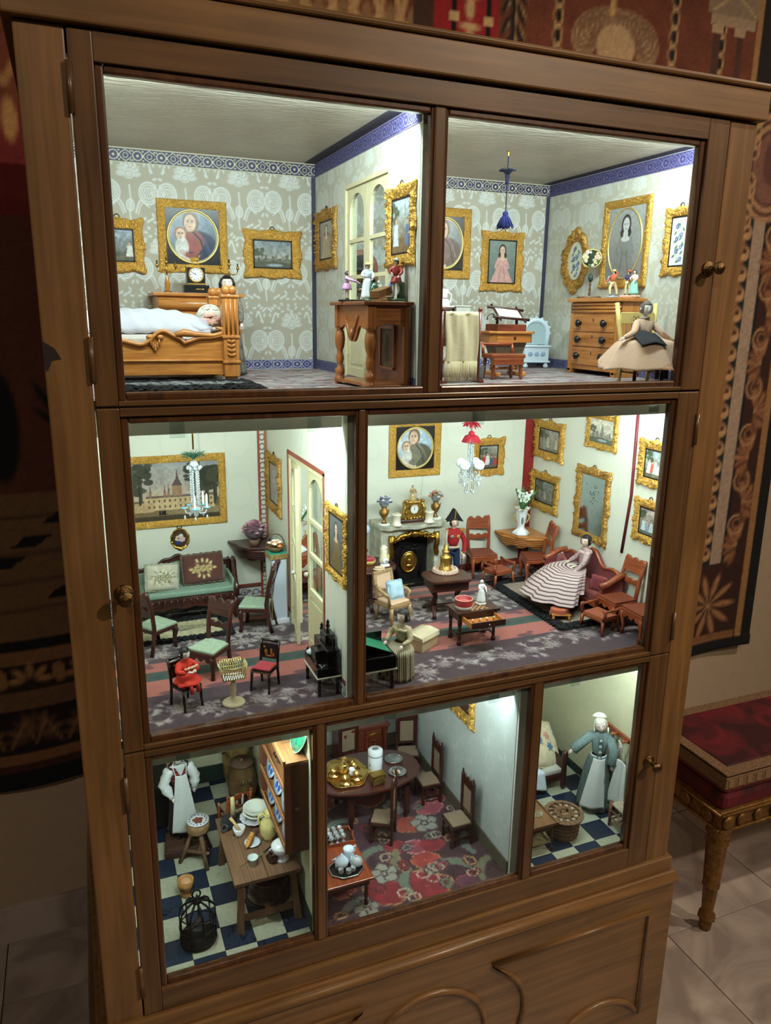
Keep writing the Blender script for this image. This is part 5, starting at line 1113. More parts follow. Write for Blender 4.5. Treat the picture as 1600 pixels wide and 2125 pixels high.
# ================================================================ upper storey: dressing room
def dressing():
    z = UZ0; Y = YB-.1
    picture('gilt frame with round portrait in black spandrels, cut off by the mullion', 87.6, Y, 182.6, 13.8, 16, 2, p_mother((120, 122, 124), (160, 158, 150), (110, 90, 84), (130, 104, 96)), style='rect', slip=False, oval=(.95, .95, .22), ring=False, backc=(20, 16, 14))
    picture('gilt portrait of a lady in pink gown on the dressing room back wall', 103.3, Y, 179, 11.6, 14, 1.9, p_lady())
    picture('oval carved gilt frame with flowers and a butterfly above the stand', XR-.1, 45.6, 179, 10.4, 13.4, 2.4, lambda p: p_flowers((206, 208, 196))(p), 'r', 'oval', GILT2, False)
    picture('large gilt frame with oval grey print of a draped woman', XR-.1, 28.2, 181.6, 15.4, 18.4, 1.8, p_lady((150, 152, 152), (116, 120, 126), gray=True), 'r', 'rect', slip=False, oval=(.93, .97, .2), ring=False, backc=(70, 130, 124))
    picture('narrow gilt frame with a blue flower spray on white, near the door stile', XR-.1, 12, 180.8, 8.2, 12.8, 1.7, p_flowers(), 'r')
    # hanging lamp of two blue tufts
    t = thing('pendant_lamp', 'dark blue tasselled pendant hanging from the dressing room ceiling', 'lamp', (86, 28.2, UZ1-.1))
    blu = mat((26, 34, 92), .9, 0, .8, 400, .3); dkb = mat((16, 18, 46), .9, 0, .8, 400, .3)
    M().tube([(0, 0, 0), (0, 0, -13)], .1, 6).build('cord', dkb, t); M().lathe([(0, 0), (.3, 0), (.25, -.4), (.12, -.6), (.25, -.8), (0, -1.1)], n=8).build('hook', BRASS, t)
    m = M(); g = random.Random(2)
    for i in range(90): a = g.uniform(0, 2*PI); q = g.uniform(.2, 1); m.tube([(0, 0, -4.6), (.9*q*cos(a), .9*q*sin(a), -3.6), (1.9*q*cos(a), 1.9*q*sin(a), -3.2-g.random()*.4)], [.16, .12, .05], 4)
    tag(m.build('tuft', dkb, t), kind='stuff'); M().lathe([(0, -4.2), (.5, -4.4), (.3, -5.4), (.45, -6), (0, -6.2)], n=10).build('tuft_bead', dkb, t)
    m = M()
    for i in range(110): a = g.uniform(0, 2*PI); q = g.uniform(.2, 1); m.tube([(0, 0, -11.6), (.9*q*cos(a), .9*q*sin(a), -12.4), (1.9*q*cos(a), 1.9*q*sin(a), -13.9-g.random()*.5)], [.16, .14, .06], 4)
    tag(m.build('tassel', blu, t), kind='stuff'); M().ell((0, 0, -11.6), .6).build('tassel_knot', blu, t)
    # towel rail and towel
    t = thing('towel_rail', 'wooden towel rail under the fringed beige towel', 'rail', (71.2, 17, z))
    for x in (-3.9, 3.9):
        M().tube([(x, 0, 0.3), (x, 0, 13.2)], .35, 8).build('post', MAH, t); M().box(x-.4, -1.8, 0, x+.4, 1.8, .5).build('foot', MAH, t); M().ell((x, 0, 13.4), .45).build('finial', MAH, t)
    for zz in (12.4, 8): M().tube([(-3.9, 0, zz), (3.9, 0, zz)], .22, 6).build('bar', MAHX, t)
    t = thing('towel', 'beige cloth towel with long fringe hanging over the rail', 'towel', (71.2, 17, z)); tm = mat((206, 190, 156), .85, 0, .3, 300, .04)
    def tw(u, v):
        x = -3.4+6.8*u; s = v*1.0
        if v < .8: return (x+.15*sin(v*6), -.45-.18*sin(x*1.7+v*3)-.1*sin(x*4), 3.8+(12.7-3.8)*(v/.8))
        if v < .9: a = (v-.8)/.1*PI; return (x, -.4*cos(a), 12.7+.3*sin(a))
        return (x, .42, 12.7-(v-.9)/.1*6)
    M().grid(tw, 24, 42).build('cloth', tm, t, solid=.08)
    m = M()
    for i in range(46): x = -3.4+6.8*i/45; m.tube([(x, -.5-.15*sin(x*1.7), 4), (x+g.uniform(-.12, .12), -.55, 2.2), (x+g.uniform(-.3, .3), -.6+g.uniform(-.2, .2), .35)], .1, 4)
    tag(m.build('fringe', mat((190, 174, 140), .9), t), kind='stuff')
    # washstand behind with ewer, box, dressing mirror seen through the door
    t = thing('washstand', 'wooden washstand behind the beige towel', 'washstand', (74, 31, z))
    M().box(-6, -4, 12.2, 6, 4, 13).build('top', MAHX, t, .1)
    for x in (-5, 5):
        for y in (-3.2, 3.2): turned(M(), (x, y, 0), 12.2, .5).build('leg', MAH, t)
    M().box(-5.4, -3.6, 3, 5.4, 3.6, 3.5).build('shelf', MAHX, t)
    t = thing('ewer', 'white porcelain ewer in its basin at the mullion', 'jug', (73.6, 30, z+13))
    M().lathe([(0, 0), (1.3, 0), (2.6, .8), (2.9, 1.1), (2.7, 1.1), (0, .4)], n=24).build('basin', WHITEP, t); M().lathe([(0, .4), (1.2, .4), (1.5, 1.4), (1.1, 2.4), (.8, 3), (1.2, 4.4), (1.1, 4.4), (.7, 3)], n=20).build('jug_body', WHITEP, t)
    M().tube([(1, 0, 3.9), (1.9, 0, 3.4), (1.8, 0, 2.2), (1.4, 0, 1.6)], .16, 6).build('handle', WHITEP, t); M().lathe([(1.0, 2.45), (1.08, 2.6), (.98, 2.75)], n=20).build('red_line', mat((150, 60, 80), .3), t)
    t = thing('soap_box', 'small grey soap dish box on the washstand', 'box', (77, 28.4, z+13)); M().box(-1.6, -1, 0, 1.6, 1, 1).build('body', mat((176, 176, 168), .5), t, .1); M().box(-1.7, -1.1, 1, 1.7, 1.1, 1.25).build('lid', mat((186, 186, 178), .5), t, .06)
    t = thing('dressing_mirror', 'tall brown arched mirror stand seen through the glazed bedroom door', 'mirror', (63.5, 50, z), 0)
    M().box(-4, -2.6, 0, 4, 2.6, 15).build('body', REDX, t, .2); M().prism([(-3.8, 15), (3.8, 15), (3.8, 22)]+[(3.8*cos(a), 22+3.8*sin(a)) for a in np.linspace(.1, PI-.1, 14)]+[(-3.8, 22)], -.4, .4).build('mirror_frame', RED, t, .1)
    M().prism([(-2.7, 16), (2.7, 16), (2.7, 22)]+[(2.7*cos(a), 22+2.7*sin(a)) for a in np.linspace(.1, PI-.1, 14)]+[(-2.7, 22)], -.55, -.42).build('mirror_glass', mat((160, 172, 178), .06, 1), t)
    for x in (-3, 3): turned(M(), (x, -2, 0), 15, .5).build('column', RED, t)
    # work table, embroidery frame, stool chair
    t = thing('work_table', 'small wooden sewing table with octagonal box top and diamond inlay', 'table', (89.2, 31, z))
    oc = lambda a, b, c: [(-a+c, -b), (a-c, -b), (a, -b+c), (a, b-c), (a-c, b), (-a+c, b), (-a, b-c), (-a, -b+c)]
    M().prism(oc(5.1, 3.4, 1.2), 7, 8.8, 'xy').build('box', OAKX, t, .06); M().prism(oc(5.5, 3.8, 1.3), 8.8, 9.3, 'xy').build('top', OAKX, t, .1)
    M().prism([(.2, 7.5), (.5, 7.9), (.2, 8.3), (-.1, 7.9)], -3.5, -3.38).build('inlay', BLACK, t)
    M().prism([(-4, 7), (4, 7), (2.2, 2.6), (-2.2, 2.6)], -2, 2).build('work_bag', mat((128, 112, 96), .8, 0, .2, 200, .1), t)
    for x in (-3.2, 3.2): M().tube([(x, 0, 7), (x*.85, 0, 4.4), (x*.95, 0, 1.2)], [.45, .35, .45], 8).build('leg', OAK, t); M().box(x*.95-.6, -3, 0, x*.95+.6, 3, .9).build('foot', OAK, t, .2)
    M().tube([(-3, 0, 1.6), (3, 0, 1.6)], .35, 8).build('stretcher', OAKX, t)
    t = thing('embroidery_frame', 'dark wooden embroidery frame with pale cloth standing on the sewing table', 'frame', (89.4, 31, z+9.3), 5)
    M().box(-4, -2.2, 0, 3.4, 2.2, 1.4).build('base', MAHX, t, .1)
    for x in (-2.6, 2.4): M().tube([(x, 0, 1.4), (x, 0, 3)], .3, 8).build('upright', DKW, t)
    T = TX(0, 0, 3.6, rx=38, ry=4)
    for y in (-1.6, 1.6): M().tube([(-4.4, y, 0), (4.8, y, 0)], .28, 8, T=T).build('roller', DKWX, t)
    for x in (-3, 3.4): M().tube([(x, -2.6, 0), (x, 2.6, 0)], .22, 6, T=T).build('frame_bar', DKW, t)
    M().box(-2.7, -1.5, -.06, 3.1, 1.5, .06, T).build('stretched_cloth', mat((204, 196, 186), .9, 0, .4, 300, .1), t)
    M().tube([(-4.5+1.1*cos(a), -.6, 2.2+1.3*sin(a)) for a in np.linspace(0, PI, 10)], .14, 6).build('wire_loop', mat((90, 88, 84), .4, .8), t)
    t = thing('low_chair', 'low polished wooden chair with splayed turned legs before the sewing table', 'chair', (84, 23, z))
    M().prism([(-3.9, -2.4), (3.9, -2.4), (3.6, 2.4), (-3.6, 2.4)], 4.2, 5, 'xy').build('seat', REDX, t, .15); M().box(-3.5, -2.45, 2.9, 3.5, -2.1, 4.2).build('apron', REDX, t, .1)
    for x in (-1, 1):
        for y in (-1, 1): M().lathe([(0, 0), (.25, 0), (.42, .5), (.25, .9), (.45, 1.6), (.3, 2.6), (.4, 4.2)], n=10, T=TX(x*3.3, y*1.9, 0, ry=-x*5)).build('leg', RED, t)
    for x in (-3.4, 3.4): M().tube([(x, 2, 5), (x*1.02, 2.2, 6), (x, 2.5, 7)], [.35, .3, .28], 8).build('back_post', RED, t)
    for zz in (6.8,): M().tube([(-3.4, 2.5+(zz-7)*.13, zz), (3.4, 2.5+(zz-7)*.13, zz)], .35, 6).build('back_rail', REDX, t)
    t = thing('bucket', 'small grey zinc bucket on the floor beside the towel', 'bucket', (77.2, 21, z)); M().lathe([(0, .2), (0, 0), (1.2, 0), (1.5, 2.6), (1.6, 2.7), (1.45, 2.7), (1.15, .3), (0, .25)], n=18).build('body', mat((150, 156, 158), .35, .8, .2, 60, .1), t); M().tube([(1.5*cos(a), 0, 2.4+1.6*sin(a)) for a in np.linspace(0, PI, 12)], .07, 5).build('handle', mat((120, 124, 126), .35, .8), t)
    # porcelain stove mirror
    t = thing('porcelain_mirror', 'white porcelain stand with round arched glass and knob feet in the corner', 'mirror', (110.4, 52.5, z), -14); lb = mat((206, 220, 232), .2, coat=.6)
    M().box(-3.2, -1.8, 1.6, 3.2, 1.8, 5.2).build('chest', lb, t, .25); M().box(-3.6, -2.1, 5, 3.6, 2.1, 5.6).build('ledge', lb, t, .2); M().box(-3.6, -2.1, 1.3, 3.6, 2.1, 1.8).build('plinth', lb, t, .2)
    for x in (-2.6, 2.6): M().lathe([(0, 0), (.5, .1), (.7, .6), (.4, 1), (.6, 1.4)], (x, -1.4, 0), 12).build('foot', lb, t)
    M().tube([(-3, 0, 5.6), (-3.1, 0, 8.2)]+[(3.1*cos(a), 0, 8.4+3.1*sin(a)) for a in np.linspace(PI*.95, .05*PI, 16)]+[(3.1, 0, 8.2), (3, 0, 5.6)], .62, 10).build('arch_rim', lb, t)
    M().prism([(-2.6, 5.7), (2.6, 5.7)]+[(2.6*cos(a), 8.4+2.6*sin(a)) for a in np.linspace(0, PI, 16)], -.15, .15).build('glass', mat((190, 216, 222), .12, .35), t)
    for k in range(9): a = PI*k/8; M().ell((3.7*cos(a), -.1, 8.4+3.7*sin(a)), .38, 8, 6).build('rosette', lb, t)
    for x in (-1.6, 0, 1.6): M().ell((x, -1.85, 3.4), (.6, .12, .6), 10, 6).build('relief', mat((150, 176, 206), .25, coat=.5), t)
    # chest of drawers against the side wall
    t = thing('chest_of_drawers', 'tall polished chest with three drawers and black knobs against side wall', 'chest', (112.75, 28.5, z), -90)
    w2 = 8.5
    M().box(-w2, -3, 1, w2, 3.2, 15.6).build('body', OAK, t, .08); M().box(-w2-.9, -3.9, 15.6, w2+.5, 3.2, 16.4).build('top', OAKX, t, .15)
    for k in range(3): M().tube([(-w2, -3.05, 13.6+k*.75), (w2, -3.05, 13.6+k*.75)], .38, 8).build('cornice_moulding', OAKX, t)
    for s in (-1, 1): M().box(s*(w2-.6)-.6, -3.3, .5, s*(w2-.6)+.6, -2.9, 13.2).build('pilaster', OAK, t, .08); M().box(s*(w2-.7)-.7, -3.3, 0, s*(w2-.7)+.7, 2.8, 1.1).build('foot', OAK, t, .1)
    for z0, z1 in ((9.3, 12.9), (6.1, 9.1), (2.1, 5.9)):
        d = part('drawer', t); M().box(-w2+1.4, -3.35, z0, w2-1.4, -2.9, z1).build('drawer_front', OAKX, d, .1); M().box(-.1, -3.42, (z0+z1)/2+.3, .1, -3.34, (z0+z1)/2+1).build('keyhole', BLACK, d)
        for x in (-4.4, 4.4): M().lathe([(0, 0), (.35, 0), (.3, .4), (.75, .7), (.8, 1.05), (.4, 1.4), (0, 1.45)], n=14, T=TX(x, -3.3, (z0+z1)/2, rx=90)).build('knob', BLACK, d)
    zt = z+16.4
    t = thing('flower_topiary', 'round flower posy on a slender green and wooden stem with pebbled base', 'bouquet', (112.6, 35, zt), -50)
    M().lathe([(0, 0), (2.4, 0), (2.6, .3), (2.3, .55), (0, .6)], n=20, wob=(9, .07)).build('base', mat((128, 96, 78), .6, 0, .9, 160, .6), t)
    M().lathe([(.2, .5), (.3, 1), (.2, 1.5), (.32, 2), (.2, 2.6), (.3, 3.1), (.2, 3.6)], n=8).build('stem', mat((96, 60, 44), .6), t); M().ell((0, 0, 4.5), (.6, .6, .95)).build('green_bead', mat((40, 66, 58), .4, 0, .5, 200, .4), t); M().tube([(0, 0, 5.3), (0, 0, 7)], .12, 6).build('upper_stem', mat((120, 110, 90), .5), t)
    M().ell((0, .35, 8.6), (2.1, .9, 1.9), 16, 10).build('moss', mat((44, 58, 36), .9, 0, .9, 150, .5), t)
    for i in range(22):
        a = g.uniform(0, 2*PI); q = g.uniform(.2, 1)**.6; o = bloom(t, (0, 0, 0), g.uniform(.35, .62), [(214, 206, 160), (226, 214, 196), (220, 180, 160), (96, 116, 76)][i % 4], 5); o.location = (1.8*q*cos(a)*.01, -.6*.01, (8.6+1.6*q*sin(a))*.01); o.rotation_euler = (PI/2, 0, 0)
    M().tube([(2.1*cos(a), -.2, 8.6+1.9*sin(a)) for a in np.linspace(0, 2*PI, 40, False)], .17, 6, True).build('braid_edge', mat((190, 176, 110), .7, 0, .9, 300, .4), t)
    gg = thing('figurine', 'striding porcelain figure with yellow hat and blue scarf on the tall chest', 'figurine', (113, 27.4, zt+.5), -70, 'porcelain figurines'); human(gg, 5.4, (196, 96, 66), (226, 208, 160), hat=(220, 206, 130), base=(1.3, (176, 196, 222)), stride=1.0, arms=[((-1.1, .2, 3.7), (-1.6, -.3, 2.8)), ((.9, .2, 4.4), (.6, -.4, 5.2))])
    M().ell((-1.3, .3, 3.4), (.4, .3, .8)).build('scarf', PORC((190, 208, 232)), gg)
    gg = thing('figurine', 'porcelain couple arm in arm with teal skirt and red cap on chest', 'figurine', (113, 21.6, zt+.6), -75, 'porcelain figurines')
    for nm, dx, c1, c2, sk, ht in (('man', -.75, (70, 56, 84), (214, 210, 160), None, (196, 90, 66)), ('woman', .8, (226, 190, 180), (226, 200, 190), (150, 204, 190), None)):
        e = part(nm, gg, (dx, 0, 0)); human(e, 5.0, c1, c2, skirtc=sk, hat=ht)
    M().box(-2, -1, -.6, 2, 1, 0).build('base', PORC((216, 176, 150)), gg, .25)
    # seated doll on painted chair
    t = thing('painted_chair', 'pale yellow painted chair with stencilled back under the seated doll', 'chair', (107.6, 9.4, z), -8)
    yl = mat((214, 190, 120), .4, 0, .1, 100, .12)
    M().box(-3.2, -2.8, 5.2, 3.2, 2.6, 5.8).build('seat', mat((150, 130, 90), .8, 0, .6, 300, .3), t, .2)
    for s in (-1, 1):
        M().tube([(s*3, -2.4, 0), (s*2.9, -2.3, 5.4)], .36, 8).build('leg', DKW, t); M().tube([(s*3.2, 2.8, 0), (s*3.1, 2.4, 5.5), (s*3.9, 3.4, 11), (s*4.3, 4.1, 15.2)], [.36, .42, .46, .44], 8).build('leg', yl, t)
        for zz in (7, 9, 13): M().ell((s*(3.3+(zz-5.5)*.1), 2.3+(zz-5.5)*.17, zz), (.2, .12, .45), 6, 5).build('stencil_leaf', mat((76, 56, 30), .5), t)
        M().tube([(s*3, -2.3, 2), (s*3.1, 2.6, 2)], .18, 6).build('stretcher', DKW, t)
    M().tube([(-2.9, -2.4, 2.6), (2.9, -2.4, 2.6)], .2, 6).build('stretcher', DKWX, t)
    M().box(-3.7, 3.1, 11.2, 3.7, 3.5, 13.4, TX(0, 0, 0)).build('back_slat', yl, t, .1)
    for k in range(9): M().ell((-.9+.45*(k % 5), 3.05, 11.9+.5*(k//5)+.2*(k % 2)), (.14, .05, .14), 6, 4).build('stencil_dot', mat((90, 62, 40), .5), t)
    for k in range(5): M().tube([(-2.2+k*1.1, 2.5, 5.6), (-2.4+k*1.2, 3.2, 11.2)], .12, 6).build('spindle', DKW, t)
    d = thing('doll', 'seated doll in wide beige linen dress with black lap apron', 'doll', (105.9, 7.6, z), -6, k=1.08)
    lin_ = mat((204, 170, 146), .9, 0, .5, 400, .05)
    torso(d, lin_, 7.4, 10.6, 1.5, [((-3, -1.2, 8.9), (-5.6, -2.2, 8)), ((3, -1.0, 8.8), (5, -1.6, 7.4))], 1.05, lean=(.2, .7))
    def sk(u, v):
        a = 2*PI*u; s = v**.75; rx_ = 1.4+(9.4-1.4)*s; ry_ = 1.2+(5.4-1.2)*s; f = 1+.05*s*cos(9*a)+.03*s*cos(5*a+1)
        zz = 8.2-2.6*s**1.6-(2.9*max(0, s-.55)/.45 if True else 0)*(1 if sin(a) < .3 else .55)
        return (rx_*cos(a)*f+.3*s, -1.2*s+ry_*sin(a)*f*.85, zz+.12*sin(7*a)*s)
    M().grid(sk, 96, 22, True).build('skirt', lin_, d, solid=.08)
    M().grid(lambda u, v: (-3.4+5.0*u+.4*(v-.5), -.7-3.6*v, 8.9-2.0*v**1.3+.35*sin(PI*u)-.1*sin(9*u)), 20, 16).build('apron', mat((34, 34, 40), .85, 0, .3, 400, .08), d, solid=.1)
    head(d, 1.05, (.2, .55, 13), rx=8, hairc=(104, 90, 84), skin=(244, 232, 226))
    M().tube([(.2+.7*cos(a), .6+.6*sin(a), 11.5) for a in np.linspace(0, 2*PI, 16, False)], .22, 6, True).build('collar', mat((196, 180, 168), .8), d)
    hand(d, (-5.6, -2.2, 8), (-1, -.2, -.3), .9); hand(d, (5, -1.6, 7.4), (.6, -.2, -.9), .9)
    for x in (-.9, 1): M().tube([(x+2, -3, 3), (x+2, -3.2, 1)], .4, 8).build('leg', mat((90, 70, 66), .5), d); M().ell((x+2, -3.7, .45), (.5, 1, .45)).build('shoe', BLACK, d)
dressing()
# ================================================================ middle storey: green parlour
GREENS = mat((124, 146, 128), .7, 0, .3, 300, .14)
def cushion(label, loc, w_, h, d, base, rot, flowers=None, edge=None, name='cushion', round_=4, grp=None):
    t = thing(name, label, 'cushion', loc, 0, grp, rot=tuple(math.radians(a) for a in rot))
    p = Pic(w_, h, .16, base); p.noise(1, .1, 3)
    if flowers: flowers(p)
    def bulge(sg): return lambda P, X, Y_: np.stack([X-w_/2, sg*d*(np.clip(1-np.abs(2*X/w_-1)**round_, 0, 1)*np.clip(1-np.abs(2*Y_/h-1)**round_, 0, 1))**.5, Y_], 1)
    p.mesh('cover', VCF, t, 'xz', (0, 0, 0), bulge(-1)); Pic(w_, h, .3, base).mesh('cover_back', VCF, t, 'xz', (0, 0, 0), bulge(1))
    q = [(-w_/2, 0), (w_/2, 0), (w_/2, h), (-w_/2, h)]; path = []
    for i in range(4):
        (x0, z0), (x1, z1) = q[i], q[(i+1) % 4]
        path += [(x0+(x1-x0)*k/16, .05*sin(k*3), z0+(z1-z0)*k/16+.12*sin(k*2.5)) for k in range(16)]
    M().tube(path, .3, 6, True).build('fringe_edge', mat(edge or base, .9, 0, 1, 300, .4), t); return t
def shag(label, x0, y0, x1, y1, z, bw, edge, mid, pattern=None, name='fringed_rug'):
    p = Pic(x1-x0, y1-y0, .22, edge); p.rect(bw, bw, x1-x0-bw, y1-y0-bw, mid); w_, h = p.w, p.h
    if pattern: pattern(p)
    p.noise(2.5, .25, 4)
    def fn(P, X, Y_):
        e = np.minimum(np.minimum(X, w_-X), np.minimum(Y_, h-Y_)); m = np.clip((bw-e)/.5, 0, 1)
        return P+np.stack([.3*m*np.sin(Y_*6+X*2), .3*m*np.sin(X*6), .08+m*(.15+.5*fbm(X*2.2, Y_*2.2, 5))*np.clip(e*3, 0, 1)], 1)
    return tag(p.mesh(name, vcmat(1, .7, 800), None, 'xy', (x0, y0, z), fn, solid=.08), label, 'rug')
def spray(cx, cy, k, c1=(206, 196, 160), c2=(96, 92, 70)):
    def f(p):
        w_, h = p.w, p.h; g = random.Random(int(cx*9))
        for i in range(10): a = g.uniform(0, 2*PI); p.line([(w_/2, h/2), (w_/2+k*w_*.36*cos(a), h/2+k*h*.34*sin(a))], .14, c2)
        for i in range(16): a = 2*PI*i/16; q = g.uniform(.3, 1); p.ell(w_/2+k*w_*.36*q*cos(a), h/2+k*h*.32*q*sin(a), w_*.055, h*.045, c1, rot=a); p.ell(w_/2+k*w_*.3*q*cos(a+.3), h/2+k*h*.26*q*sin(a+.3), w_*.03, h*.03, c2)
        for dx in (-.14, 0, .14): p.flower(w_/2+dx*w_*k, h/2, w_*.09, c1, c2, 6)
    return f
def corner_shelf(label, cx, cy, z, r, sx, m, mx, leg=True):
    t = thing('corner_table', label, 'table', (cx, cy, z))
    q = [(0, 0)]+[(sx*r*cos(a)*(1+.04*cos(a*8)), -r*sin(a)*(1+.04*cos(a*8))) for a in np.linspace(0, PI/2, 20)]
    M().prism(q, -.6, 0, 'xy').build('top', mx, t, .1)
    for k in range(4): M().tube([(sx*(r-.5-k*.35)*cos(a), -(r-.5-k*.35)*sin(a), -.95-k*.62) for a in np.linspace(.03, PI/2-.03, 18)], .42, 8).build('moulding', mx, t)
    V = [(sx*(r-2)*cos(a), -(r-2)*sin(a)) for a in np.linspace(.03, PI/2-.03, 25)]
    m_ = M()
    for i, (a, b) in enumerate(V[:-1]):
        z1 = -3.3-.55*abs(sin(i/24*3*PI)); z2 = -3.3-.55*abs(sin((i+1)/24*3*PI)); c_, d_ = V[i+1]; m_.raw([(a, b, -2.4), (c_, d_, -2.4), (c_, d_, z2), (a, b, z1)], [(0, 1, 2, 3)])
    m_.build('scalloped_apron', mx, t, solid=.3)
    if leg: M().tube([(sx*2.6, -2.6, -.6), (sx*2.6, -2.6, -4), (sx*2.2, -2.2, -z+MZ0)], [.9, .7, .8], 8).build('post', m, t)
    return t
def parlour():
    z = MZ0; Y = YB-.1
    picture('wide gilt framed painting of a castle in a park', 22, Y, 127.2, 24, 16.4, 1.7, p_castle, style='rect', slip=False, ring=False, res=.1)
    picture('little oval flower miniature hanging below the castle painting', 23.1, Y, 116, 4.4, 5, .6, lambda p: (p.put(p.x*0+1, (70, 52, 40)), p.flower(p.w*.4, p.h*.55, .8, (214, 190, 170), None, 6, (150, 90, 90)), p.flower(p.w*.65, p.h*.5, .7, (206, 180, 176)), p.ell(p.w*.35, p.h*.3, .5, .4, (48, 60, 140)), p.ell(p.w*.6, p.h*.75, .5, .3, (220, 214, 200))), style='oval', mt=BRASS, slip=False, res=.08)
    picture('tall gilt frame with pale grey picture, nearest the parlour corner', 43.6, 51.5, 128.9, 12, 13, 1.9, p_lady((146, 152, 150), (140, 146, 146), (120, 110, 104), gray=True), 'r', mt=GILT2)
    picture('tall gilt portrait of a man in dark coat beside the door', 43.6, 7.4, 127.4, 10.8, 13, 1.5, p_lady((92, 100, 106), (122, 98, 60), (34, 30, 30)), 'r')
    french_door(CAB, 43.8, 15.5, 39, z, 137.3, ((15.8, 1, 0), (38.7, -1, -11.6)))
    M().box(43.5, 14.6, z+3.4, 43.68, 15.2, 138.4).box(43.5, 39.3, z+3.4, 43.68, 39.9, 138.4).box(43.5, 14.6, 137.9, 43.68, 39.9, 138.7).build('door_border', mat((142, 70, 52), .6, 0, 0, 400, .5), CAB)
    # sofa
    t = thing('sofa', 'dark carved sofa with pale green upholstery under the castle painting', 'sofa', (22, 52, z))
    W = 11.6
    bk = [(-W, 7.2)]+[(x, 10.4+2.4*math.exp(-(x/4.5)**2)+.9*math.exp(-((abs(x)-W)/1.8)**2)+.25*cos(x*2)) for x in np.linspace(-W, W, 44)]+[(W, 7.2)]
    M().prism(bk, 3.6, 5.2).build('back_frame', DKWX, t, .1)
    inn = [(-W+.9, 7.2)]+[(x, 9.6+2.2*math.exp(-(x/4.5)**2)+.3*math.exp(-((abs(x)-W)/2)**2)) for x in np.linspace(-W+.9, W-.9, 30)]+[(W-.9, 7.2)]
    M().prism(inn, 3.1, 3.7).build('back_upholstery', GREENS, t, .15)
    M().tube([(x, 3.7, zz+.1) for x, zz in bk[1:-1]], .35, 6).build('crest_moulding', DKWX, t)
    M().box(-W+.6, -4.3, 5.9, W-.6, 3.6, 7.2).build('seat', GREENS, t, .4)
    M().prism([(-W, 5.9), (-W, 4.6)]+scallop(-W, W, 3.9, -.5, 5, 40)+[(W, 4.6), (W, 5.9)], -4.9, -4.2).build('seat_rail', DKWX, t, .08)
    m = M()
    for k in range(-8, 9): m.tube([(k*1.3, -5, 5.7), (k*1.3+.5*(1 if k > 0 else -1), -5, 4.4)], .2, 6)
    m.build('gadroon_carving', DKWX, t)
    for s in (-1, 1):
        M().tube([(s*(W-.1), 4.6, 7), (s*(W+.4), 4.2, 10.4), (s*(W+.6), 2, 11), (s*(W+.2), -.6, 9.6), (s*W, -3, 8.2), (s*(W-.1), -4.4, 7.2), (s*(W-.1), -4.6, 5)], [.6, .6, .6, .55, .5, .55, .6], 8).build('arm', DKW, t)
        M().box(s*(W-.7)-.3, -4, 6, s*(W-.7)+.3, 3.6, 9).build('arm_upholstery', GREENS, t, .3)
        M().lathe([(.7, -.4), (.9, 0), (.7, .4), (.2, .5), (0, .4)], n=12, T=TX(s*(W+.6), 2.6, 11.1, ry=90)).build('arm_scroll', DKW, t)
        for y in (-4.3, 4): M().tube([(s*(W-.6), y, 5), (s*(W-.2), y-.4, 3), (s*(W-.9), y, 1.2), (s*(W-.3), y-.3, 0)], [.6, .65, .4, .5], 8).build('leg', DKW, t)
    cushion('cream embroidered cushion with twining flower stems on the sofa', (17.7, 49.4, z+7.4), 7, 5.6, 1.2, (190, 180, 160), (-14, 6, 8), spray(1, 1, 1.1), (150, 150, 130), grp='sofa cushions')
    cushion('brown cushion with long cream flower garland on the sofa', (27, 51, z+7.6), 8.8, 6.4, 1.0, (86, 46, 38), (-16, -2, -2), spray(2, 1, 1.0, (204, 182, 130), (120, 90, 60)), (104, 88, 68), round_=8, grp='sofa cushions')
    shag('cream rug with black shaggy border under the green sofa chairs', 7, 37.6, 31, 50, z, 2.2, (18, 18, 20), (186, 176, 140), lambda p: (p.line([(3, 6), (8, 7), (14, 5.6), (21, 6.8)], .5, (70, 66, 60)), p.ell(15, 7, 5, 1.2, (150, 140, 110))))
    chairs = 'dark chairs with pale green seats'
    gs = mat((150, 168, 144), .6, 0, .3, 260, .18)
    a = chair_scroll('dark green-seated chair in the middle of the parlour carpet', (23.2, 21.6, z), face_to(-.73, -.68), DKW, DKWX, gs, 5.8, 5.6, 5.6, 13.6, chairs)
    dup(a, (15, 36, z), face_to(.73, .55), 'dark green-seated chair cut off at the door stile facing the sofa'); dup(a, (36, 39.6, z), face_to(-.9, .43), 'dark green-seated chair standing before the mirrored pedestal', 1.08)
    # lacquer chairs
    def lac(label, loc, rz):
        t = thing('lacquer_chair', label, 'chair', loc, rz, 'small black chairs with red seats'); lq = mat((24, 15, 13), .25, coat=.6)
        M().box(-1.9, -1.9, 3.6, 1.9, 1.9, 4.1).build('seat_frame', lq, t, .1); M().box(-1.7, -1.75, 4.1, 1.7, 1.6, 4.5).build('seat', mat((156, 28, 44), .8, sheen=.3), t, .25)
        for k in range(9): M().ell((-1.7+k*.42, -1.95, 3.85), .09, 5, 4).build('stud', GILT, t)
        for s in (-1, 1):
            M().tube([(s*1.7, -1.7, 3.8), (s*1.75, -1.8, 2), (s*1.8, -2.1, 0)], [.3, .26, .2], 6).build('leg', lq, t); M().tube([(s*1.7, 2.1, 0), (s*1.7, 1.7, 3.8), (s*1.7, 1.9, 6), (s*1.75, 2.4, 8.4)], [.22, .28, .28, .26], 6).build('leg', lq, t)
        M().box(-1.7, 1.75, 5, 1.7, 2.1, 7.9, TX(0, 0, 0)).build('backrest', lq, t, .1); M().tube([(-1.8, 2.4, 8.3), (1.8, 2.4, 8.3)], .28, 8).build('crest', lq, t)
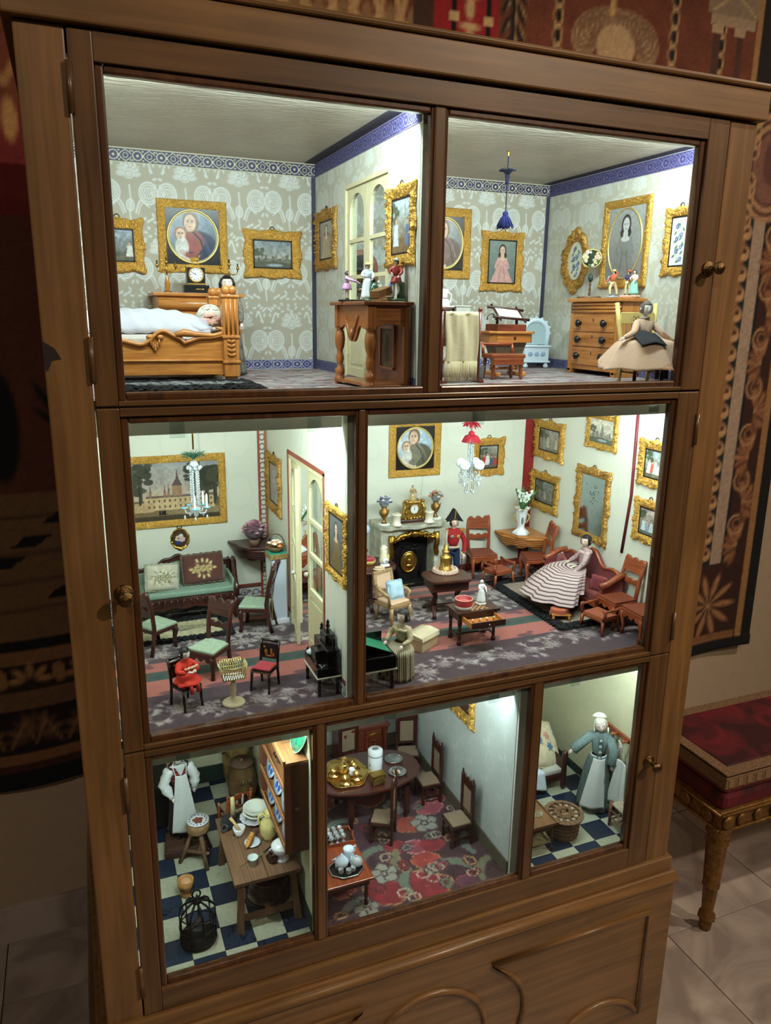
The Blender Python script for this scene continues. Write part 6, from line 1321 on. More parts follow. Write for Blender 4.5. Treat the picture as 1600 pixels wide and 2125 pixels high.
        for x, zz, a_, b_ in ((-.6, 6.2, .5, .9), (.5, 6.4, .35, 1), (0, 5.5, 1, .25), (.9, 5.8, .3, .5), (-.9, 7.2, .35, .35)): M().ell((x, 1.74, zz), (a_*.7, .05, b_*.7), 8, 6).build('gilt_scene', mat((176, 128, 52), .4, .6), t)
        return t
    c1 = lac('small black chair with red seat holding the red doll', (17.2, 10.4, z), face_to(.47, -.88)); dup(c1, (31.4, 12, z), face_to(-.65, -.76), 'empty small black chair with red seat beside the lace basket stand')
    d = thing('doll', 'tiny doll in orange-red dress seated on the small black chair', 'doll', (17.2, 10.4, z+4.5), face_to(.47, -.88), k=1.3); rd = mat((206, 54, 40), .85, 0, .4, 500, .1)
    torso(d, rd, 1, 2.6, .8, [((-1.5, -.6, 1.9), (-.7, -1.4, 1.9)), ((1.5, -.6, 1.9), (.7, -1.4, 1.8))], .75); M().grid(lambda u, v: ((.9+.9*v)*cos(2*PI*u)*(1+.07*cos(9*2*PI*u)), -.5*v+(.8+.9*v)*sin(2*PI*u), 1.4-1.2*v+.1*sin(u*30)*v), 48, 7, True).build('skirt', rd, d, solid=.06)
    head(d, .72, (0, -.1, 4), rx=10, skin=(232, 222, 218)); 
    for s in (-1, 1): hand(d, (s*.6, -1.45, 1.9), (-s, -.3, 0), .55); M().tube([(s*.5, -1.2, .4), (s*.5, -1.9, .1), (s*.5, -2.1, -.9)], .28, 7).build('leg', rd, d)
    for k in range(7): M().ell((-.8+.28*k, -1.35-.1*(k % 2), 2.4), .2, 6, 5).build('lace_frill', mat((216, 176, 150), .9), d)
    # lace basket stand
    t = thing('basket_stand', 'cream turned stand carrying a gilded lace-work basket', 'stand', (24.9, 8.2, z)); iv = mat((216, 200, 170), .45, coat=.2)
    M().lathe([(0, 0), (1.9, 0), (2, .3), (1.7, .55), (.9, .8), (.5, 1.1), (.4, 1.6), (.55, 2.6), (.5, 3.6), (.35, 4.4), (.6, 4.8), (0, 4.9)], n=24).build('column', iv, t)
    M().box(-1.7, -1.2, 4.9, 1.7, 1.2, 5.15).build('basket_floor', mat((226, 226, 222), .6), t)
    go = mat((206, 188, 130), .35, .5, .4, 300, .4)
    for (ax, ay, bx, by) in ((-1.8, -1.3, 1.8, -1.3), (1.8, -1.3, 1.8, 1.3), (1.8, 1.3, -1.8, 1.3), (-1.8, 1.3, -1.8, -1.3)):
        n = 9; m = M(); nx, ny = (by-ay)/3.2, -(bx-ax)/3.2
        for i in range(n+1):
            f = i/n; x, y = ax+(bx-ax)*f, ay+(by-ay)*f
            for sg in (-1, 1): m.tube([(x, y, 5), (x+nx*.35+sg*(bx-ax)/n*.5, y+ny*.35+sg*(by-ay)/n*.5, 6.4), (x+nx*.6, y+ny*.6, 7.6)], .07, 4)
        for q, zz in ((0, 5.1), (.35, 6.4), (.6, 7.6)): m.tube([(ax+nx*q, ay+ny*q, zz), ((ax+bx)/2+nx*(q*1.25), (ay+by)/2+ny*(q*1.25), zz-.3*q), (bx+nx*q, by+ny*q, zz)], .12, 5)
        m.build('lace_side', go, t)
    # pedestal, corner shelf, flowers
    t = thing('pedestal', 'square pedestal of mirror glass with green top in the parlour corner', 'pedestal', (41.3, 42, z), 4)
    M().box(-1.7, -1.7, 1, 1.7, 1.7, 14.8).build('core', mat((206, 214, 228), .15), t)
    for s in (-1, 1):
        for q in (-1, 1): M().box(s*1.75-.12, q*1.75-.12, 1, s*1.75+.12, q*1.75+.12, 14.8).build('corner_strip', mat((170, 160, 130), .4, .4), t)
    M().box(-2.1, -2.1, 0, 2.1, 2.1, 1).build('plinth', mat((226, 228, 232), .5), t, .06); M().box(-2, -2, 14.8, 2, 2, 15.9).build('cornice', mat((168, 140, 84), .4, .4, .6, 300, .5), t, .05); M().box(-1.85, -1.85, 15.9, 1.85, 1.85, 16).build('top', mat((46, 150, 126), .5), t)
    corner_shelf('dark carved corner shelf behind the mirrored pedestal', 43.5, YB-.3, 114.6, 9.4, -1, DKW, DKWX, False)
    t = thing('flower_basket', 'small basket of orange and white flowers on the green-topped pedestal', 'bouquet', (41.2, 42, z+16)); g = random.Random(8)
    M().lathe([(0, 0), (1, 0), (1.6, .6), (2, 1.3), (1.8, 1.3), (0, .5)], n=16, wob=(8, .08)).build('basket', mat((120, 92, 58), .6, .2, .8, 200, .4), t)
    M().tube([(2*cos(a), .3, 1.3+2.6*sin(a)) for a in np.linspace(.05, PI-.05, 16)], .12, 5).build('handle', mat((90, 74, 54), .5), t)
    for i in range(12): a = i*2.4; q = .3+1.3*(i/12); bloom(t, (q*cos(a), q*sin(a)-.2, 1.5+.7*(1-i/12)+.3*(i % 2)), .62, [(224, 124, 48), (230, 226, 214), (224, 140, 70), (226, 220, 204)][i % 4])
    t = thing('flower_pot', 'bushy mauve flowers in a pot on the corner shelf', 'bouquet', (38.9, 52.5, 114.6))
    M().lathe([(0, 0), (1, 0), (1.3, 1.4), (1.1, 1.5), (0, 1.3)], n=16).build('pot', mat((110, 84, 66), .5), t)
    M().ell((0, 0, 3.6), (2.4, 1.9, 2.1), 14, 10).build('greenery', mat((92, 74, 80), .9, 0, .9, 200, .5), t)
    for i in range(34): a = i*2.4; e = -.2+1.6*(i/34); bloom(t, (2.5*cos(e)*cos(a), 2*cos(e)*sin(a), 3.6+2.1*sin(e)), g.uniform(.5, .75), [(150, 96, 112), (176, 122, 136), (190, 150, 158), (128, 76, 94)][i % 4], 5)
    # chandelier
    t = thing('chandelier', 'crystal chandelier with green tuft and three white candles', 'chandelier', (23.5, 33, MZ1))
    M().tube([(0, 0, 0), (0, 0, -11.5)], .16, 6).build('rod', BRASS, t); m = M()
    for i in range(150): a = g.uniform(0, 2*PI); q = g.uniform(.3, 1); m.tube([(0, 0, -13.4), (1.2*q*cos(a), 1.2*q*sin(a), -12.6+.2*q), (2.5*q*cos(a), 2.5*q*sin(a), -12.4+g.uniform(-.9, .6))], [.09, .07, .03], 3)
    tag(m.build('green_tuft', mat((44, 86, 64), .8, 0, 0, 300, .3), t), kind='stuff')
    M().lathe([(0, -13.6), (.6, -13.8), (.9, -14.4), (.5, -14.8), (.3, -15.2), (0, -15.3)], n=12).build('crown', CRYST, t)
    for k in range(8): a = k*PI/4; M().ell((1.2*cos(a), 1.2*sin(a), -15), (.3, .3, .42), 8, 6).build('crystal_drop', CRYST, t)
    for k in range(6):
        a = k*PI/3; x, y = .75*cos(a), .75*sin(a); m = M()
        for i in range(15): m.ell((x, y, -15.2-i*.5), (.2, .2, .26), 6, 5)
        m.build('bead_strand', CRYST, t)
    M().lathe([(.2, -22.6), (.9, -22.9), (1, -23.3), (.4, -23.8), (.5, -24.4), (0, -24.8)], n=12).build('bowl', CRYST, t)
    for k in range(5):
        a = -.5+k*1.25; dx, dy = cos(a), sin(a); M().tube([(0, 0, -23.2), (.9*dx, .9*dy, -24), (1.9*dx, 1.9*dy, -23.8), (2.2*dx, 2.2*dy, -22.8)], .16, 6).build('arm', CRYST, t)
        M().lathe([(.2, 0), (.6, .15), (.65, .3), (.3, .35)], (2.2*dx, 2.2*dy, -22.9), 10).build('drip_pan', mat((120, 190, 220), .2, coat=.5), t)
        if k in (0, 1, 4): M().lathe([(.2, 0), (.2, 2.2), (.08, 2.5), (0, 2.7)], (2.2*dx, 2.2*dy, -22.6), 8).build('candle', mat((226, 232, 238), .4), t)
        M().ell((2.2*dx, 2.2*dy, -24.6), (.22, .22, .45), 8, 6).build('crystal_drop', CRYST, t)
    # black desk
    t = thing('sewing_desk', 'black lacquer sewing desk with turned finials and open lid', 'desk', (41.2, 9, z)); lq = mat((16, 12, 12), .25, coat=.6)
    M().box(-2, -4.1, 3.6, 2.2, 4.1, 5.4).build('case', lq, t, .1); M().box(-2.15, -4.25, 3.45, 2.3, 4.25, 3.7).build('ivory_line', mat((190, 180, 160), .5), t, .05)
    for x in (-1.6, 1.8):
        for y in (-3.7, 3.7): turned(M(), (x, y, 0), 3.5, .38).build('leg', lq, t)
    M().box(-.2, -4, 5.4, 2.2, 4, 8.6).build('cabinet_back', lq, t, .1); M().box(-1.6, -1.4, 5.4, 0, 1.6, 7.6).build('drawer_block', lq, t, .1)
    for y, h in ((-3.6, 8.6), (3.6, 8.6), (0, 10.6)): M().lathe([(.3, 0), (.4, .3), (.2, .6), (.45, 1.1), (.25, 1.5), (.35, 1.9), (0, 2.4)], (1.2, y, h), 10).build('finial', lq, t)
    M().box(.2, -1.6, 8.6, 2.1, 1.6, 10.6).build('pediment', lq, t, .2); 
    for y in (-3, 3): M().lathe([(.3, 0), (.35, .3), (.15, .6), (.35, 1), (0, 1.5)], (-1.7, y, 5.4), 8).build('finial', lq, t)
    M().box(-1.4, 1.8, 5.4, -.4, 3.6, 5.7, TX(0, 0, 0)).build('tray', lq, t); M().box(-1.5, .6, 5.5, -.3, 1.5, 7.2, TX(0, 0, 0, ry=0)).build('green_lining', mat((40, 120, 92), .7), t)
    t = thing('scissors', 'tiny silver scissors lying open on the black desk', 'scissors', (40, 6.4, z+5.5), 30)
    for s in (-1, 1): M().tube([(s*.25, -.6, .05), (0, .1, .05), (-s*.15, 1.1, .05)], .07, 5).build('blade', SILVER, t); M().tube([(s*.35+.22*cos(a), -.85+.22*sin(a), .05) for a in np.linspace(0, 2*PI, 12, False)], .06, 5, True).build('finger_ring', SILVER, t)
    t = thing('thread_ball', 'white ball of thread on the black desk', 'thread', (39.9, 11.6, z+5.4)); M().ell((0, 0, .55), (.75, .7, .55), 14, 10).build('ball', mat((220, 222, 224), .8, 0, .8, 600, .1), t)
    m = M(); [m.tube([(.76*cos(a)*cos(k), .72*sin(a), .55+.56*cos(a)*sin(k)) for a in np.linspace(0, 2*PI, 16, False)], .05, 4, True) for k in (0, .6, 1.2, 1.8, 2.4)]; m.build('windings', mat((206, 208, 210), .8), t)
parlour()

# ================================================================ middle storey: salon
def vase_lily(label, loc, k=1):
    t = thing('lily_vase', label, 'vase', loc, -20, 'white vases with lily of the valley', k); g = random.Random(4)
    M().lathe([(0, 0), (1.6, 0), (1.9, .25), (1.5, .8), (.75, 1.4), (.7, 2), (.95, 3), (1.15, 4.6), (1.3, 5.4), (1.9, 6), (1.75, 6), (1.1, 5.2), (.6, 3), (0, 2.6)], n=28, wob=(6, .08)).build('vase_body', WHITEP, t)
    for s in (-1, 1): M().tube([(s*1.2, 0, 4.6), (s*1.7, 0, 4.2), (s*1.5, 0, 3.2), (s*1.0, 0, 2.6)], .18, 6).build('gilt_handle', mat((206, 190, 130), .3, .5), t)
    M().tube([(1.85*cos(a), 1.85*sin(a), 6+.15*sin(8*a)) for a in np.linspace(0, 2*PI, 40, False)], .1, 5, True).build('gilt_rim', mat((196, 166, 90), .3, .7), t); M().ell((0, -.95, 3.4), (.3, .1, 1), 8, 6).build('painted_sprig', mat((110, 124, 120), .3), t)
    leafs(t, [((0, -.2, 5.6), (-1.9, -1, 10.4)), ((.2, -.2, 5.6), (3, -.6, 9.8)), ((0, .3, 5.6), (.4, .8, 10.6)), ((0, -.3, 5.6), (-.9, -1, 8.8)), ((.2, -.2, 5.6), (1.4, -.9, 9.2))], mat((70, 116, 62), .5, 0, .1, 60, .2), .85)
    m = M()
    for k_ in range(9):
        a = g.uniform(0, 2*PI); r_ = g.uniform(.8, 2.2); h = g.uniform(8, 10.4); m.tube([(0, 0, 5.6), (r_*.5*cos(a), r_*.5*sin(a), 7.8), (r_*cos(a), r_*sin(a), h)], .06, 4)
        for i in range(6): f = .45+.55*i/5; M().ell((r_*f*cos(a)+.2*sin(i*2), r_*f*sin(a)-.25, 5.8+(h-5.8)*f), .32, 7, 6).build('bell_flower', mat((236, 240, 232), .6), t)
    m.build('flower_stems', mat((96, 130, 80), .6), t); return t
def stool(label, loc, rz):
    t = thing('window_stool', label, 'stool', loc, rz, 'low stools with scrolled arms'); w_, d = 3.1, 2.5
    M().box(-w_, -d, 2.8, w_, d, 3.5).build('seat_frame', REDX, t, .12); M().box(-w_+.3, -d+.2, 3.4, w_-.3, d-.2, 3.9).build('seat', mat((150, 78, 52), .7, 0, .2, 300, .1), t, .2)
    for sx in (-1, 1):
        for sy in (-1, 1):
            M().tube([(sx*(w_-.2), sy*(d-.2), 3.2), (sx*(w_-.1), sy*(d-.1), 1.6), (sx*(w_+.2), sy*(d+.1), 0)], [.42, .35, .28], 8).build('leg', RED, t)
            M().tube([(sx*(w_-.1), sy*(d-.2), 3.2), (sx*(w_+.3), sy*(d-.2), 4.6), (sx*(w_+.1), sy*(d-.2), 5.5)], [.4, .36, .4], 8).build('arm_post', RED, t)
        M().tube([(sx*(w_+.1), -d-.1, 5.5), (sx*(w_+.1), -d*.5, 5.3), (sx*(w_+.1), 0, 5.35), (sx*(w_+.1), d*.5, 5.3), (sx*(w_+.1), d+.1, 5.5)], [.4, .26, .34, .26, .4], 8).build('arm_rail', REDX, t)
    return t
def salon():
    z = MZ0; Y = YB-.1; g = random.Random(21)
    picture('square gilt frame with oval woman and child print over the fireplace', 81.2, Y, 134, 14.2, 14.6, 1.9, p_mother((150, 174, 192), (196, 206, 212), (92, 88, 74), (122, 118, 100)), style='rect', slip=False, oval=(.93, .95, .2), ring=False, backc=(18, 15, 14))
    picture('gilt frame with a tavern scene partly hidden behind the red chandelier', 102.2, Y, 130.6, 9.4, 10, 1.9, p_group((150, 150, 140), (96, 84, 70), seed=13, n=4))
    picture('upper gilt frame with grey interior scene beside the red corner stripe', XR-.1, 51.4, 135.3, 13.2, 10, 2.1, p_group((150, 146, 136), (120, 114, 100), ((140, 132, 120), (176, 168, 150)), 14, 4), 'r')
    picture('lower gilt frame with grey interior scene above the lily vase', XR-.1, 52, 121.6, 12.8, 10.2, 2.1, p_group((124, 128, 120), (96, 96, 84), ((130, 126, 116), (160, 150, 130)), 15, 3), 'r')
    picture('gilt frame with town and church view hung highest above the mirror', XR-.1, 30.6, 140.6, 11.4, 8.4, 1.5, p_land((206, 194, 172), (140, 136, 118), 6), 'r', slip=False)
    picture('upper gilt frame with bathing figures nearest the right door stile', XR-.1, 12.2, 136.2, 10, 10, 1.9, p_group((168, 186, 190), (104, 100, 76), ((206, 200, 196), (196, 84, 52), (176, 190, 200)), 17, 5), 'r')
    picture('lower gilt frame with reclining figures nearest the right door stile', XR-.1, 12.2, 123.6, 9.6, 9.6, 1.8, p_group((190, 172, 160), (96, 104, 90), ((196, 204, 210), (150, 160, 170)), 18, 4), 'r')
    t = picture('tall wavy gilt mirror spotted with age over the red sofa', XR-.1, 32, 122.8, 12.8, 17.8, 2, p_mirror, 'r', mt=GILT2, slip=False, cat='mirror', name='wall_mirror')
    for c in t.children:
        if c.name.startswith('print'): c.name = 'mirror_glass'; c.data.materials[0] = mat((176, 190, 194), .07, 1, 0, 60, .08)
    m = M()
    for i in range(26): m.ell((g.gauss(.3, 1.1), -.2, g.gauss(2.6, 1.3)), (g.uniform(.05, .16), .02, g.uniform(.05, .2)), 5, 4)
    tag(m.build('tarnish', mat((44, 48, 50), .6), t), kind='stuff')
    # fireplace
    t = thing('fireplace', 'marble miniature fireplace with gilt mounts and black cast fireback', 'fireplace', (78, 53.6, z)); mar = mat((168, 164, 146), .3, 0, .1, 55, .45, coat=.3)
    top = [(-9, 4.8), (9, 4.8), (9, -2.6), (7, -4.2), (4, -3.4), (0, -4.8), (-4, -3.4), (-7, -4.2), (-9, -2.6)]
    M().prism(top, 15.6, 16.7, 'xy').build('mantel_shelf', mar, t, .2)
    for s in (-1, 1): M().box(s*7.2-1.5, -2.8, 0, s*7.2+1.5, 4.8, 15.6).build('jamb', mar, t, .1)
    M().box(-5.8, -2.4, 13.6, 5.8, 4.8, 15.6).build('lintel', mar, t)
    m = M(); m.tube([(x, -3, 13.8+.7*cos(x*.55)+.3*cos(x*2)) for x in np.linspace(-6.6, 6.6, 40)], [.45+.25*abs(sin(i*.6)) for i in range(40)], 8)
    for s in (-1, 1):
        m.tube([(s*6, -3.1, 14.2), (s*6.3, -3.2, 12), (s*5.9, -3.1, 10), (s*6.4, -3.1, 8.2)], [.8, .6, .7, .35], 8); m.ell((s*6.1, -3.2, 9), (.7, .4, .9))
        for k in range(4): m.ell((s*(1.4+k*1.2), -3.2, 14.2-.2*k), (.6, .4, .4), 8, 6)
    for k in range(60): x = g.uniform(-6.6, 6.6); m.ell((x, -3.3+g.uniform(-.2, .1), 13.9+.7*cos(x*.55)+g.uniform(-.7, .7)), (g.uniform(.15, .4), .22, g.uniform(.12, .3)), 6, 5)
    m.ell((0, -3.6, 14.3), (1.2, .7, .9)); m.build('gilt_mount', mat((172, 132, 56), .28, 1, .6, 120, .35), t)
    M().box(-5.8, 1.6, 0, 5.8, 4.8, 13.8).build('fire_recess', mat((30, 26, 22), .8), t)
    sv = mat((22, 21, 22), .3, .3, .5, 90, .3)
    M().prism([(-4.6, .6), (4.6, .6), (4.6, 9.5)]+[(4.6*cos(a), 9.5+1.6*sin(a)+.4*cos(3*a)) for a in np.linspace(.1, PI-.1, 18)]+[(-4.6, 9.5)], .4, 1.2).build('fire_screen', sv, t, .2)
    m = M()
    for s in (-1, 1): m.tube([(s*1, .2, 10), (s*2.8, .2, 10.6), (s*3.8, .2, 9), (s*2.8, .2, 7.6), (s*3.6, .2, 5), (s*3, .2, 2)], .28, 6); m.tube([(s*.4, .2, 9.6), (s*1.8, .2, 9), (s*2.2, .2, 7.8)], .22, 6)
    m.build('scrollwork', sv, t)
    M().ell((0, .1, 6), (1.9, .5, 2.5), 16, 10).build('medallion', BRASS, t); M().tube([(2*cos(a), .05, 6+2.6*sin(a)) for a in np.linspace(0, 2*PI, 24, False)], .3, 6, True).build('medallion_rim', BRASS, t); m = M(); m.ell((0, -.3, 6.2), (.7, .4, .9), 10, 8); m.ell((0, -.3, 5), (.9, .3, .6), 8, 6); m.build('medallion_relief', BRASS, t)
    M().box(-5.4, -2.2, 0, 5.4, .4, 1.2).build('hearth_rail', sv, t, .1); m = M(); [m.ell((-4.6+k*.55, -2.2, .9), .16, 6, 5) for k in range(10)]; m.build('hearth_letters', mat((206, 186, 120), .4, .6), t)
    zt = z+16.7
    def urn(label, loc, cols):
        t = thing('flower_urn', label, 'vase', loc, 0, 'gilt urns on the mantel')
        M().lathe([(0, 0), (1.5, 0), (1.5, .35), (1.2, .5), (0, .5)], n=20).build('marble_foot', mat((224, 222, 214), .3), t)
        M().lathe([(0, .5), (.8, .5), (.5, .9), (.3, 1.4), (.7, 2), (1.05, 2.8), (1.0, 3.6), (.6, 4), (.75, 4.4), (0, 4.4)], n=18).build('urn', mat((150, 110, 56), .35, .8, .5, 200, .4), t)
        for s in (-1, 1): M().tube([(s*.9, 0, 3.6), (s*1.3, 0, 3.9), (s*1.2, 0, 3), (s*.9, 0, 2.4)], .1, 5).build('handle', BRASS, t)
        for i in range(20): a = i*2.4; e = i/20*1.5; bloom(t, (1.7*cos(e)*cos(a), 1.2*cos(e)*sin(a), 5.6+1.5*sin(e)), .5, cols[i % len(cols)], 5)
        M().ell((0, 0, 5.6), (1.3, 1, 1.2)).build('greenery', mat((120, 124, 126), .9, 0, .8, 200, .4), t)
    urn('gilt urn of blue and white flowers at the mantel end', (70.5, 52, zt), [(86, 96, 150), (214, 206, 206), (120, 130, 170), (226, 210, 200)]); urn('gilt urn of orange and grey-blue flowers by the soldier', (85, 53.5, zt), [(206, 104, 50), (150, 164, 186), (224, 206, 190), (186, 150, 80)])
    t = thing('mantel_clock', 'gilt rococo clock with blue figure on dark base over the fireplace', 'clock', (78.4, 53, zt)); gm = mat((176, 138, 66), .32, .9, .7, 130, .35)
    M().box(-3.8, -1.6, 0, 3.8, 1.6, .9).build('base', DKWX, t, .2); M().prism([(-3.4, .9), (3.4, .9), (2.8, 2), (2.2, 3), (2.4, 4.6), (1.8, 5.4), (-1.8, 5.4), (-2.4, 4.6), (-2.2, 3), (-2.8, 2)], -1.2, 1.2).build('case', gm, t, .3)
    m = M()
    for s in (-1, 1): m.tube([(s*3.2, -1, 1), (s*2.6, -1.3, 2), (s*2.7, -1.2, 3.4), (s*2, -1.2, 5)], [.6, .4, .5, .3], 7); m.ell((s*2.2, -1.2, 5.4), (.6, .5, .5))
    for k in range(7): m.ell((-2.4+k*.8, -1.3, 1.1+.15*(k % 2)), (.45, .35, .35), 7, 5)
    m.build('scrolls', gm, t)
    p = Pic(2.3, 2.3, .06, (232, 232, 228)); [p.line([(1.15+.75*sin(i*PI/6), 1.15+.75*cos(i*PI/6)), (1.15+1*sin(i*PI/6), 1.15+1*cos(i*PI/6))], .09, (40, 40, 40)) for i in range(12)]; p.line([(1.15, 1.15), (1.2, 1.75)], .12, (20, 20, 40)); p.line([(1.15, 1.15), (1.1, .8)], .1, (20, 20, 40)); p.ell(1.15, 1.15, .12, .12, (20, 20, 40))
    p.mesh('dial', VCG, t, 'xz', (-1.15, -1.3, 2.2), lambda P, X, Y_: np.stack([np.sqrt(np.clip(1-((Y_-1.15)/1.15)**2, 0, 1))*(X-1.15), P[:, 1], P[:, 2]], 1)); M().tube([(1.18*cos(a), -1.32, 3.35+1.18*sin(a)) for a in np.linspace(0, 2*PI, 24, False)], .13, 6, True).build('bezel', gm, t)
    e = part('seated_figure', t, (0, 0, 4.6)); human(e, 4.6, (176, 138, 90), (0, 0, 0), skirtc=(190, 160, 110), hairc=(130, 96, 60)); M().ell((-1.6, -.4, 1.8), (.9, .7, .8)).build('blue_drape', PORC((50, 70, 150)), t); t.children[-1].location = (0, 0, .046)
    M().ell((1.5, -.4, 6.2), (.8, .6, .6)).build('white_drape', PORC((210, 204, 190)), t)
    def spool(label, loc):
        t = thing('ivory_spool', label, 'spool', loc, 0, 'ivory spools on the mantel'); iv = mat((222, 212, 190), .4, coat=.2)
        M().lathe([(0, 0), (1.35, 0), (1.35, .3), (1.0, .6), (.95, 2.3), (1.15, 2.5), (1.2, 2.8), (1, 2.95), (0, 2.95)], n=22).build('body', iv, t); M().lathe([(0, 0), (.25, 0), (.3, .2), (0, .25)], (0, 0, 2.95), 10).build('cap', iv, t)
    spool('ivory spool between blue flowers and clock on the mantel', (73.2, 50.6, zt)); spool('ivory spool beside the soldier hat on the mantel', (82, 50.8, zt))
    # soldier
    d = thing('doll', 'soldier doll in red coat, blue trousers and black cocked hat', 'doll', (89.2, 51.4, z), -8); rc = mat((160, 22, 30), .75, 0, .3, 500, .08); bl = mat((26, 36, 70), .8, 0, .3, 500, .1)
    torso(d, rc, 9.6, 13.6, 1.75, [((-3, .2, 10.8), (-2.7, -1, 8.2)), ((3.1, -.1, 10.8), (2.5, -1.2, 7.8))], 1.2)
    skinned('trousers', [(0, 0, 9.4), (-.9, 0, 8.4), (-1.1, -.1, 4.6), (-1.1, 0, .9), (.9, 0, 8.4), (1.1, -.2, 4.6), (1.2, 0, .9)], [(0, 1), (1, 2), (2, 3), (0, 4), (4, 5), (5, 6)], [1.3, 1.05, .85, .65, 1.05, .85, .65], bl, d)
    for s in (-1.1, 1.2): M().ell((s, -.5, .4), (.6, 1.2, .45)).build('boot', BLACK, d)
    M().tube([(1.45*cos(a), 1.2*sin(a), 9.6) for a in np.linspace(0, 2*PI, 24, False)], .3, 6, True).build('belt', mat((196, 170, 150), .5), d)
    for s in (-1, 1):
        m = M(); m.ell((s*2.1, 0, 14), (1.1, .9, .3), 10, 6); [m.tube([(s*2.1+1.0*cos(a), .85*sin(a), 13.95), (s*2.2+1.25*cos(a), 1.05*sin(a), 13.1)], .1, 4) for a in np.linspace(0, 2*PI, 16, False)]; m.build('epaulette', mat((190, 150, 80), .4, .7), d)
        M().tube([(s*2.62-.5*(s < 0)*0+.42*cos(a), -1.05+.42*sin(a), 8.3) for a in np.linspace(0, 2*PI, 12, False)], .16, 5, True).build('cuff', GILT, d)
    hand(d, (-2.7, -1, 8.1), (.1, -.3, -1), 1.0); hand(d, (2.5, -1.2, 7.7), (-.3, -.4, -1), 1.0)
    for k in range(6): M().ell((0, -1.42+.04*abs(k-2), 10+k*.62), .13, 6, 5).build('button', GILT, d)
    for x, zz, c in ((.8, 12.6, (214, 180, 90)), (-.8, 12.6, (150, 160, 140))):
        m = M(); [m.ell((x+.3*cos(a), -1.5, zz+.3*sin(a)), (.2, .08, .2), 6, 4) for a in np.linspace(0, 2*PI, 8, False)]; m.ell((x, -1.55, zz), (.25, .1, .25), 6, 4); m.build('star_medal', mat(c, .35, .7), d)
    head(d, 1.1, (0, -.1, 15.8), hairc=(70, 48, 34), style='short', beard=True, skin=(220, 184, 160))
    M().grid(lambda u, v: (2.6*cos(2*PI*u)*(1-.75*v), .25+.9*sin(2*PI*u)*(1-.6*v), 16.5+2.9*v*(1-.25*cos(2*PI*u)**2)-.5*(1-v)*cos(2*PI*u)**2*1.2), 40, 8, True).build('cocked_hat', mat((20, 20, 22), .8, 0, .2, 300, .1), d, solid=.1); M().tube([(-.2, -.85, 16.6), (.1, -.7, 18), (.3, -.4, 19.2)], .14, 5).build('hat_braid', GILT, d)
    M().tube([(2.6, .4, 8.6), (2.9, .8, 1.2)], .14, 6).build('sword', SILVER, d)
    # chairs & stools
    ch = 'reddish chairs with scalloped backs'; rs = mat((122, 58, 38), .5, 0, .2, 300, .12); 
    a = chair_scroll('reddish chair against the back wall behind the soldier', (99, 54, z), -12, RED, REDX, rs, 6.8, 6.2, 6.5, 15, ch)
    for l, x, y, r in (('reddish chair between corner table and red sofa', 110.6, 46.4, -108), ('reddish chair at the near end of the red sofa', 111.2, 14.6, -90), ('reddish chair cut off by the door stile near the front', 111.9, 6.6, -92), ('reddish chair glimpsed through the open parlour door', 53.5, 52, 20)): dup(a, (x, y, z), r, l)
    s = stool('low scroll-armed stool before the chair behind the soldier', (100.2, 47.2, z), 12); dup(s, (106, 13.2, z), 100, 'low scroll-armed stool in front of the striped lady rug corner')
    corner_shelf('honey wooden corner table holding the white lily vase', XR-.4, YB-.4, 110.6, 10.2, -1, MAH, OAKX); vase_lily('white gilt vase of lily of the valley in the far salon corner', (109.6, 52.4, 110.6), 1.2)
    corner_shelf('corner table seen through the open parlour door', 46, YB-.4, 111.5, 8.5, 1, MAH, REDX); vase_lily('white lily vase seen through the open parlour door', (49.6, 54.6, 111.5), 1.15)
    # sofa, lady, rug, footstool
    up = mat((120, 40, 38), .75, 0, .3, 300, .12, sheen=.2)
    t = thing('sofa', 'small dark red upholstered sofa with carved frame along the side wall', 'sofa', (111.6, 28, z), -90); W = 11
    M().box(-W, -3.2, 3.6, W, 3, 5.8).build('seat', up, t, .4); M().box(-W, -3.4, 2.8, W, 3.2, 3.8).build('seat_rail', REDX, t, .12)
    bk = [(-W, 5.6)]+[(x, 9.6+2.8*math.exp(-(x/4)**2)+.7*cos(x*.8)) for x in np.linspace(-W, W, 36)]+[(W, 5.6)]
    M().prism(bk, 2.4, 3.8).build('back', up, t, .3); M().tube([(x, 2.6, zz+.1) for x, zz in bk[1:-1]], .4, 7).build('crest_moulding', REDX, t)
    for sg in (-1, 1):
        M().tube([(sg*W, 3.2, 10.2), (sg*(W+.3), 1, 9.8), (sg*(W+.2), -1.5, 8.6), (sg*W, -3.2, 8.2)], [.6, .75, .75, .8], 8).build('arm', REDX, t); M().box(sg*(W-.1)-.5, -3, 5.4, sg*(W-.1)+.5, 2.6, 8.6).build('arm_panel', up, t, .25)
        for y in (-2.8, 2.6): M().tube([(sg*(W-.6), y, 3), (sg*(W-.3), y, 1.4), (sg*(W-.5), y, 0)], [.5, .4, .45], 8).build('leg', RED, t)
    cushion('small dark red cushion at the near sofa arm', (110.4, 20.5, z+5.8), 3.6, 3.2, .8, (112, 30, 40), (-12, 0, -70), None, (150, 70, 70), grp='red sofa cushions'); cushion('round-topped red cushion at the far sofa arm behind the skirt', (110.8, 36, z+6), 4.6, 3.4, .9, (112, 30, 40), (-12, 0, -110), None, (160, 90, 80), grp='red sofa cushions')
    shag('taupe rug with wide black fringe before the red sofa', 97.2, 15, 114.5, 48.4, z, 3.2, (20, 19, 21), (158, 140, 122), lambda p: p.ell(9, 14, 3, 4, (90, 76, 66), .6, soft=.6))
    d = thing('doll', 'seated lady doll in wide brown and pink striped gown on the sofa', 'doll', (110.4, 26.2, z+1), -112)
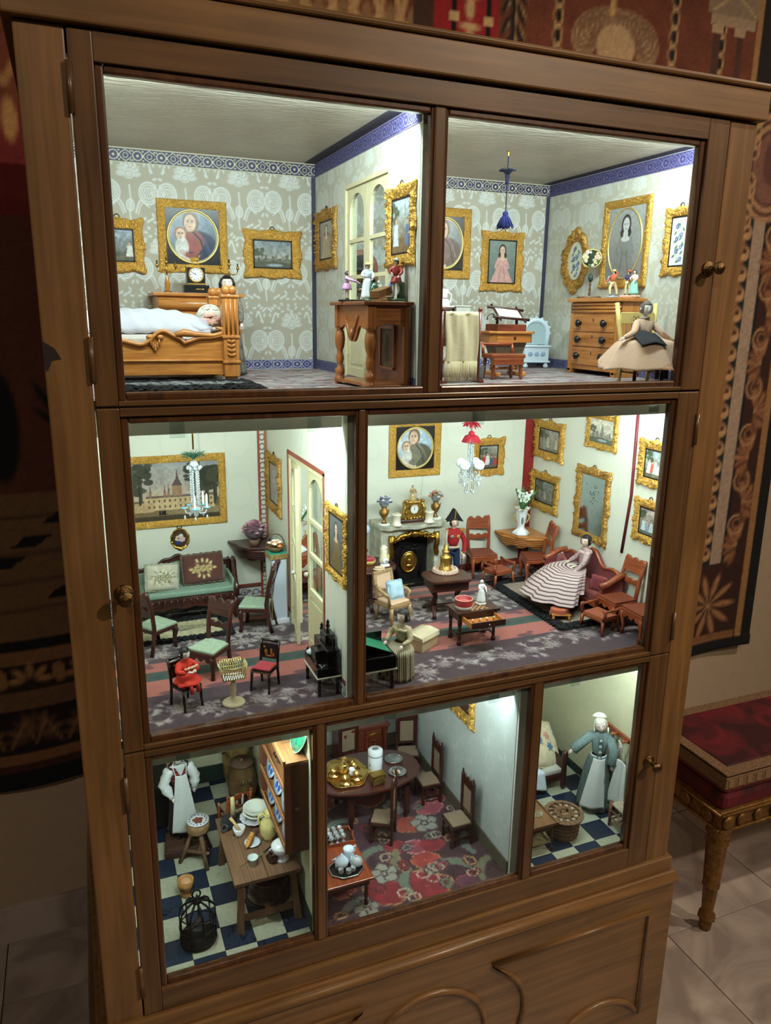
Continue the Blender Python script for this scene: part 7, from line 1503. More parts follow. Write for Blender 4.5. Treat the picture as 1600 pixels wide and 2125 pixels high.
    def strp(u, v):
        k = (v*15) % 1; return np.array((88, 62, 66.)) if k < .36 else np.array((202, 176, 172.))
    def sk(u, v):
        a = 2*PI*u; s = v**.8; rx_ = 1.5+8.2*s; ry_ = 1.3+8.4*s; f = 1+.045*s*cos(8*a)+.02*cos(19*a)*s
        zz = 8.8-2.4*s-4.4*max(0, s-.45)**1.5*2.2+.9*sin(PI*s); back = max(0, sin(a)); zz = max(zz, (4.9 if back > .35 else .4)*min(1, back*2.6) if back > 0 else .4)
        return (rx_*cos(a)*f, -4.4*s+ry_*sin(a)*f*(1 if sin(a) < 0 else .45), max(.25, zz+.15*sin(8*a)*s))
    nu, nv = 110, 90; q = M().grid(sk, nu, nv, True); q.build('skirt', vcmat(.8, .3, 500), d, solid=.06, vc=np.array([strp(i/nu, j/(nv-1)) for j in range(nv) for i in range(nu)]))
    bod = mat((176, 146, 146), .8, 0, .4, 200, .35)
    torso(d, bod, 8.6, 12.6, 1.6, [((-3, -.6, 10.6), (-3.4, -2.6, 9)), ((3, -.8, 10.4), (3.2, -3, 8.4))], 1.15, lean=(0, .3))
    M().tube([(1.6*cos(a), .3+1.2*sin(a), 12.5) for a in np.linspace(0, 2*PI, 24, False)], .35, 6, True).build('collar', mat((196, 168, 166), .8), d)
    for s_, x, y, zz in ((-1, -3.4, -2.6, 9), (1, 3.2, -3, 8.4)): M().tube([(x*.95, y*.8, zz+.4), (x, y-.6, zz-.3)], [.3, .28], 8).build('forearm', mat((224, 206, 192), .4), d); hand(d, (x, y-.7, zz-.4), (-.2*s_, -1, -.4), 1.1)
    for k in (-1, 1): M().grid(lambda u, v: (k*.5+(u-.5)*.9+k*1.2*v, -1.6-4.6*v, 9.2-1.4*v+.2*sin(v*7)), 4, 12).build('sash_end', mat((206, 196, 180), .7), d, solid=.05)
    head(d, 1.2, (0, .2, 15), rx=6, rz=40, hairc=(16, 14, 16), skin=(226, 196, 180))
    t = thing('footstool', 'tiny footstool with salmon pad standing on the taupe rug', 'footstool', (101.1, 21, z+.1), -20); M().box(-2.2, -1.6, 1.1, 2.2, 1.6, 1.6).build('frame', OAKX, t, .2); M().grid(lambda u, v: (2.2*cos(2*PI*u)*min(1, 1.25*cos(v*PI/2)**.4), 1.6*sin(2*PI*u)*min(1, 1.25*cos(v*PI/2)**.4), 1.6+1.2*sin(v*PI/2)), 28, 8, True).build('pad', mat((186, 92, 64), .8, sheen=.2), t)
    for x in (-1, 1):
        for y in (-1, 1): M().tube([(x*1.7, y*1.2, 1.3), (x*1.9, y*1.3, 0)], [.4, .25], 8).build('leg', OAK, t)
    # centre table with lamp
    t = thing('centre_table', 'dark scallop-topped centre table carrying the oil lamp', 'table', (78.6, 33.6, z), -6)
    tp = [(5.6*cos(a)*(1+.06*cos(6*a))*(1.0 if abs(cos(a)) < .8 else 1.02), 4.4*sin(a)*(1+.06*cos(6*a))) for a in np.linspace(0, 2*PI, 60, False)]
    tp = [(max(-5.3, min(5.3, x*1.15)), max(-4, min(4, y*1.15))) for x, y in tp]; M().prism(tp, 8.3, 9, 'xy').build('top', DKWX, t, .2)
    M().box(-4.4, -3, 6, 4.4, 3, 8.3).build('frieze', DKWX, t, .3)
    for x in (-1, 1): M().tube([(x*3.4, 0, 6.2), (x*2.6, 0, 4.2), (x*3.2, 0, 1.8)], [.9, .55, .8], 10).build('support', DKW, t)
    for x in (-1, 1):
        for y in (-1, 1): M().tube([(x*3.1, 0, 1.8), (x*3.4, y*1.8, 1.6), (x*3.8, y*3.2, .8), (x*4, y*3.6, .2)], [.6, .5, .4, .5], 8).build('leg', DKW, t)
    M().tube([(-3, 0, 1.8), (3, 0, 1.8)], .5, 8).build('stretcher', DKWX, t)
    t = thing('doily', 'round pinkish crocheted mat under the oil lamp', 'mat', (79.4, 36, z+9)); M().lathe([(0, .35), (1.6, .4), (2.3, .7), (2.9, .6), (3.1, .2), (3, 0), (0, 0)], n=40, wob=(20, .02)).build('crochet', mat((190, 160, 140), .95, 0, 1, 260, .25), t); M().tube([(2.6*cos(a), 2.6*sin(a), .55+.12*sin(18*a)) for a in np.linspace(0, 2*PI, 80, False)], .35, 6, True).build('ruffle', mat((196, 168, 150), .95, 0, 1, 260, .2), t)
    t = thing('oil_lamp', 'brass oil lamp with clear chimney standing on the crocheted mat', 'lamp', (79.4, 36, z+9.45)); M().lathe([(0, 0), (1.5, 0), (1.5, .3), (1.2, .5), (1.2, 2.8), (1.35, 3), (1.1, 3.3), (.5, 3.8), (.8, 4.2), (.95, 4.4), (.55, 4.6), (.55, 5.8), (.4, 6), (0, 6)], n=24).build('body', mat((196, 156, 82), .3, 1, .5, 260, .15), t); M().lathe([(.35, 6), (.3, 6.5), (.28, 9.2), (.24, 9.2), (.3, 6)], n=14).build('chimney', mat((190, 182, 164), .1, trans=.5), t)
    # chequer table
    t = thing('games_table', 'dark twist-legged games table with chequered top and open drawer', 'table', (77.2, 18.4, z), -1)
    M().box(-4.9, -2.9, 6.7, 4.9, 2.9, 7.3).build('top', DKWX, t, .08); M().box(-4.4, -2.5, 5.3, 4.4, 2.5, 6.7).build('frieze', DKWX, t)
    for i in range(8):
        for j in range(8): M().box(-2+i*.56, -2.2+j*.55, 7.29, -2+i*.56+.54, -2.2+j*.55+.53, 7.34).build('square', mat((178, 132, 88), .4) if (i+j) % 2 else mat((66, 36, 24), .4), t)
    for x in (-4, 4):
        for y in (-2.1, 2.1):
            m = M(); m.lathe([(0, 0), (.5, 0), (.5, .8), (.3, 1)], (x, y, 0), 10); twist(m, (x, y, 1), 3.2, .36); m.lathe([(.3, 0), (.5, .2), (.5, 1.2)], (x, y, 4.2), 10); m.build('leg', DKW, t)
    for a_, b_ in (((-4, -2.1, 1.5), (-4, 2.1, 1.5)), ((4, -2.1, 1.5), (4, 2.1, 1.5)), ((-4, 0, 1.5), (4, 0, 1.5))): M().tube([tuple(a_[i]+(b_[i]-a_[i])*k/20 for i in range(3)) for k in range(21)], [.2+.08*(k % 2) for k in range(21)], 7).build('stretcher', DKWX, t)
    dr = part('drawer', t, (-.4, -7.2, 5.4))
    M().box(-3.4, 0, 0, 4.2, .35, 1.25).build('drawer_front', DKWX, dr); M().box(-3.2, .35, 0, 4, 5, .2).build('drawer_bottom', OAKX, dr); M().box(-3.4, .35, 0, -3.15, 5, 1.1).build('drawer_side', OAKX, dr); M().box(3.95, .35, 0, 4.2, 5, 1.1).build('drawer_side', OAKX, dr); M().ell((.4, -.2, .6), .22).build('knob', SILVER, dr)
    for i in range(12): q = thing('draughtsman', 'small game piece lying in the open games table drawer', 'game piece', (74.4+i*.55+.1*(i % 2), 13.2+1.0*(i % 3), z+5.6), 0, 'pieces in the games drawer'); M().lathe([(0, 0), (.26, 0), (.26, .16), (0, .18)], n=10).build('disc', mat([(206, 190, 160), (160, 50, 40), (216, 206, 190)][i % 3], .4), q)
    t = thing('trinket_box', 'round red and white open box on the games table', 'box', (74.8, 18, z+7.35)); M().lathe([(0, 0), (1.75, 0), (1.8, .6), (1.75, .8)], n=28).build('white_base', mat((220, 214, 210), .4), t); M().lathe([(1.8, .75), (1.85, 2), (1.75, 2.15), (1.55, 2.1), (1.5, .9), (0, .9)], n=28).build('red_wall', mat((150, 44, 44), .5, 0, .3, 200, .1), t); M().ell((0, 0, 1.3), (1.5, 1.5, .45), 20, 8).build('pin_cushion', mat((190, 84, 76), .8, 0, .2, 300, .1), t); M().tube([(1.8*cos(a), 1.8*sin(a), 2.1+.08*sin(20*a)) for a in np.linspace(0, 2*PI, 60, False)], .12, 5, True).build('lace_rim', mat((206, 150, 140), .8), t)
    gg = thing('figurine', 'plain white statuette of a robed woman on the games table', 'figurine', (79.4, 19, z+7.7), 10, 'porcelain figurines'); human(gg, 5.0, (232, 232, 230), (0, 0, 0), skirtc=(232, 232, 230), hairc=(228, 228, 226), skin=(234, 234, 232), base=(1.1, (232, 232, 230)))
    # armchair + blue cushion
    t = thing('armchair', 'pale wooden armchair with pink studded upholstery', 'chair', (65.2, 33, z), 17); bw = wood((126, 98, 64), (176, 144, 102), 'z', 2.5); pu = mat((204, 168, 140), .8, 0, .2, 300, .08)
    M().box(-2.7, -2.7, 4.6, 2.7, 2.4, 5.4).build('seat', pu, t, .4); M().box(-2.9, -2.9, 3.9, 2.9, 2.6, 4.7).build('seat_frame', bw, t, .12)
    T = TX(0, 2.4, 4.8, rx=-14)
    M().box(-2.1, -.1, .6, 2.1, .3, 5.6, T).build('backrest', pu, t, .15)
    for a_ in ((-2.7, -2.1, .2, 6.2), (2.1, 2.7, .2, 6.2), (-2.7, 2.7, 5.5, 6.3)): M().box(a_[0], -.25, a_[2], a_[1], .45, a_[3], T).build('back_frame', bw, t, .15)
    for k in range(22):
        x, zz = (-2.1+k*.6, 5.4) if k < 8 else ((-2.05, 5-.7*(k-8)) if k < 15 else (2.05, 5-.7*(k-15))); M().ell((x, -.3, zz), .12, 6, 4, T).build('stud', mat((214, 190, 150), .3, .6), t)
    for s in (-1, 1):
        M().tube([(s*2.6, 2.9, 8), (s*2.9, 1, 7.4), (s*3.1, -1, 7.3), (s*3, -2.2, 7), (s*2.7, -1.9, 6.2), (s*2.8, -2.3, 4.4)], [.35, .35, .4, .4, .35, .35], 8).build('arm', bw, t)
        M().tube([(s*2.5, -2.5, 4.2), (s*2.7, -2.8, 2.4), (s*2.4, -2.5, 0)], [.5, .42, .3], 8).build('leg', bw, t); M().tube([(s*2.4, 2.4, 4.2), (s*2.4, 2.9, 0)], [.45, .3], 8).build('leg', bw, t)
    cushion('pale blue silk cushion leaning in the pink armchair', (65.9, 32.4, z+5.5), 3.6, 3.8, .8, (166, 192, 208), (-24, 0, 8), None, (150, 176, 190), grp=None)
    # side table left
    t = thing('round_table', 'dark round side table cut off by the mullion near the fireplace', 'table', (63.4, 43, z)); M().lathe([(0, 9.6), (6, 9.6), (6.2, 9.9), (6, 10.3), (0, 10.3)], n=40).build('top', DKWX, t); M().lathe([(1.2, 1), (.7, 2), (.9, 4), (.6, 6), (.9, 8), (1.4, 9.6)], n=14).build('column', DKW, t)
    for a in (0.3, 2.4, 4.5): M().tube([(0, 0, 2), (2.4*cos(a), 2.4*sin(a), 1.6), (4.4*cos(a), 4.4*sin(a), .3)], [.8, .55, .45], 8).build('foot', DKW, t)
    gg = thing('figurine', 'cream owl-like figurine with snail shell on the round side table', 'figurine', (66.5, 42, z+10.3), 20, 'porcelain figurines'); cr = PORC((226, 214, 186)); M().lathe([(0, 0), (1.1, 0), (1, 1.2), (.75, 2.6), (.85, 3.6), (.5, 4.3), (0, 4.5)], (.3, .4, 0), 16, wob=(7, .05)).build('body', cr, gg); M().ell((.5, -.2, 3.8), (.4, .4, .4)).build('face', cr, gg)
    m = M(); m.tube([(-.4+(.9-.1*k)*cos(k*.7)*.8, -.9, .9+(.9-.1*k)*sin(k*.7)*.8) for k in range(10)], [.42-.03*k for k in range(10)], 7); m.build('snail_shell', PORC((224, 226, 230)), gg); M().lathe([(0, 0), (1.2, 0), (1.1, .3), (0, .35)], (-.3, -.8, 0), 12).build('base', PORC((224, 226, 230)), gg); M().box(.7, -.7, .8, 1.1, -.1, 2.2).build('tablet', PORC((214, 190, 140)), gg)
    t = thing('pin_cushion', 'round red velvet pincushion in a gilt band on the side table', 'pincushion', (63.2, 43.6, z+10.3)); M().lathe([(0, 0), (1.7, 0), (1.9, .5), (1.9, .9), (1.7, 1)], n=24).build('gilt_band', mat((190, 160, 90), .4, .5, .4, 300, .2), t); M().lathe([(1.7, .9), (1.75, 1.3), (1.3, 1.6), (.8, 1.3), (0, 1.2)], n=24).build('velvet', mat((140, 24, 40), .9, sheen=.4), t)
    t = thing('folded_cloth', 'little folded cream cloth lying at the side table edge', 'cloth', (64, 38.6, z+10.3)); M().ell((0, 0, .25), (1.5, .9, .25), 16, 6).build('lower_fold', mat((200, 176, 140), .8), t); M().ell((.2, .1, .6), (1.3, .8, .22), 16, 6).build('upper_fold', mat((206, 184, 150), .8), t)
    t = thing('globe_lamp', 'tiny lamp with pale blue glass globe beyond the mullion', 'lamp', (65, 50, z)); M().lathe([(0, 0), (2, 0), (1.6, .5), (.4, .8), (.4, 11), (.8, 11.4), (.3, 12), (.3, 15.4)], n=12).build('stand', mat((140, 70, 52), .4), t); M().ell((0, 0, 16.6), (1.1, 1.1, 1.2), 14, 10).build('globe', mat((186, 206, 226), .2, coat=.6), t); M().tube([(0, 0, 14.8), (0, 0, 15.6)], .3, 8).build('neck', SILVER, t)
    # keepsake box
    t = thing('keepsake_box', 'cream ribbed fabric box with scalloped lid on the carpet', 'box', (65.6, 18.4, z), 30); M().box(-2.8, -2.1, 0, 2.8, 2.1, 2.4).build('body', mat((186, 160, 124), .8, 0, .3, 200, .1), t, .1); M().box(-3, -2.3, 2.4, 3, 2.3, 3).build('lid', mat((206, 192, 160), .8), t, .2)
    for k in range(9): M().tube([(-2.8+k*.7, -2.2, 3), (-2.8+k*.7, 0, 3.4), (-2.8+k*.7, 2.2, 3)], .36, 6).build('rib', mat((206, 192, 162), .85, 0, .2, 300, .1), t)
    for k in range(13): M().ell((-2.8+k*.47, -2.25, 2.45), .25, 6, 5).build('scallop', mat((196, 176, 140), .8), t); M().box(-2.7+k*.42, -2.2, .4, -2.5+k*.42, -2.08, 1.5).build('fret', mat((212, 196, 160), .8), t)
    for k in range(9): M().ell((3, -2.1+k*.52, 2.45), .25, 6, 5).build('scallop', mat((196, 176, 140), .8), t)
    # pianist and piano
    t = thing('piano', 'black table piano with raised green-lined lid at the mullion', 'piano', (50, 6.8, z)); lq = mat((14, 11, 11), .25, coat=.6)
    M().box(-4, -3.4, 4, 3.6, 3.4, 6.6).build('case', lq, t, .1); M().box(-4.1, -3.55, 3.85, 3.75, 3.5, 4.1).build('ivory_line', mat((190, 180, 160), .5), t)
    for x in (-3.4, 3):
        for y in (-2.9, 2.9): turned(M(), (x, y, 0), 4, .42).build('leg', lq, t)
    M().prism([(-4, 9.6), (-3.8, 9.8), (3.2, 6.75), (3.2, 6.5)], -2.6, 3.2).build('lid', lq, t); M().prism([(-3.9, 9.86), (3.1, 6.83), (3.1, 6.79), (-3.9, 9.8)], -2.4, 3.0).build('green_lining', mat((30, 116, 82), .6), t)
    M().box(-4, 2.6, 6.6, 3, 3.2, 9).build('music_board', lq, t)
    m = thing('piano_stool', 'round stool hidden under the striped pianist doll', 'stool', (56.6, 8.8, z)); M().lathe([(0, 4), (2, 4), (2.1, 4.5), (0, 4.8)], n=20).build('seat', up, m); M().lathe([(1.6, 0), (1.2, .5), (.4, 1), (.4, 4)], n=12).build('base', lq, m)
    d = thing('doll', 'doll in cream striped dress seated at the black piano', 'doll', (56.8, 8.4, z), -58)
    def st2(u, v): return np.array((196, 182, 152.)) if (u*48) % 1 > .36 else np.array((92, 84, 74.))
    nu, nv = 192, 16; q = M().grid(lambda u, v: ((1.3+1.9*min(1, v*2.2))*cos(2*PI*u)*(1+.05*v*cos(14*2*PI*u)), -1.7*min(1, v*2.2)*(1-.25*v)+(1.2+1.6*min(1, v*2.2))*sin(2*PI*u)*(1+.05*v*cos(14*2*PI*u)), 6.8-(.9*v*2.2 if v < .45 else .9+(v-.45)/.55*5.7)), nu, nv, True)
    q.build('skirt', vcmat(.85, .3, 500), d, solid=.06, vc=np.array([st2(i/nu, j/(nv-1)) for j in range(nv) for i in range(nu)]))
    bm = mat((176, 160, 128), .85, 0, .4, 160, .3)
    torso(d, bm, 6.6, 9.4, 1.4, [((-2.4, -.6, 7.8), (-1.8, -2.6, 7.2)), ((2.4, -.6, 7.8), (1.8, -2.6, 7.2))], 1.0)
    M().tube([(1.5*cos(a), 1.15*sin(a), 9.3-.1*sin(6*a)) for a in np.linspace(0, 2*PI, 30, False)], .32, 6, True).build('shawl', mat((190, 174, 140), .9, 0, .8, 300, .2), d)
    for s in (-1, 1): hand(d, (s*1.8, -2.7, 7.1), (0, -1, -.3), .8)
    head(d, 1.15, (0, 0, 11.6), hairc=(28, 24, 24), skin=(222, 200, 184))
    # chandelier
    t = thing('chandelier', 'crystal chandelier with two red tufts and white glass globes', 'chandelier', (83.1, 33, MZ1)); rm = mat((160, 22, 40), .85, 0, .3, 400, .2)
    M().tube([(0, 0, 0), (0, 0, -11)], .1, 5).build('cord', mat((70, 50, 46), .6), t)
    m = M(); [m.tube([(0, 0, -8.9), (1.2*cos(a)*q_, 1.2*sin(a)*q_, -8.6), (2.3*cos(a)*q_, 2.3*sin(a)*q_, -8.9-g.random())], [.16, .13, .06], 4) for a, q_ in ((g.uniform(0, 2*PI), g.uniform(.4, 1)) for _ in range(80))]; tag(m.build('red_tuft', rm, t), kind='stuff')
    m = M(); [m.tube([(.3*cos(a), .3*sin(a), -11.2), (1.4*cos(a), 1.4*sin(a), -11.7), (2.1*cos(a), 2.1*sin(a), -12.9)], [.12, .15, .1], 4) for a in np.linspace(0, 2*PI, 44, False)]; m.ell((0, 0, -11.1), .7); tag(m.build('red_tassel', rm, t), kind='stuff')
    for k in range(6):
        a = k*PI/3+.2; m = M(); [m.ell((.55*cos(a), .55*sin(a), -13.2-i*.45), (.2, .2, .24), 6, 5) for i in range(18)]; m.build('bead_strand', CRYST, t)
    for k in range(4):
        a = k*PI/2+.55; dx, dy = cos(a), sin(a)
        M().ell((2.3*dx, 2.3*dy, -17.8), 1.15, 16, 12).build('globe', mat((226, 236, 240), .25, coat=.5), t); M().tube([(0, 0, -20.5), (1.2*dx, 1.2*dy, -21), (2.3*dx, 2.3*dy, -20.4), (2.3*dx, 2.3*dy, -19)], .13, 6).build('arm', CRYST, t)
        M().tube([(2.3*dx+.5*cos(b), 2.3*dy, -20.6+.7*sin(b)) for b in np.linspace(0, 2*PI, 14, False)], .11, 5, True).build('glass_loop', CRYST, t); M().lathe([(0, 0), (.5, .3), (.3, .7), (.55, 1), (0, 1.1)], (2.3*dx, 2.3*dy, -22.6), 10).build('crystal_drop', CRYST, t)
        M().ell((1*dx, 1*dy, -24), .38, 10, 8).build('crystal_ball', CRYST, t); M().tube([(1*dx, 1*dy, -21), (1*dx, 1*dy, -23.7)], .06, 4).build('drop_wire', SILVER, t)
salon()
# ================================================================ lower storey: kitchen
def kitchen():
    z = LZ0; g = random.Random(31)
    t = thing('wood_block', 'dark wooden block under the cook doll feet', 'block', (18.2, 35.6, z), -8); M().box(-4.4, -3.4, 0, 4.6, 3.4, 1.7).build('block', wood((52, 32, 24), (84, 54, 40), 'x', 2, .6, 0), t, .15); M().box(-4.2, -3.2, 1.7, 4.4, 3.2, 1.95).build('top_board', wood((60, 38, 28), (92, 60, 44), 'x', 2, .6, 0), t, .08)
    d = thing('doll', 'cook doll with white apron and red and black striped bodice', 'doll', (17.8, 38.2, z+1.95), 8); wh = mat((206, 208, 204), .85, 0, .5, 220, .05)
    def bod(u, v): return np.array((176, 52, 48.)) if (v*7) % 1 < .42 else np.array((30, 28, 32.))
    M().grid(lambda u, v: ((1.3+1.1*v-.5*max(0, v-.8)*5*.5)*cos(2*PI*u), (1+.5*v)*sin(2*PI*u), 11+6.2*v), 36, 40, True).build('bodice', vcmat(.85), d, vc=np.array([bod(i/36, j/39) for j in range(40) for i in range(36)]))
    torso(d, wh, 11, 16.4, 1.9, [((-3.4, -.3, 13.2), (-2, -2.2, 10.4)), ((3.3, .2, 13.2), (2.9, -.4, 10.6))], 1.1)
    for s, (a, b, c) in ((-1, ((-2, -.2, 16.6), (-3.5, -.5, 13.4), (-2.2, -2, 10.6))), (1, ((2, 0, 16.6), (3.4, 0, 13.4), (3, -.5, 10.8)))):
        a, b, c = Vector(a), Vector(b), Vector(c); P = [a.lerp(b, k/5) for k in range(5)]+[b.lerp(c, k/5) for k in range(6)]; M().tube([tuple(p) for p in P], [1.0+.22*(k % 2) for k in range(9)]+[.62, .6], 10).build('sleeve', wh, d); hand(d, c, c-b, .9)
    skirt(d, mat((42, 32, 36), .85, 0, .3, 200, .2), 11.4, 1.6, 1.4, 2.9, folds=10)
    M().grid(lambda u, v: ((u-.5)*(2.4+3.6*v)+.25*v, -1.75-.9*v-.5*sin(PI*u)+.12*sin(u*11)*v, 15.6-13.4*v-.5*v*(u-.5)), 26, 30).build('apron', wh, d, solid=.08)
    for s in (-1, 1): M().tube([(s*1.15, -1.8, 15.5), (s*1.5, -1, 17.4), (s*.7, .6, 18)], .13, 6).build('apron_strap', wh, d)
    M().grid(lambda u, v: ((u-.5)*2.4*(1-v), -1.75+.2*v, 17.6-2.6*v), 8, 8).build('neckerchief', mat((196, 198, 198), .9), d, solid=.08)
    head(d, 1.5, (0, -.1, 20), hairc=(60, 46, 40)); M().grid(lambda u, v: (1.75*cos(2*PI*u)*cos(v*1.4), .2+1.75*sin(2*PI*u)*cos(v*1.4), 20.4+1.9*sin(v*1.4)), 28, 8, True).build('cap', wh, d)
    for x in (-.9, .8): M().tube([(x, -.3, 2), (x, -.5, .5)], .5, 8).build('stocking', mat((200, 196, 188), .8), d); M().ell((x, -1, .35), (.55, 1.2, .35)).build('shoe', BLACK, d)
    t = thing('stove', 'black iron range standing behind the cook doll', 'stove', (10.5, 50, z)); ir = mat((26, 26, 28), .45, .4, .3, 80, .3)
    M().box(-5.5, -6, 0, 5.5, 7, 10).build('body', ir, t, .2); M().box(-6, -6.5, 10, 6, 7.2, 10.8).build('top', ir, t, .15); M().box(-4.6, -6.2, 3, -.4, -5.9, 8.4).build('oven_door', ir, t, .1); M().box(.4, -6.2, 3, 4.6, -5.9, 8.4).build('oven_door', ir, t, .1); M().lathe([(1.5, 0), (1.5, 14)], (0, 4, 10.8), 16).build('stove_pipe', ir, t)
    # stool with plate
    t = thing('round_stool', 'rough wooden three-legged stool holding the painted plate', 'stool', (20.5, 31.6, z)); M().lathe([(0, 6.6), (2.3, 6.6), (2.45, 7), (2.4, 8.4), (2.2, 8.6), (0, 8.6)], n=28).build('seat', mat((150, 116, 80), .7, 0, .3, 60, .2), t)
    for x, y in ((-4.2, -.6), (.8, -5), (2.6, 2)): M().tube([(x*.25, y*.25, 7), (x, y, 0)], [.5, .42], 8).build('leg', RUSTZ, t)
    M().tube([(-2.6, -.4, 2.4), (1.6, -3.2, 2.6)], .36, 8).build('stretcher', RUSTZ, t); M().tube([(-.6, -1.8, 2.5), (1.6, 1.4, 2.6)], .36, 8).build('stretcher', RUSTZ, t)
    t = thing('plate', 'white plate with blue rim and brown meat on the stool', 'plate', (20.5, 31.6, z+8.6)); M().lathe([(0, 0), (1.2, 0), (2.3, .4), (2.35, .5), (1.2, .18), (0, .15)], n=28, wob=(10, .015)).build('dish', WHITEP, t)
    for k in range(14): a = k*2*PI/14; M().ell((1.75*cos(a), 1.75*sin(a), .42), (.2, .2, .06), 6, 4).build('blue_sprig', mat((80, 86, 150), .3), t)
    for k in range(11): a = k*2.4; q = .95*(k/11)**.5; M().ell((q*cos(a), q*sin(a), .42), (.4, .28, .25), 7, 5).build('meat', mat((132, 66, 44), .4, 0, .5, 200, .4), t)
    # jars and chair at the back
    t = thing('clay_jar', 'big brown clay jar with flat wooden lid in the kitchen corner', 'jar', (33.2, 47.6, z)); cl = mat((112, 84, 52), .4, 0, .3, 60, .35)
    M().lathe([(0, 0), (2.4, 0), (3.3, 2.4), (3.5, 5), (3, 8), (2.3, 9.6), (2.5, 10.2), (2.2, 10.2), (0, 10)], n=28).build('body', cl, t); M().lathe([(0, 10.2), (2.8, 10.2), (2.8, 10.7), (0, 10.8)], n=28).build('lid', mat((96, 70, 54), .7, 0, .2, 60, .2), t); M().lathe([(0, 10.8), (.3, 10.8), (.4, 11.2), (0, 11.5)], n=10).build('lid_knob', mat((120, 92, 74), .6), t)
    for k in range(7): M().tube([(-1.6+k*.5, -3.2-.1*sin(k), 7.6), (-1.5+k*.5, -3.4, 6.4)], .16, 5).build('finger_fluting', cl, t)
    t = thing('glazed_jar', 'tall mottled glazed jar behind the lidded clay jar', 'jar', (33.4, 53.8, z)); M().lathe([(0, 0), (2.6, 0), (3.6, 4), (3.7, 9), (3, 13), (2, 15), (2.3, 16), (0, 16)], n=28).build('body', mat((116, 92, 54), .3, 0, .5, 45, .6, coat=.4), t)
    for s in (-1, 1): M().tube([(s*2.6, -1, 14), (s*3.9, -1.2, 13), (s*3.6, -1.2, 10.6)], .4, 8).build('handle', cl, t)
    rush_chair('red-brown kitchen chair behind the wooden table', (29.4, 38.6, z), 195, RED, (150, 130, 100), 5.6, 10.5, 5.2)
    t = thing('striped_cloth', 'black and pale striped cloth bunched over the kitchen chair back', 'cloth', (29.6, 36.3, z+9.6))
    for k in range(7): M().grid(lambda u, v: (-2.1+k*.62+u*.6, -.5-.25*sin(PI*u)+.3*(v-.5)**2, .6-2.6*v-.3*sin(k*1.3)), 5, 8).build('fold', mat((196, 180, 170) if k % 2 else (34, 28, 28), .9), t, solid=.08)
    # work table
    t = thing('kitchen_table', 'worn plank kitchen table on splayed legs', 'table', (30, 17.6, z)); L_, Wd = 10.3, 6.4
    for k in range(4): M().box(-Wd+k*Wd/2, -L_, 10.2, -Wd+(k+1)*Wd/2-.06, L_, 11).build('plank', RUST, t, .08)
    M().box(-Wd+1, -L_+1.2, 9.4, Wd-1, -L_+1.8, 10.2).build('batten', RUSTZ, t); M().box(-Wd+1, L_-1.8, 9.4, Wd-1, L_-1.2, 10.2).build('batten', RUSTZ, t)
    for x in (-1, 1):
        for y in (-1, 1): M().taper((x*5.6, y*(L_-.3), 0), (1.3, 1.3), (x*4.9, y*(L_-1.5), 10.2), (1.1, 1.1)).build('leg', RUSTZ, t, .08)
    for y in (-1, 1): M().box(-5, y*(L_-.8)-.35, 2, 5, y*(L_-.8)+.35, 3.2).build('stretcher', RUSTZ, t, .06)
    M().box(-.4, -L_+.6, 2.2, .5, L_-.6, 3).build('stretcher', RUST, t, .06)
    zt = z+11
    t = thing('cauldron', 'wide dark brown glazed crock under the kitchen table', 'pot', (31.2, 14, z)); dkb = mat((48, 26, 22), .25, 0, .2, 50, .3, coat=.6); M().lathe([(0, 0), (3, 0), (4, 1.4), (4.4, 3.2), (4.1, 5), (3.6, 5.8), (3.8, 6.2), (3.4, 6.2), (0, 5.2)], n=32).build('body', dkb, t); M().lathe([(0, 6.2), (3.3, 6.2), (3, 6.6), (.4, 7), (.4, 7.4), (0, 7.5)], n=28).build('lid', dkb, t)
    for zz in (1.8, 2.7): M().tube([(4.25*cos(a), 4.25*sin(a), zz) for a in np.linspace(0, 2*PI, 36, False)], .13, 5, True).build('throwing_ring', dkb, t)
    for s in (-1, 1): M().tube([(s*4, -.8, 4.6), (s*4.9, 0, 4.9), (s*4, .8, 4.6)], .28, 7).build('handle', dkb, t)
    t = thing('chamberstick', 'broad pewter chamberstick with stub of cream candle', 'candlestick', (26.9, 25.3, zt)); pw = mat((66, 68, 74), .4, .6, .3, 100, .25); M().lathe([(0, .2), (2.1, .15), (2.6, .6), (2.7, .55), (2.2, 0), (0, 0)], n=32).build('dish', pw, t); M().lathe([(.65, .2), (.6, 1), (.75, 1.4), (.6, 1.5)], n=14).build('socket', pw, t); M().lathe([(0, 1.2), (.5, 1.2), (.48, 5.8), (.35, 6), (0, 6.1)], n=14).build('candle', mat((206, 188, 140), .6, 0, .3, 100, .1), t); M().tube([(-2.2+.6*cos(a), -2.0+.5*sin(a), .7+.4*sin(a)) for a in np.linspace(0, 2*PI, 16, False)], .18, 6, True).build('ring_handle', pw, t)
    t = thing('mortar', 'white marble mortar with its wooden pestle leaning out', 'mortar', (27.3, 21.2, zt)); M().lathe([(0, 0), (.9, 0), (.85, .4), (1.3, 1.7), (1.05, 1.7), (.6, .6), (0, .5)], n=20).build('bowl', mat((204, 204, 202), .5, 0, .2, 100, .1), t); M().tube([(.2, .1, .7), (-.5, .5, 2), (-1.5, 1.3, 3.4)], [.3, .26, .34], 8).build('pestle', mat((206, 170, 120), .6), t)
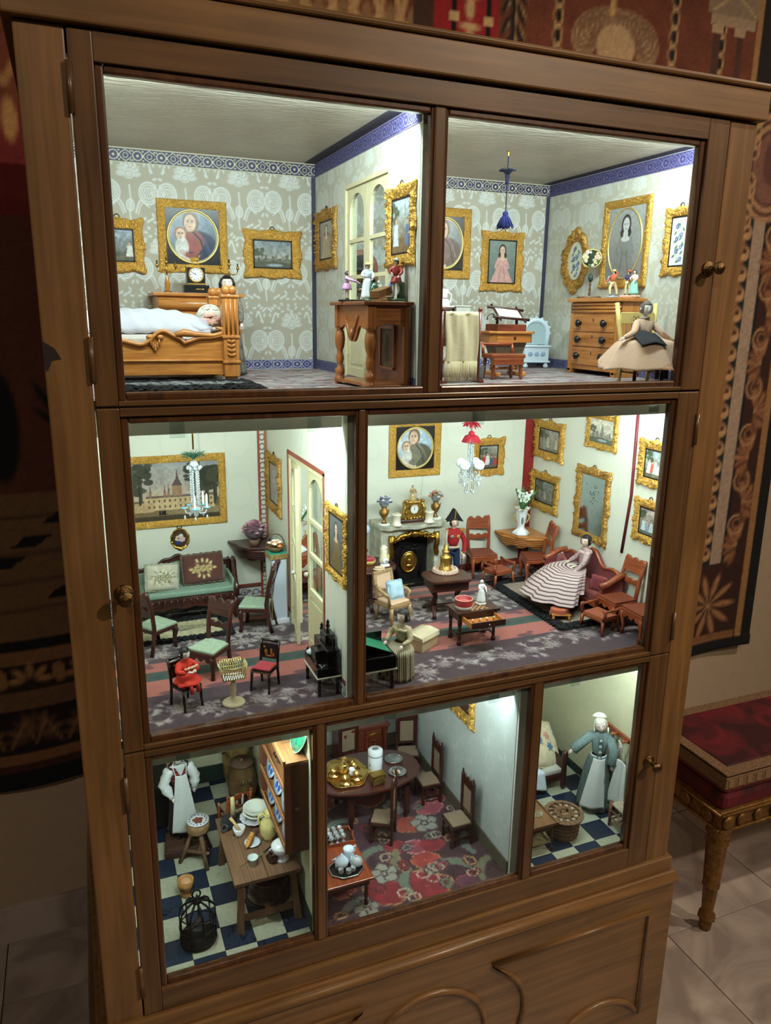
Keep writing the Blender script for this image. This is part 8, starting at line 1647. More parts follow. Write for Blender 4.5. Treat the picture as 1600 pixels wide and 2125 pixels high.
    def bowl(label, loc, r, h, c=(222, 226, 212), wob=None, group='white crockery on the kitchen table'):
        t = thing('bowl', label, 'bowl', loc, 0, group); M().lathe([(0, 0), (r*.45, 0), (r*.8, h*.5), (r, h), (r*.93, h), (r*.7, h*.5), (0, h*.25)], n=36, wob=wob).build('bowl_body', mat(c, .2, coat=.5), t); M().lathe([(r*.44, -.05), (r*.5, .1), (r*.42, .2)], n=24).build('foot_ring', mat(c, .2, coat=.5), t)
    bowl('scalloped white dish under the stacked cream bowls', (31.2, 24.4, zt+.05), 3.1, 1.1, (226, 226, 232), (14, .04)); bowl('lower cream bowl in the stack on the scalloped dish', (31.5, 24.7, zt+.75), 2.7, 1.5); bowl('top cream bowl in the stack on the scalloped dish', (31.6, 24.9, zt+1.35), 2.7, 1.7)
    t = thing('jug', 'ribbed pale yellow earthenware jug on the kitchen table', 'jug', (32.6, 17.8, zt)); yj = mat((206, 192, 124), .35, 0, .15, 60, .12, coat=.4); M().lathe([(0, 0), (1.1, 0), (1.2, .6), (1.7, 1.6), (1.65, 1.9), (1.8, 2.3), (1.75, 2.6), (1.85, 3), (1.8, 3.4), (1.6, 4.2), (.9, 5), (.8, 5.4), (1.2, 6.2), (1.0, 6.2), (.6, 5.2), (0, 4.8)], n=28).build('body', yj, t); M().tube([(-.8, .2, 5.9), (-1.8, .3, 5.6), (-2, .3, 4.4), (-1.6, .2, 3.4)], .28, 8).build('handle', yj, t); M().tube([(.9, -.1, 6), (1.3, -.2, 6.3)], [.4, .25], 8).build('spout', yj, t)
    def plate(label, loc, r): t = thing('plate', label, 'plate', loc); M().lathe([(0, 0), (r*.55, 0), (r, .25), (r, .35), (r*.55, .12), (0, .1)], n=30).build('dish', mat((206, 218, 230), .2, coat=.5), t); M().lathe([(r*.5, 0), (r*.55, .02), (r*.5, -.04)], n=24).build('foot_ring', mat((206, 218, 230), .2), t)
    plate('small white plate under the crusty bread loaf', (29.2, 17.6, zt+.05), 1.6)
    t = thing('bread_loaf', 'golden bread loaf lying across the small white plate', 'bread', (28.8, 17.9, zt+.4), 62); cr = mat((196, 134, 58), .6, 0, .4, 120, .25); M().tube([(-2.2, 0, .3), (-1.6, 0, .42), (0, 0, .5), (1.6, 0, .42), (2.2, 0, .3)], [.2, .5, .62, .5, .2], 12).build('crust', cr, t)
    for x in (-1.2, -.4, .4, 1.2): M().tube([(x-.25, -.3, .92), (x+.25, .3, .98)], .12, 6).build('slash', mat((224, 186, 120), .7), t)
    t = thing('saucepan', 'tiny white saucepan with a brown handle at the table edge', 'saucepan', (28, 11.6, zt), 200); M().lathe([(0, 0), (.75, 0), (.85, 1.3), (1.05, 1.7), (.9, 1.7), (.7, .4), (0, .3)], n=20).build('pan', mat((206, 216, 214), .25, coat=.5), t); M().tube([(.9, 0, 1.5), (3.3, .6, 1.5)], [.13, .1], 6).build('handle', mat((110, 80, 54), .5), t)
    t = thing('knife', 'kitchen knife with dark wooden handle on the table planks', 'knife', (30.6, 14, zt), 35); M().tube([(0, 0, .15), (2.2, 0, .2)], [.25, .2], 8).build('handle', wood((50, 26, 20), (80, 44, 32), 'x', 2), t); M().prism([(0, -.2), (0, .2), (-1.8, .15), (-2.2, -.1)], .12, .18, 'xy').build('blade', SILVER, t)
    t = thing('tureen', 'white footed tureen with domed lid at the table corner', 'tureen', (33.6, 11.4, zt)); M().lathe([(0, 0), (1.5, 0), (1.4, .3), (.7, .7), (.8, 1), (1.7, 1.7), (2, 2.6), (1.9, 3)], n=28).build('bowl', WHITEP, t); M().lathe([(2.05, 2.95), (1.95, 3.2), (1.4, 3.7), (.6, 4), (.3, 4.1), (.3, 4.4), (0, 4.5)], n=28).build('lid', WHITEP, t)
    for s in (-1, 1): M().tube([(s*1.8, 0, 2.8), (s*2.4, 0, 2.5), (s*1.8, 0, 2)], .2, 6).build('handle', WHITEP, t)
    t = thing('copper_jug', 'little dark copper pot beside the tureen', 'pot', (31.7, 11.1, zt)); cu = mat((92, 60, 52), .25, .6, .2, 100, .3); M().lathe([(0, 0), (.8, 0), (1.05, .6), (.9, 1.2), (.55, 1.5), (.75, 1.8), (.5, 1.7), (0, 1)], n=20).build('body', cu, t); M().tube([(-.6, .2, 1.7), (-1.1, .3, 1.4), (-.9, .2, .7)], .15, 6).build('handle', cu, t)
    # hutch on the wall
    t = thing('wall_hutch', 'wooden plate rack with three shelves hung on the kitchen wall', 'shelf', (37.1, 14.6, 69.6)); hw = wood((118, 74, 42), (176, 122, 76), 'y', 1.6, .5, 0); hz = wood((84, 46, 28), (112, 66, 42), 'z', 1.4, .55, 0)
    for y in (-10.2, 9.6): M().box(-4.5, y, 0, 0, y+.6, 18.4).build('side_board', hz, t, .06)
    M().box(-4.7, -10.4, 18.4, .1, 10.4, 19).build('top_board', hw, t, .06); M().box(-4.7, -10.4, 19, -4.2, 10.4, 19.5).build('top_lip', hw, t)
    for zz in (.2, 6, 12.6): M().box(-4.2, -9.6, zz, 0, 9.6, zz+.4).build('shelf_board', hw, t); M().box(-4.5, -9.6, zz+.1, -4.2, 9.6, zz+1.1).build('plate_rail', hw, t, .05)
    M().box(-.4, -9.6, 0, 0, 9.6, 18.4).build('back_board', hw, t)
    M().ell((-2.2, -10.25, 9.2), (.45, .1, .4), 8, 6).build('knot', mat((150, 110, 84), .7), t)
    def blue(label, loc, r):
        t = thing('blue_plate', label, 'plate', loc, 0, 'blue and white plates in the rack', rot=(0, math.radians(-72), 0)); p = None
        M().lathe([(0, 0), (r*.6, 0), (r, .3), (r, .42), (r*.6, .14), (0, .12)], n=32).build('dish', mat((206, 220, 236), .2, coat=.5), t)
        for k in range(7): a = k*2*PI/7; M().ell((r*.62*cos(a), r*.62*sin(a), .22), (r*.25, r*.22, .1), 10, 5).build('blue_flower', mat((30, 96, 200), .25, 0, 0, 200, .3, coat=.5), t)
        M().ell((0, 0, .14), (r*.3, r*.3, .08), 12, 5).build('blue_flower', mat((34, 92, 186), .25, coat=.5), t)
    for zz, ys, nm in ((.7, (-6.6, -.6, 5.4), 'lowest'), (6.6, (-6.4, -.4, 5.6), 'middle')):
        for y, w_ in zip(ys, ('nearest the kitchen glass', 'in the middle of its row', 'farthest from the glass')): blue(f'blue flowered plate on the {nm} rack shelf, {w_}', (37.1-2.6, 14.6+y, 69.6+zz+2.8), 3)
    t = thing('cup', 'white lidded cup standing on the top rack shelf', 'cup', (35, 8.6, 82.6)); M().lathe([(0, 0), (.9, 0), (1.2, .8), (1.25, 2.4), (1, 2.4), (0, 2)], n=20).build('body', WHITEP, t); M().lathe([(1.2, 2.4), (.8, 2.9), (.3, 3.1), (0, 3.3)], n=20).build('lid', WHITEP, t)
    for zz in (.9, 1.9): M().tube([(1.24*cos(a), 1.24*sin(a), zz) for a in np.linspace(0, 2*PI, 24, False)], .06, 4, True).build('grey_line', mat((90, 96, 100), .4), t)
    t = thing('pewter_pot', 'small pewter coffee pot on the top rack shelf', 'pot', (34.8, 14.6, 82.6)); M().lathe([(0, 0), (1, 0), (1.1, 1), (.7, 2.4), (.8, 3), (.3, 3.6), (0, 4)], n=20).build('body', mat((130, 124, 118), .3, .8), t); M().tube([(-.8, 0, 2.6), (-1.6, 0, 2), (-1, 0, .8)], .14, 6).build('handle', mat((60, 44, 36), .5), t); M().tube([(.8, 0, 1), (1.6, 0, 2.4)], [.25, .14], 6).build('spout', mat((130, 124, 118), .3, .8), t)
    t = thing('green_plate', 'large mottled green glazed plate leaning on top of the rack', 'plate', (36.1, 8.4, 89), 0, rot=(0, math.radians(-68), 0)); M().lathe([(0, 0), (2.4, 0), (3.7, .5), (3.75, .65), (2.4, .2), (0, .18)], (2.9, 0, 0), n=40).build('dish', mat((24, 104, 76), .15, 0, .2, 90, .45, coat=.7), t); M().tube([(2.9+3.7*cos(a), 3.7*sin(a), .6) for a in np.linspace(0, 2*PI, 44, False)], .1, 5, True).build('rim', mat((150, 176, 150), .3), t)
    # floor things
    t = thing('wooden_mortar', 'small turned wooden mortar bowl behind the birdcage', 'mortar', (16.2, 21.2, z)); M().lathe([(0, 0), (1.1, 0), (1.15, .4), (.75, .9), (.9, 1.3), (1.5, 2.2), (1.65, 3.6), (1.45, 3.6), (1.2, 2.4), (0, 1.8)], n=24).build('bowl', mat((170, 120, 62), .55, 0, .2, 70, .25), t); M().ell((.1, .1, 2.9), (1.15, 1.1, .5), 16, 8).build('contents', mat((196, 150, 104), .8, 0, .4, 150, .15), t)
    t = thing('birdcage', 'black iron birdcage with domed top standing on the tiled floor', 'birdcage', (16.8, 8.9, z)); cb = mat((30, 30, 30), .35, .7, .3, 100, .4); R_ = 3.3
    M().lathe([(0, 0), (R_, 0), (R_+.1, .2), (R_+.1, 1), (R_-.1, 1), (R_-.1, .4), (0, .4)], n=32).build('tray', cb, t)
    for k in range(9):
        a = 2*PI*k/9; c_, s_ = cos(a), sin(a); M().tube([(R_*c_, R_*s_, .8), (R_*c_, R_*s_, 6.2), (R_*.92*c_, R_*.92*s_, 7), (R_*.6*c_, R_*.6*s_, 8), (.5*c_, .5*s_, 8.6)], [.13, .13, .17, .22, .18], 6).build('bar', cb, t)
    for zz in (3.4, 6.2): M().tube([(R_*cos(a), R_*sin(a), zz) for a in np.linspace(0, 2*PI, 36, False)], .13, 5, True).build('hoop', cb, t)
    M().lathe([(.9, 8.3), (.8, 8.7), (.4, 9), (.3, 9.2), (0, 9.3)], n=16).build('crown', cb, t); M().tube([(.75*cos(a), 0, 10+.85*sin(a)) for a in np.linspace(0, 2*PI, 20, False)], .17, 6, True).build('hanging_ring', cb, t); M().tube([(-1.4, 0, 8.9), (0, -.2, 9.2), (1.4, 0, 8.9)], .2, 6).build('crown_band', cb, t)
    M().box(-.8, -R_+.1, .6, .8, -R_+.3, 2.4).build('feed_door', mat((66, 68, 72), .4, .6), t, .05); M().tube([(-2.4, 0, 3), (2.4, 0, 3)], .14, 6).build('perch', mat((70, 56, 44), .6), t)
    t = thing('toy_bird', 'little dark bird on the perch inside the birdcage', 'bird', (16.8, 8.9, z+3.1), 30); M().tube([(-1.3, 0, .2), (-.6, 0, .5), (.3, 0, .8), (.8, 0, 1.3), (1.05, 0, 1.35)], [.12, .4, .62, .4, .12], 10).build('body', mat((70, 60, 56), .7, 0, .4, 200, .3), t); M().tube([(1.05, 0, 1.35), (1.4, 0, 1.3)], [.1, .02], 6).build('beak', mat((120, 90, 50), .5), t); M().ell((-.1, .45, .75), (.7, .14, .32), 8, 6).build('wing', mat((50, 44, 42), .7), t)
kitchen()

# ================================================================ lower storey: dining room
def dining():
    z = LZ0; g = random.Random(41)
    picture('gilt mirror corner seen at the top of the dining room side wall', 79.6, 27, 85, 15, 16, 2.4, lambda p: p.put(p.x*0+1, (66, 44, 40)).noise(.6, .3, 2), 'r', name='wall_mirror', cat='mirror', slip=False)
    t = thing('dining_table', 'dark polished oval dining table with turned legs', 'table', (59.4, 33.6, z)); RX, RY = 13, 8.2
    tp = [(RX*cos(a), RY*math.copysign(abs(sin(a))**.8, sin(a))) for a in np.linspace(0, 2*PI, 56, False)]
    pm = wood((64, 28, 24), (84, 40, 33), 'x', 1.2, .2, .6); M().prism(tp, 9.8, 10.5, 'xy').build('top', pm, t, .22); M().prism([(a*.86, b*.84) for a, b in tp], 8.3, 9.8, 'xy').build('frieze', DKWX, t)
    for x in (-5.5, 8):
        for y in (-5.2, 5.2): M().lathe([(0, 0), (.45, 0), (.6, .5), (.45, 1), (.75, 2.6), (.85, 5), (.6, 6), (.95, 6.6), (.6, 7.2), (.9, 7.8), (.9, 8.6)], (x, y, 0), 14).build('leg', DKW, t)
    zt = z+10.5; gr = 'high-backed caned dining chairs'
    a = cane_chair('caned dining chair nearest the glass with its back to the low table', (59.6, 23.4, z), face_to(-.85, .53), gr)
    for l, x, y, r in (('caned dining chair against the wall beside the oval table end', 75, 32.8, -92), ('caned dining chair against the wall nearest the glass', 74.8, 16.8, -90), ('caned dining chair in the far corner behind the silver plates', 75.4, 45.6, -14), ('caned dining chair in front of the dark sideboard', 60.6, 46.4, 6)): dup(a, (x, y, z), r, l)
    t = thing('sideboard', 'dark carved sideboard against the dining room back wall', 'sideboard', (65, 53.4, z)); M().box(-6, -3.8, .6, 6, 4.6, 11.4).build('body', MAHX, t, .1); M().box(-6.8, -4.6, 11.4, 6.8, 4.8, 12.3).build('top', MAHX, t, .15); M().box(-6.4, -4.2, 0, 6.4, 4.6, .8).build('plinth', MAHX, t, .1)
    for x in (-5.5, 5.5): M().lathe([(.5, 0), (.6, .6), (.45, 1.2), (.55, 4), (.4, 8), (.6, 9), (.8, 10), (.8, 10.6)], (x, -4.1, .8), 12).build('column', MAH, t)
    for s in (-1, 1): q = part('cupboard_door', t); M().box(s*2.5-2.2, -4.05, 1.6, s*2.5+2.2, -3.7, 10.6).build('door_panel', MAH, q, .12); M().ell((s*.8, -4.2, 6), .25).build('knob', BRASS, q)
    m = M(); [m.tube([(2.5+.8*sin(k), -4.15, 3+k*1.1), (2.5-.6*sin(k+.6), -4.15, 3.7+k*1.1)], .2, 5) for k in range(5)]; m.build('carved_scroll', MAH, t); M().tube([(1, -4.1, 9.4), (2.5, -4.2, 9.9), (4, -4.1, 9.4)], .25, 6).build('gilt_line', BRASS, t)
    t = thing('gilt_tray', 'scalloped golden tray carrying the gilt coffee set', 'tray', (54.6, 34, zt), -10); gd = mat((230, 188, 110), .2, .95, .2, 260, .15); M().lathe([(0, .1), (4.2, .1), (5, .35), (5.2, .7), (5.3, .6), (5, .1), (4.2, 0), (0, 0)], n=60, wob=(6, .06), sy=1.12).build('tray_body', gd, t)
    for s in (-1, 1): M().tube([(s*5, -1.2, .5), (s*6, 0, .9), (s*5, 1.2, .5)], .2, 6).build('handle', gd, t)
    def gcup(label, x, y):
        q = thing('gilt_cup', label, 'cup', (x, y, zt+.12), g.uniform(0, 360), 'gilt cups on the golden tray', 1.2); M().lathe([(0, 0), (.7, 0), (1.15, .15), (1.15, .22), (.4, .2), (.45, .5), (.7, .9), (.72, 1.35), (.62, 1.35), (.5, .6), (0, .5)], n=20).build('cup_and_saucer', gd, q); M().tube([(.7, 0, 1.15), (1.05, 0, 1), (.6, 0, .6)], .08, 5).build('handle', gd, q)
    for l, x, y in (('gilt cup at the far edge of the golden tray', 55.6, 37.8), ('gilt cup beside the white cream jug on the tray', 57, 35), ('gilt cup at the near edge of the golden tray', 53.4, 30.8), ('gilt cup at the mullion side of the golden tray', 51.8, 34.6), ('gilt cup near the brass box on the tray', 56.4, 31.6)): gcup(l, x, y)
    t = thing('coffee_pot', 'round golden coffee pot in the middle of the tray', 'pot', (54.2, 34.6, zt+.12), k=1.05); M().lathe([(0, 0), (.9, 0), (1.3, .8), (1.4, 1.6), (1, 2.4), (.7, 2.7), (.75, 2.9), (.3, 3.2), (.3, 3.4), (0, 3.6)], n=22).build('body', gd, t); M().tube([(1.2, 0, 1.2), (1.9, 0, 2), (2.1, 0, 2.7)], [.3, .2, .15], 7).build('spout', gd, t); M().tube([(-1.2, 0, 2.2), (-2, 0, 1.9), (-1.3, 0, .9)], .14, 6).build('handle', gd, t)
    t = thing('cream_jug', 'tiny white cream jug lying among the gilt cups', 'jug', (55.6, 32.9, zt+.3), 40); M().lathe([(0, 0), (.5, 0), (.7, .7), (.55, 1.2), (.75, 1.7), (.6, 1.7), (.4, .6), (0, .4)], n=18).build('body', WHITEP, t); M().tube([(-.6, 0, 1.5), (-1, 0, 1.1), (-.65, 0, .5)], .1, 5).build('handle', WHITEP, t)
    t = thing('canister', 'white porcelain canister with decorated lid on the dining table', 'canister', (61.6, 33.4, zt)); M().lathe([(0, 0), (1.6, 0), (1.7, .2), (1.7, 4), (1.6, 4.2)], n=28).build('body', WHITEP, t); M().lathe([(1.72, 4.15), (1.74, 5.2), (1.5, 5.45), (0, 5.55)], n=28).build('lid', WHITEP, t); M().tube([(1.74*cos(b), 1.74*sin(b), 4.15) for b in np.linspace(0, 2*PI, 30, False)], .09, 5, True).build('dark_band', mat((70, 80, 84), .4), t); M().ell((0, 0, 5.56), (.8, .6, .12), 12, 5).build('lid_motif', mat((120, 124, 128), .4, 0, 0, 400, .5), t)
    for s in (-1, 1): M().ell((s*1.6, -.7, 2), (.12, .3, .5), 6, 5).build('motif', mat((110, 116, 124), .4), t)
    t = thing('brass_casket', 'small engraved brass casket on the dining table', 'box', (60.2, 28.2, zt), 4); M().box(-1.5, -1, .3, 1.5, 1, 2.3).build('body', mat((150, 118, 62), .35, .8, .8, 220, .5), t, .06); M().box(-1.6, -1.1, 2.3, 1.6, 1.1, 2.6).build('lid', BRASS, t, .06)
    for x in (-1.3, 1.3):
        for y in (-.8, .8): M().ell((x, y, .2), .25, 8, 6).build('foot', BRASS, t)
    def splate(label, x, y): t = thing('silver_plate', label, 'plate', (x, y, zt)); M().lathe([(0, .1), (1.2, .1), (2, .5), (2.15, .5), (1.3, 0), (0, 0)], n=32).build('dish', SILVER, t); m = M(); [m.ell((1.75*cos(b), 1.75*sin(b), .4), (.2, .2, .12), 7, 5) for b in np.linspace(0, 2*PI, 18, False)]; m.build('gadroon_rim', SILVER, t); return t
    splate('empty silver plate on the far side of the dining table', 67.2, 35.6); splate('silver plate with sliced food on the dining table', 66, 30.4)
    for k in range(7): q = thing('food_slice', 'pale slice of food on the near silver plate', 'food', (65.4+.4*(k % 3), 30+.4*(k//3), zt+.25+.08*(k % 2)), k*50, 'food on the silver plate'); M().ell((0, 0, .12), (.55, .35, .14), 10, 6).build('slice', mat([(206, 170, 140), (150, 96, 62), (222, 200, 184)][k % 3], .6, 0, .3, 200, .2), q); M().tube([(-.4, -.25, .14), (.4, -.25, .14)], .06, 5).build('rind', mat((130, 76, 48), .6), q)
    # low table with two trays
    t = thing('low_table', 'low reddish wooden table cut off by the dining room mullion', 'table', (45, 12.6, z)); rt = wood((110, 44, 20), (160, 76, 36), 'y', 2, .25, .5); M().box(-5.3, -8, 6.3, 5.3, 8.4, 6.9).build('top', rt, t, .1); M().box(-4.6, -7.2, 4.9, 4.6, 7.6, 6.3).build('frieze', DKWX, t)
    for x in (-4.1, 4.1):
        for y in (-6.7, 7.1): turned(M(), (x, y, 0), 5, .5).build('leg', DKW, t)
    zl = z+6.9
    t = thing('wooden_tray', 'wooden rimmed tray filled with small drinking glasses', 'tray', (47, 17.9, zl), -4); M().box(-3.2, -2.4, 0, 3.2, 2.4, .25).build('base', DKWX, t); [M().box(*q).build('rim', REDX, t) for q in ((-3.3, -2.5, 0, 3.3, -2.3, .8), (-3.3, 2.3, 0, 3.3, 2.5, .8), (-3.3, -2.3, 0, -3.1, 2.3, .8), (3.1, -2.3, 0, 3.3, 2.3, .8))]; M().tube([(3.2, -1, .7), (3.5, 0, 1.2), (3.2, 1, .7)], .14, 6).build('handle', REDX, t)
    for i in range(3):
        for j in range(3): q = thing('drinking_glass', 'tiny clear goblet standing on the wooden tray', 'glass', (45.4+i*1.3, 16.6+j*1.3, zl+.25), 0, 'goblets on the wooden tray'); M().lathe([(0, 0), (.4, 0), (.1, .15), (.1, .6), (.45, 1), (.48, 1.6), (.4, 1.6), (.05, .7)], n=14).build('glass', CRYST, q); M().lathe([(0, 0), (.38, 0), (.36, .06), (0, .08)], n=12).build('foot', CRYST, q)
    t = thing('black_tray', 'octagonal black tray with silver edge under the tea things', 'tray', (45.9, 8.7, zl)); oc = [(3.6*cos(PI/8+k*PI/4), 2.9*sin(PI/8+k*PI/4)) for k in range(8)]; M().prism(oc, 0, .2, 'xy').build('base', BLACK, t); M().tube([(x, y, .3) for x, y in oc], .14, 6, True).build('silver_edge', SILVER, t)
    bw = mat((206, 220, 236), .2, coat=.5)
    t = thing('teapot', 'round white teapot on the black octagonal tray', 'teapot', (45.2, 9.4, zl+.2), -20, k=1.3); M().lathe([(0, 0), (.6, 0), (1.05, .7), (1, 1.3), (.6, 1.7), (.55, 1.8), (.2, 2), (.2, 2.3), (0, 2.4)], n=20).build('body', bw, t); M().tube([(.9, 0, .8), (1.4, 0, 1.3), (1.5, 0, 1.8)], [.22, .15, .1], 6).build('spout', bw, t); M().tube([(-.9, 0, 1.5), (-1.5, 0, 1.2), (-.9, 0, .6)], .12, 6).build('handle', bw, t)
    t = thing('milk_jug', 'white milk jug with loop handle behind the teapot', 'jug', (47.1, 10.8, zl+.2), 30, k=1.25); M().lathe([(0, 0), (.7, 0), (1, .8), (.8, 1.8), (.9, 2.2), (.75, 2.2), (0, 1.6)], n=20).build('body', bw, t); M().tube([(.8, 0, 1.8), (1.7, 0, 1.7), (1.5, 0, .9), (.9, 0, .7)], .15, 6).build('handle', bw, t)
    t = thing('sugar_bowl', 'ribbed cut-glass bowl on the black tray', 'bowl', (48, 8.7, zl+.2), k=1.15); M().lathe([(0, .1), (.6, 0), (1.1, .6), (1.15, 1), (.9, 1.5), (.3, 1.8), (0, 1.9)], n=28, wob=(14, .04)).build('bowl_body', CRYST, t); M().ell((0, 0, 1.95), .2).build('knob', CRYST, t)
    for k, (x, y) in enumerate(((44.4, 7.6), (45.8, 7), (46.9, 7.4), (44.2, 8.9))): q = thing('tea_glass', 'little round tea glass on the black tray', 'glass', (x, y, zl+.2), 0, 'tea glasses on the black tray'); M().lathe([(0, 0), (.35, 0), (.6, .5), (.5, 1), (.55, 1.15), (.45, 1.1), (.3, .3), (0, .15)], n=14).build('glass', CRYST, q); M().tube([(.52*cos(b), .52*sin(b), 1.12) for b in np.linspace(0, 2*PI, 16, False)], .05, 4, True).build('rim', SILVER, q)
dining()

# ================================================================ lower storey: maid's room
def maidroom():
    z = LZ0; g = random.Random(51)
    t = thing('bed', 'low dark wooden bed in the maid room corner', 'bed', (97.5, 34, z)); M().box(-11, -9.6, 2.4, 11, 9.6, 4).build('frame', DKWX, t, .12); M().box(-10.6, -9.2, 4, 10.6, 9.2, 5.4).build('mattress', mat((190, 186, 176), .9), t, .4)
    for x in (-10.6, 10.8):
        for y in (-9.6, 9.6): M().lathe([(0, 0), (.5, 0), (.7, 1), (.6, 2.4), (.75, 3), (.6, 6), (.75, 8.4), (.8, 9.6), (.5, 10.4), (0, 10.6)], (x, y, 0), 12).build('post', DKW, t)
    M().box(10.4, -9, 3.6, 11, 9, 8).build('end_board', DKW, t, .1)
    def fl(p):
        for i in range(10):
            x, y = g.uniform(1, p.w-1), g.uniform(1, p.h-1); c = [(58, 104, 150), (206, 140, 126), (58, 104, 150), (196, 150, 140)][i % 4]
            for k in range(6): a = k*1.05; p.ell(x+.7*cos(a), y+.6*sin(a), .6, .35, c, rot=a)
            p.line([(x, y), (x+1.5, y-1.4)], .16, (120, 110, 110))
    cushion('plump cream pillow with blue and pink flower print on the dark bed', (104, 26.6, z+5.4), 13.5, 12, 2.6, (216, 200, 164), (-42, 24, 14), fl, (206, 190, 150), round_=2.6)
    t = thing('bed_sheet', 'white folded sheet hanging over the dark bed edge', 'sheet', (98.6, 24.3, z+5.4)); sm = mat((206, 216, 228), .85, 0, .3, 200, .04)
    M().grid(lambda u, v: (-5+8.4*u+1.2*v*u, (3 if v < .4 else 0)*(1-v/.4 if v < .4 else 0)-.8*max(0, v-.3)-.3*sin(u*9)*v, (.5 if v < .4 else .5-(v-.4)/.6*(2.6+2.2*u))), 28, 18).build('drape', sm, t, solid=.1); M().grid(lambda u, v: (-3+5*u, 1.2-.9*v-.2*sin(u*7), 1.2-2.6*v*(.4+u)), 18, 10).build('upper_fold', sm, t, solid=.1)
    # doll
    d = thing('doll', 'standing maid doll in blue-green speckled dress and white apron', 'doll', (111.8, 16.4, z), -32); bg = mat((112, 130, 128), .9, 0, .6, 300, .3); bd = mat((84, 98, 98), .9, 0, .6, 300, .4)
    torso(d, bg, 13, 18.6, 2, [((-4, -.6, 16.4), (-6.4, -1.8, 14.6)), ((3.3, -1, 15.2), (3, -2.4, 11.6))], 1.35)
    for s, (a, b, c) in ((-1, ((-2, 0, 18.4), (-4, -.6, 16.6), (-6.2, -1.7, 15))), (1, ((2, 0, 18.4), (3.3, -1, 15.2), (3, -2.2, 12.2)))): M().tube([a, b, c], [1.15, 1.15, 1.3], 12).build('sleeve', bg, d); hand(d, c, Vector(c)-Vector(b), 1.0)
    skirt(d, bd, 13.6, .5, 1.6, 4.2, folds=11, amp=.06); M().box(-.5, -1.95, 13, .5, -1.6, 18.4).build('placket', bd, d, .1)
    for k in range(4): M().ell((0, -2.05, 13.6+k*1.5), (.4, .12, .4), 10, 6).build('button', mat((176, 186, 184), .4), d)
    wh = mat((198, 200, 196), .85, 0, .4, 220, .05); M().grid(lambda u, v: ((u-.5)*(2.6+3.2*v)-1.1*v, -2-2.1*v-.7*sin(PI*u)+.12*sin(u*9)*v, 13.6-11.8*v), 24, 26).build('apron', wh, d, solid=.08); M().tube([(1.75*cos(a), 1.5*sin(a), 13.5) for a in np.linspace(0, 2*PI, 24, False)], .2, 6, True).build('apron_band', wh, d)
    head(d, 1.6, (-.2, -.2, 21.4), ry=-14, rx=10, hairc=(206, 200, 184), skin=(220, 200, 188), style='short')
    M().grid(lambda u, v: (-.5+1.8*cos(2*PI*u)*cos(.3+v*1.2), .75+1.7*sin(2*PI*u)*cos(.3+v*1.2), 22.1+1.9*sin(.3+v*1.2)-.9*sin(2*PI*u)*(1-v)), 26, 9, True).build('cap', mat((220, 214, 200), .85), d, solid=.12)
    for s in (-1, 1): M().tube([(s*1.5, -.6, 21), (s*1.6, -.9, 19.6)], .2, 6).build('cap_ribbon', mat((220, 214, 200), .85), d); M().ell((s*1.2, -1.6, .35), (.6, 1.3, .35)).build('shoe', BLACK, d)
    # rack, apron
    t = thing('towel_rack', 'reddish wooden peg rack on the maid room wall', 'rack', (XR-.15, 13.6, 71.8)); M().box(-.7, -6.5, -.5, 0, 5.5, .6).build('rail', RED, t, .1)
    for y in (4.6, .8, -3): M().tube([(-.5, y, 0), (-2.4, y-.3, .5)], [.35, .28], 8).build('peg', RED, t); M().ell((-2.5, y-.3, .55), .42).build('peg_knob', RED, t)
    t = thing('hanging_apron', 'white apron hanging by its strings from the peg rack', 'apron', (113.4, 10.4, z)); wa = mat((196, 198, 194), .85, 0, .4, 220, .05)
    M().grid(lambda u, v: (.3-.35*sin(u*8)*(.4+v)-.8*v, (u-.5)*(3+2.6*v), 14.6-11.4*v), 24, 20).build('cloth', wa, t, solid=.08); M().tube([(.2, 1.5, 14.6), (-.4, 1, 17), (-.3, 0, 18.8), (-.3, -.6, 17.6), (.2, -1.5, 14.6)], .17, 6).build('neck_strap', wa, t)
    for s in (-1, 1): M().tube([(-.4, 0, 19), (-.5, s*.9, 19.8), (-.4, s*.3, 19.1), (-.5, s*.6, 17.6)], .15, 6).build('bow', mat((222, 220, 212), .8), t)
    # basket
    t = thing('wicker_basket', 'round lidded wicker basket on the chequered floor', 'basket', (98.4, 10.2, z)); wk = mat((122, 92, 66), .8, 0, .5, 200, .35); wd = mat((98, 70, 50), .8, 0, .5, 200, .35)
    M().lathe([(0, .1), (3.1, .1), (3.5, 4.6), (3.2, 4.6), (0, 4.4)], n=32).build('inner', mat((76, 54, 40), .9), t)
    for k in range(9): M().tube([((3.2+.045*k+.1*cos(18*a+(k % 2)*PI))*cos(a), (3.2+.045*k+.1*cos(18*a+(k % 2)*PI))*sin(a), .3+k*.52) for a in np.linspace(0, 2*PI, 72, False)], .27, 6, True).build('weave_band', wk if k % 2 else wd, t)
    ld = part('lid', t, (0, 0, 5.1))
    for k, r_ in enumerate((4.2, 3.8, 1.9, 1.3)): M().tube([(r_*cos(a)+.0, r_*sin(a), .15*(k > 0)+.1*sin(24*a)) for a in np.linspace(0, 2*PI, 72, False)], .3, 6, True).build('lid_ring', wk, ld)
    M().lathe([(0, .1), (3.9, -.1), (3.9, -.25), (0, -.2)], n=30).build('lid_lining', mat((140, 112, 80), .9), ld)
    for k in range(12):
        a = k*PI/6; c_, s_ = cos(a), sin(a); M().tube([(1.5*c_, 1.5*s_, .2), (2.6*cos(a-.15), 2.6*sin(a-.15), .5), (3.7*c_, 3.7*s_, .1)], .17, 6).build('lid_spoke', wk, ld); M().ell((2.8*cos(a+.26), 2.8*sin(a+.26), .1), (.5, .5, .2), 8, 6).build('shell', mat((170, 150, 134), .6), ld)
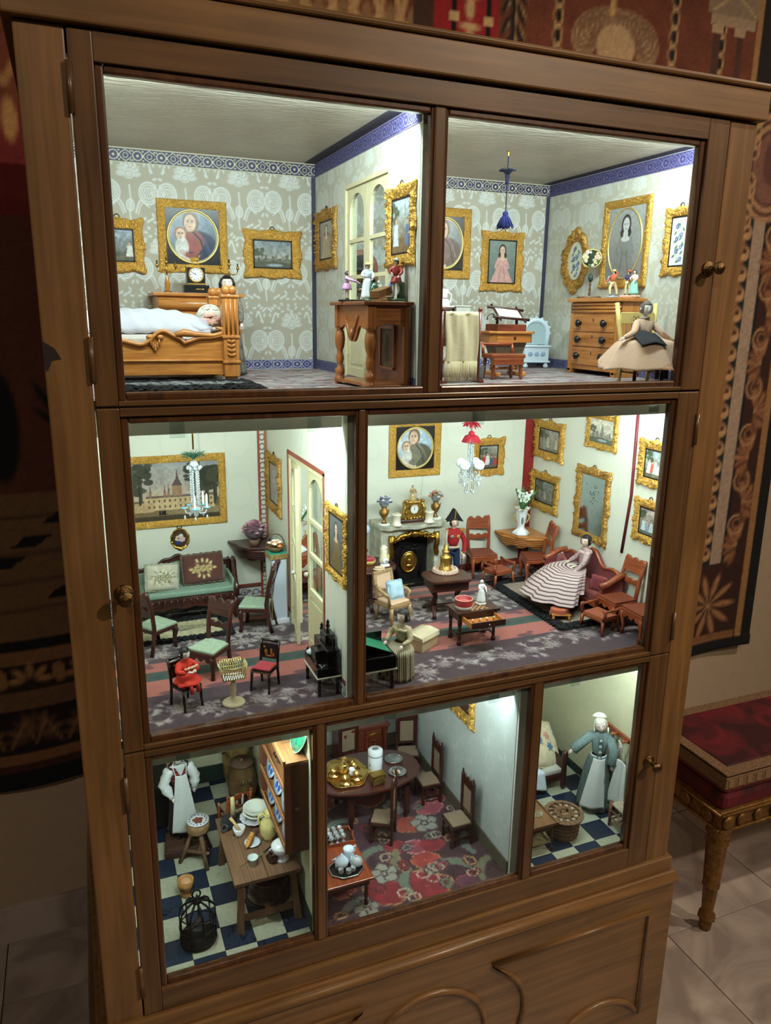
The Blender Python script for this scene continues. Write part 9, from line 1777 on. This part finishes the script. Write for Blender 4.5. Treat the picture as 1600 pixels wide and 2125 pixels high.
    M().tube([(-.9, 0, .3), (-.6, 0, 1.2), (.2, .1, 1.5), (.8, 0, 1.1), (1, 0, .3)], .2, 6).build('handle', wk, ld)
    # small table and chair
    t = thing('tray_table', 'brown side table with rimmed top and lower tray, cut by the mullion', 'table', (89, 9.8, z)); tw = wood((92, 62, 36), (134, 96, 60), 'y', 2, .5, 0); M().box(-4.8, -4.2, 6.5, 4.6, 4.2, 6.9).build('top', tw, t, .08)
    for q in ((-4.8, -4.3, 6.9, 4.7, -4, 7.2), (-4.8, 4, 6.9, 4.7, 4.3, 7.2), (4.4, -4, 6.9, 4.7, 4, 7.2)): M().box(*q).build('rim', tw, t)
    M().box(-4.2, -3.6, 5.2, 4, 3.6, 6.5).build('frieze', DKWX, t)
    for x in (-3.8, 3.7):
        for y in (-3.3, 3.3): turned(M(), (x, y, 0), 5.3, .42).build('leg', DKW, t)
    M().box(-4, -3.4, 1.8, 3.4, 3.4, 2.1).build('lower_tray', mat((150, 136, 96), .8, 0, .5, 300, .3), t); M().box(3.2, -3.5, 1.8, 3.5, 3.5, 2.7).build('tray_rim', mat((176, 166, 130), .7), t)
    t = thing('bead_string', 'coiled string of pale beads on the rimmed side table', 'beads', (90.4, 9.4, z+6.95)); m = M(); P = [(1.4*cos(k*.32)*(1-.006*k)+.02*k, .6*sin(k*.32)+.01*k*(k % 3), .12) for k in range(60)]
    for q in range(60): m.ell(P[q], .13, 6, 5)
    m.build('beads', mat((190, 176, 150), .4), t); M().tube(P, .05, 4).build('thread', mat((150, 140, 120), .8), t)
    t = thing('note_paper', 'yellowed paper lying on the rimmed side table', 'paper', (88.6, 11.4, z+6.92), 8); M().box(-2, -1.4, 0, 2, 1.4, .06).build('sheet', mat((206, 178, 110), .8), t); M().box(-1.6, -1.1, .06, 1.8, 1.2, .1).build('upper_sheet', mat((214, 190, 126), .8), t)
    rush_chair('rush-seated chair cut off by the right door stile of the maid room', (112.4, 6, z), -90, wood((110, 64, 40), (150, 98, 66), 'z', 2), (176, 160, 140), 5.8, 12.5, 5)
maidroom()
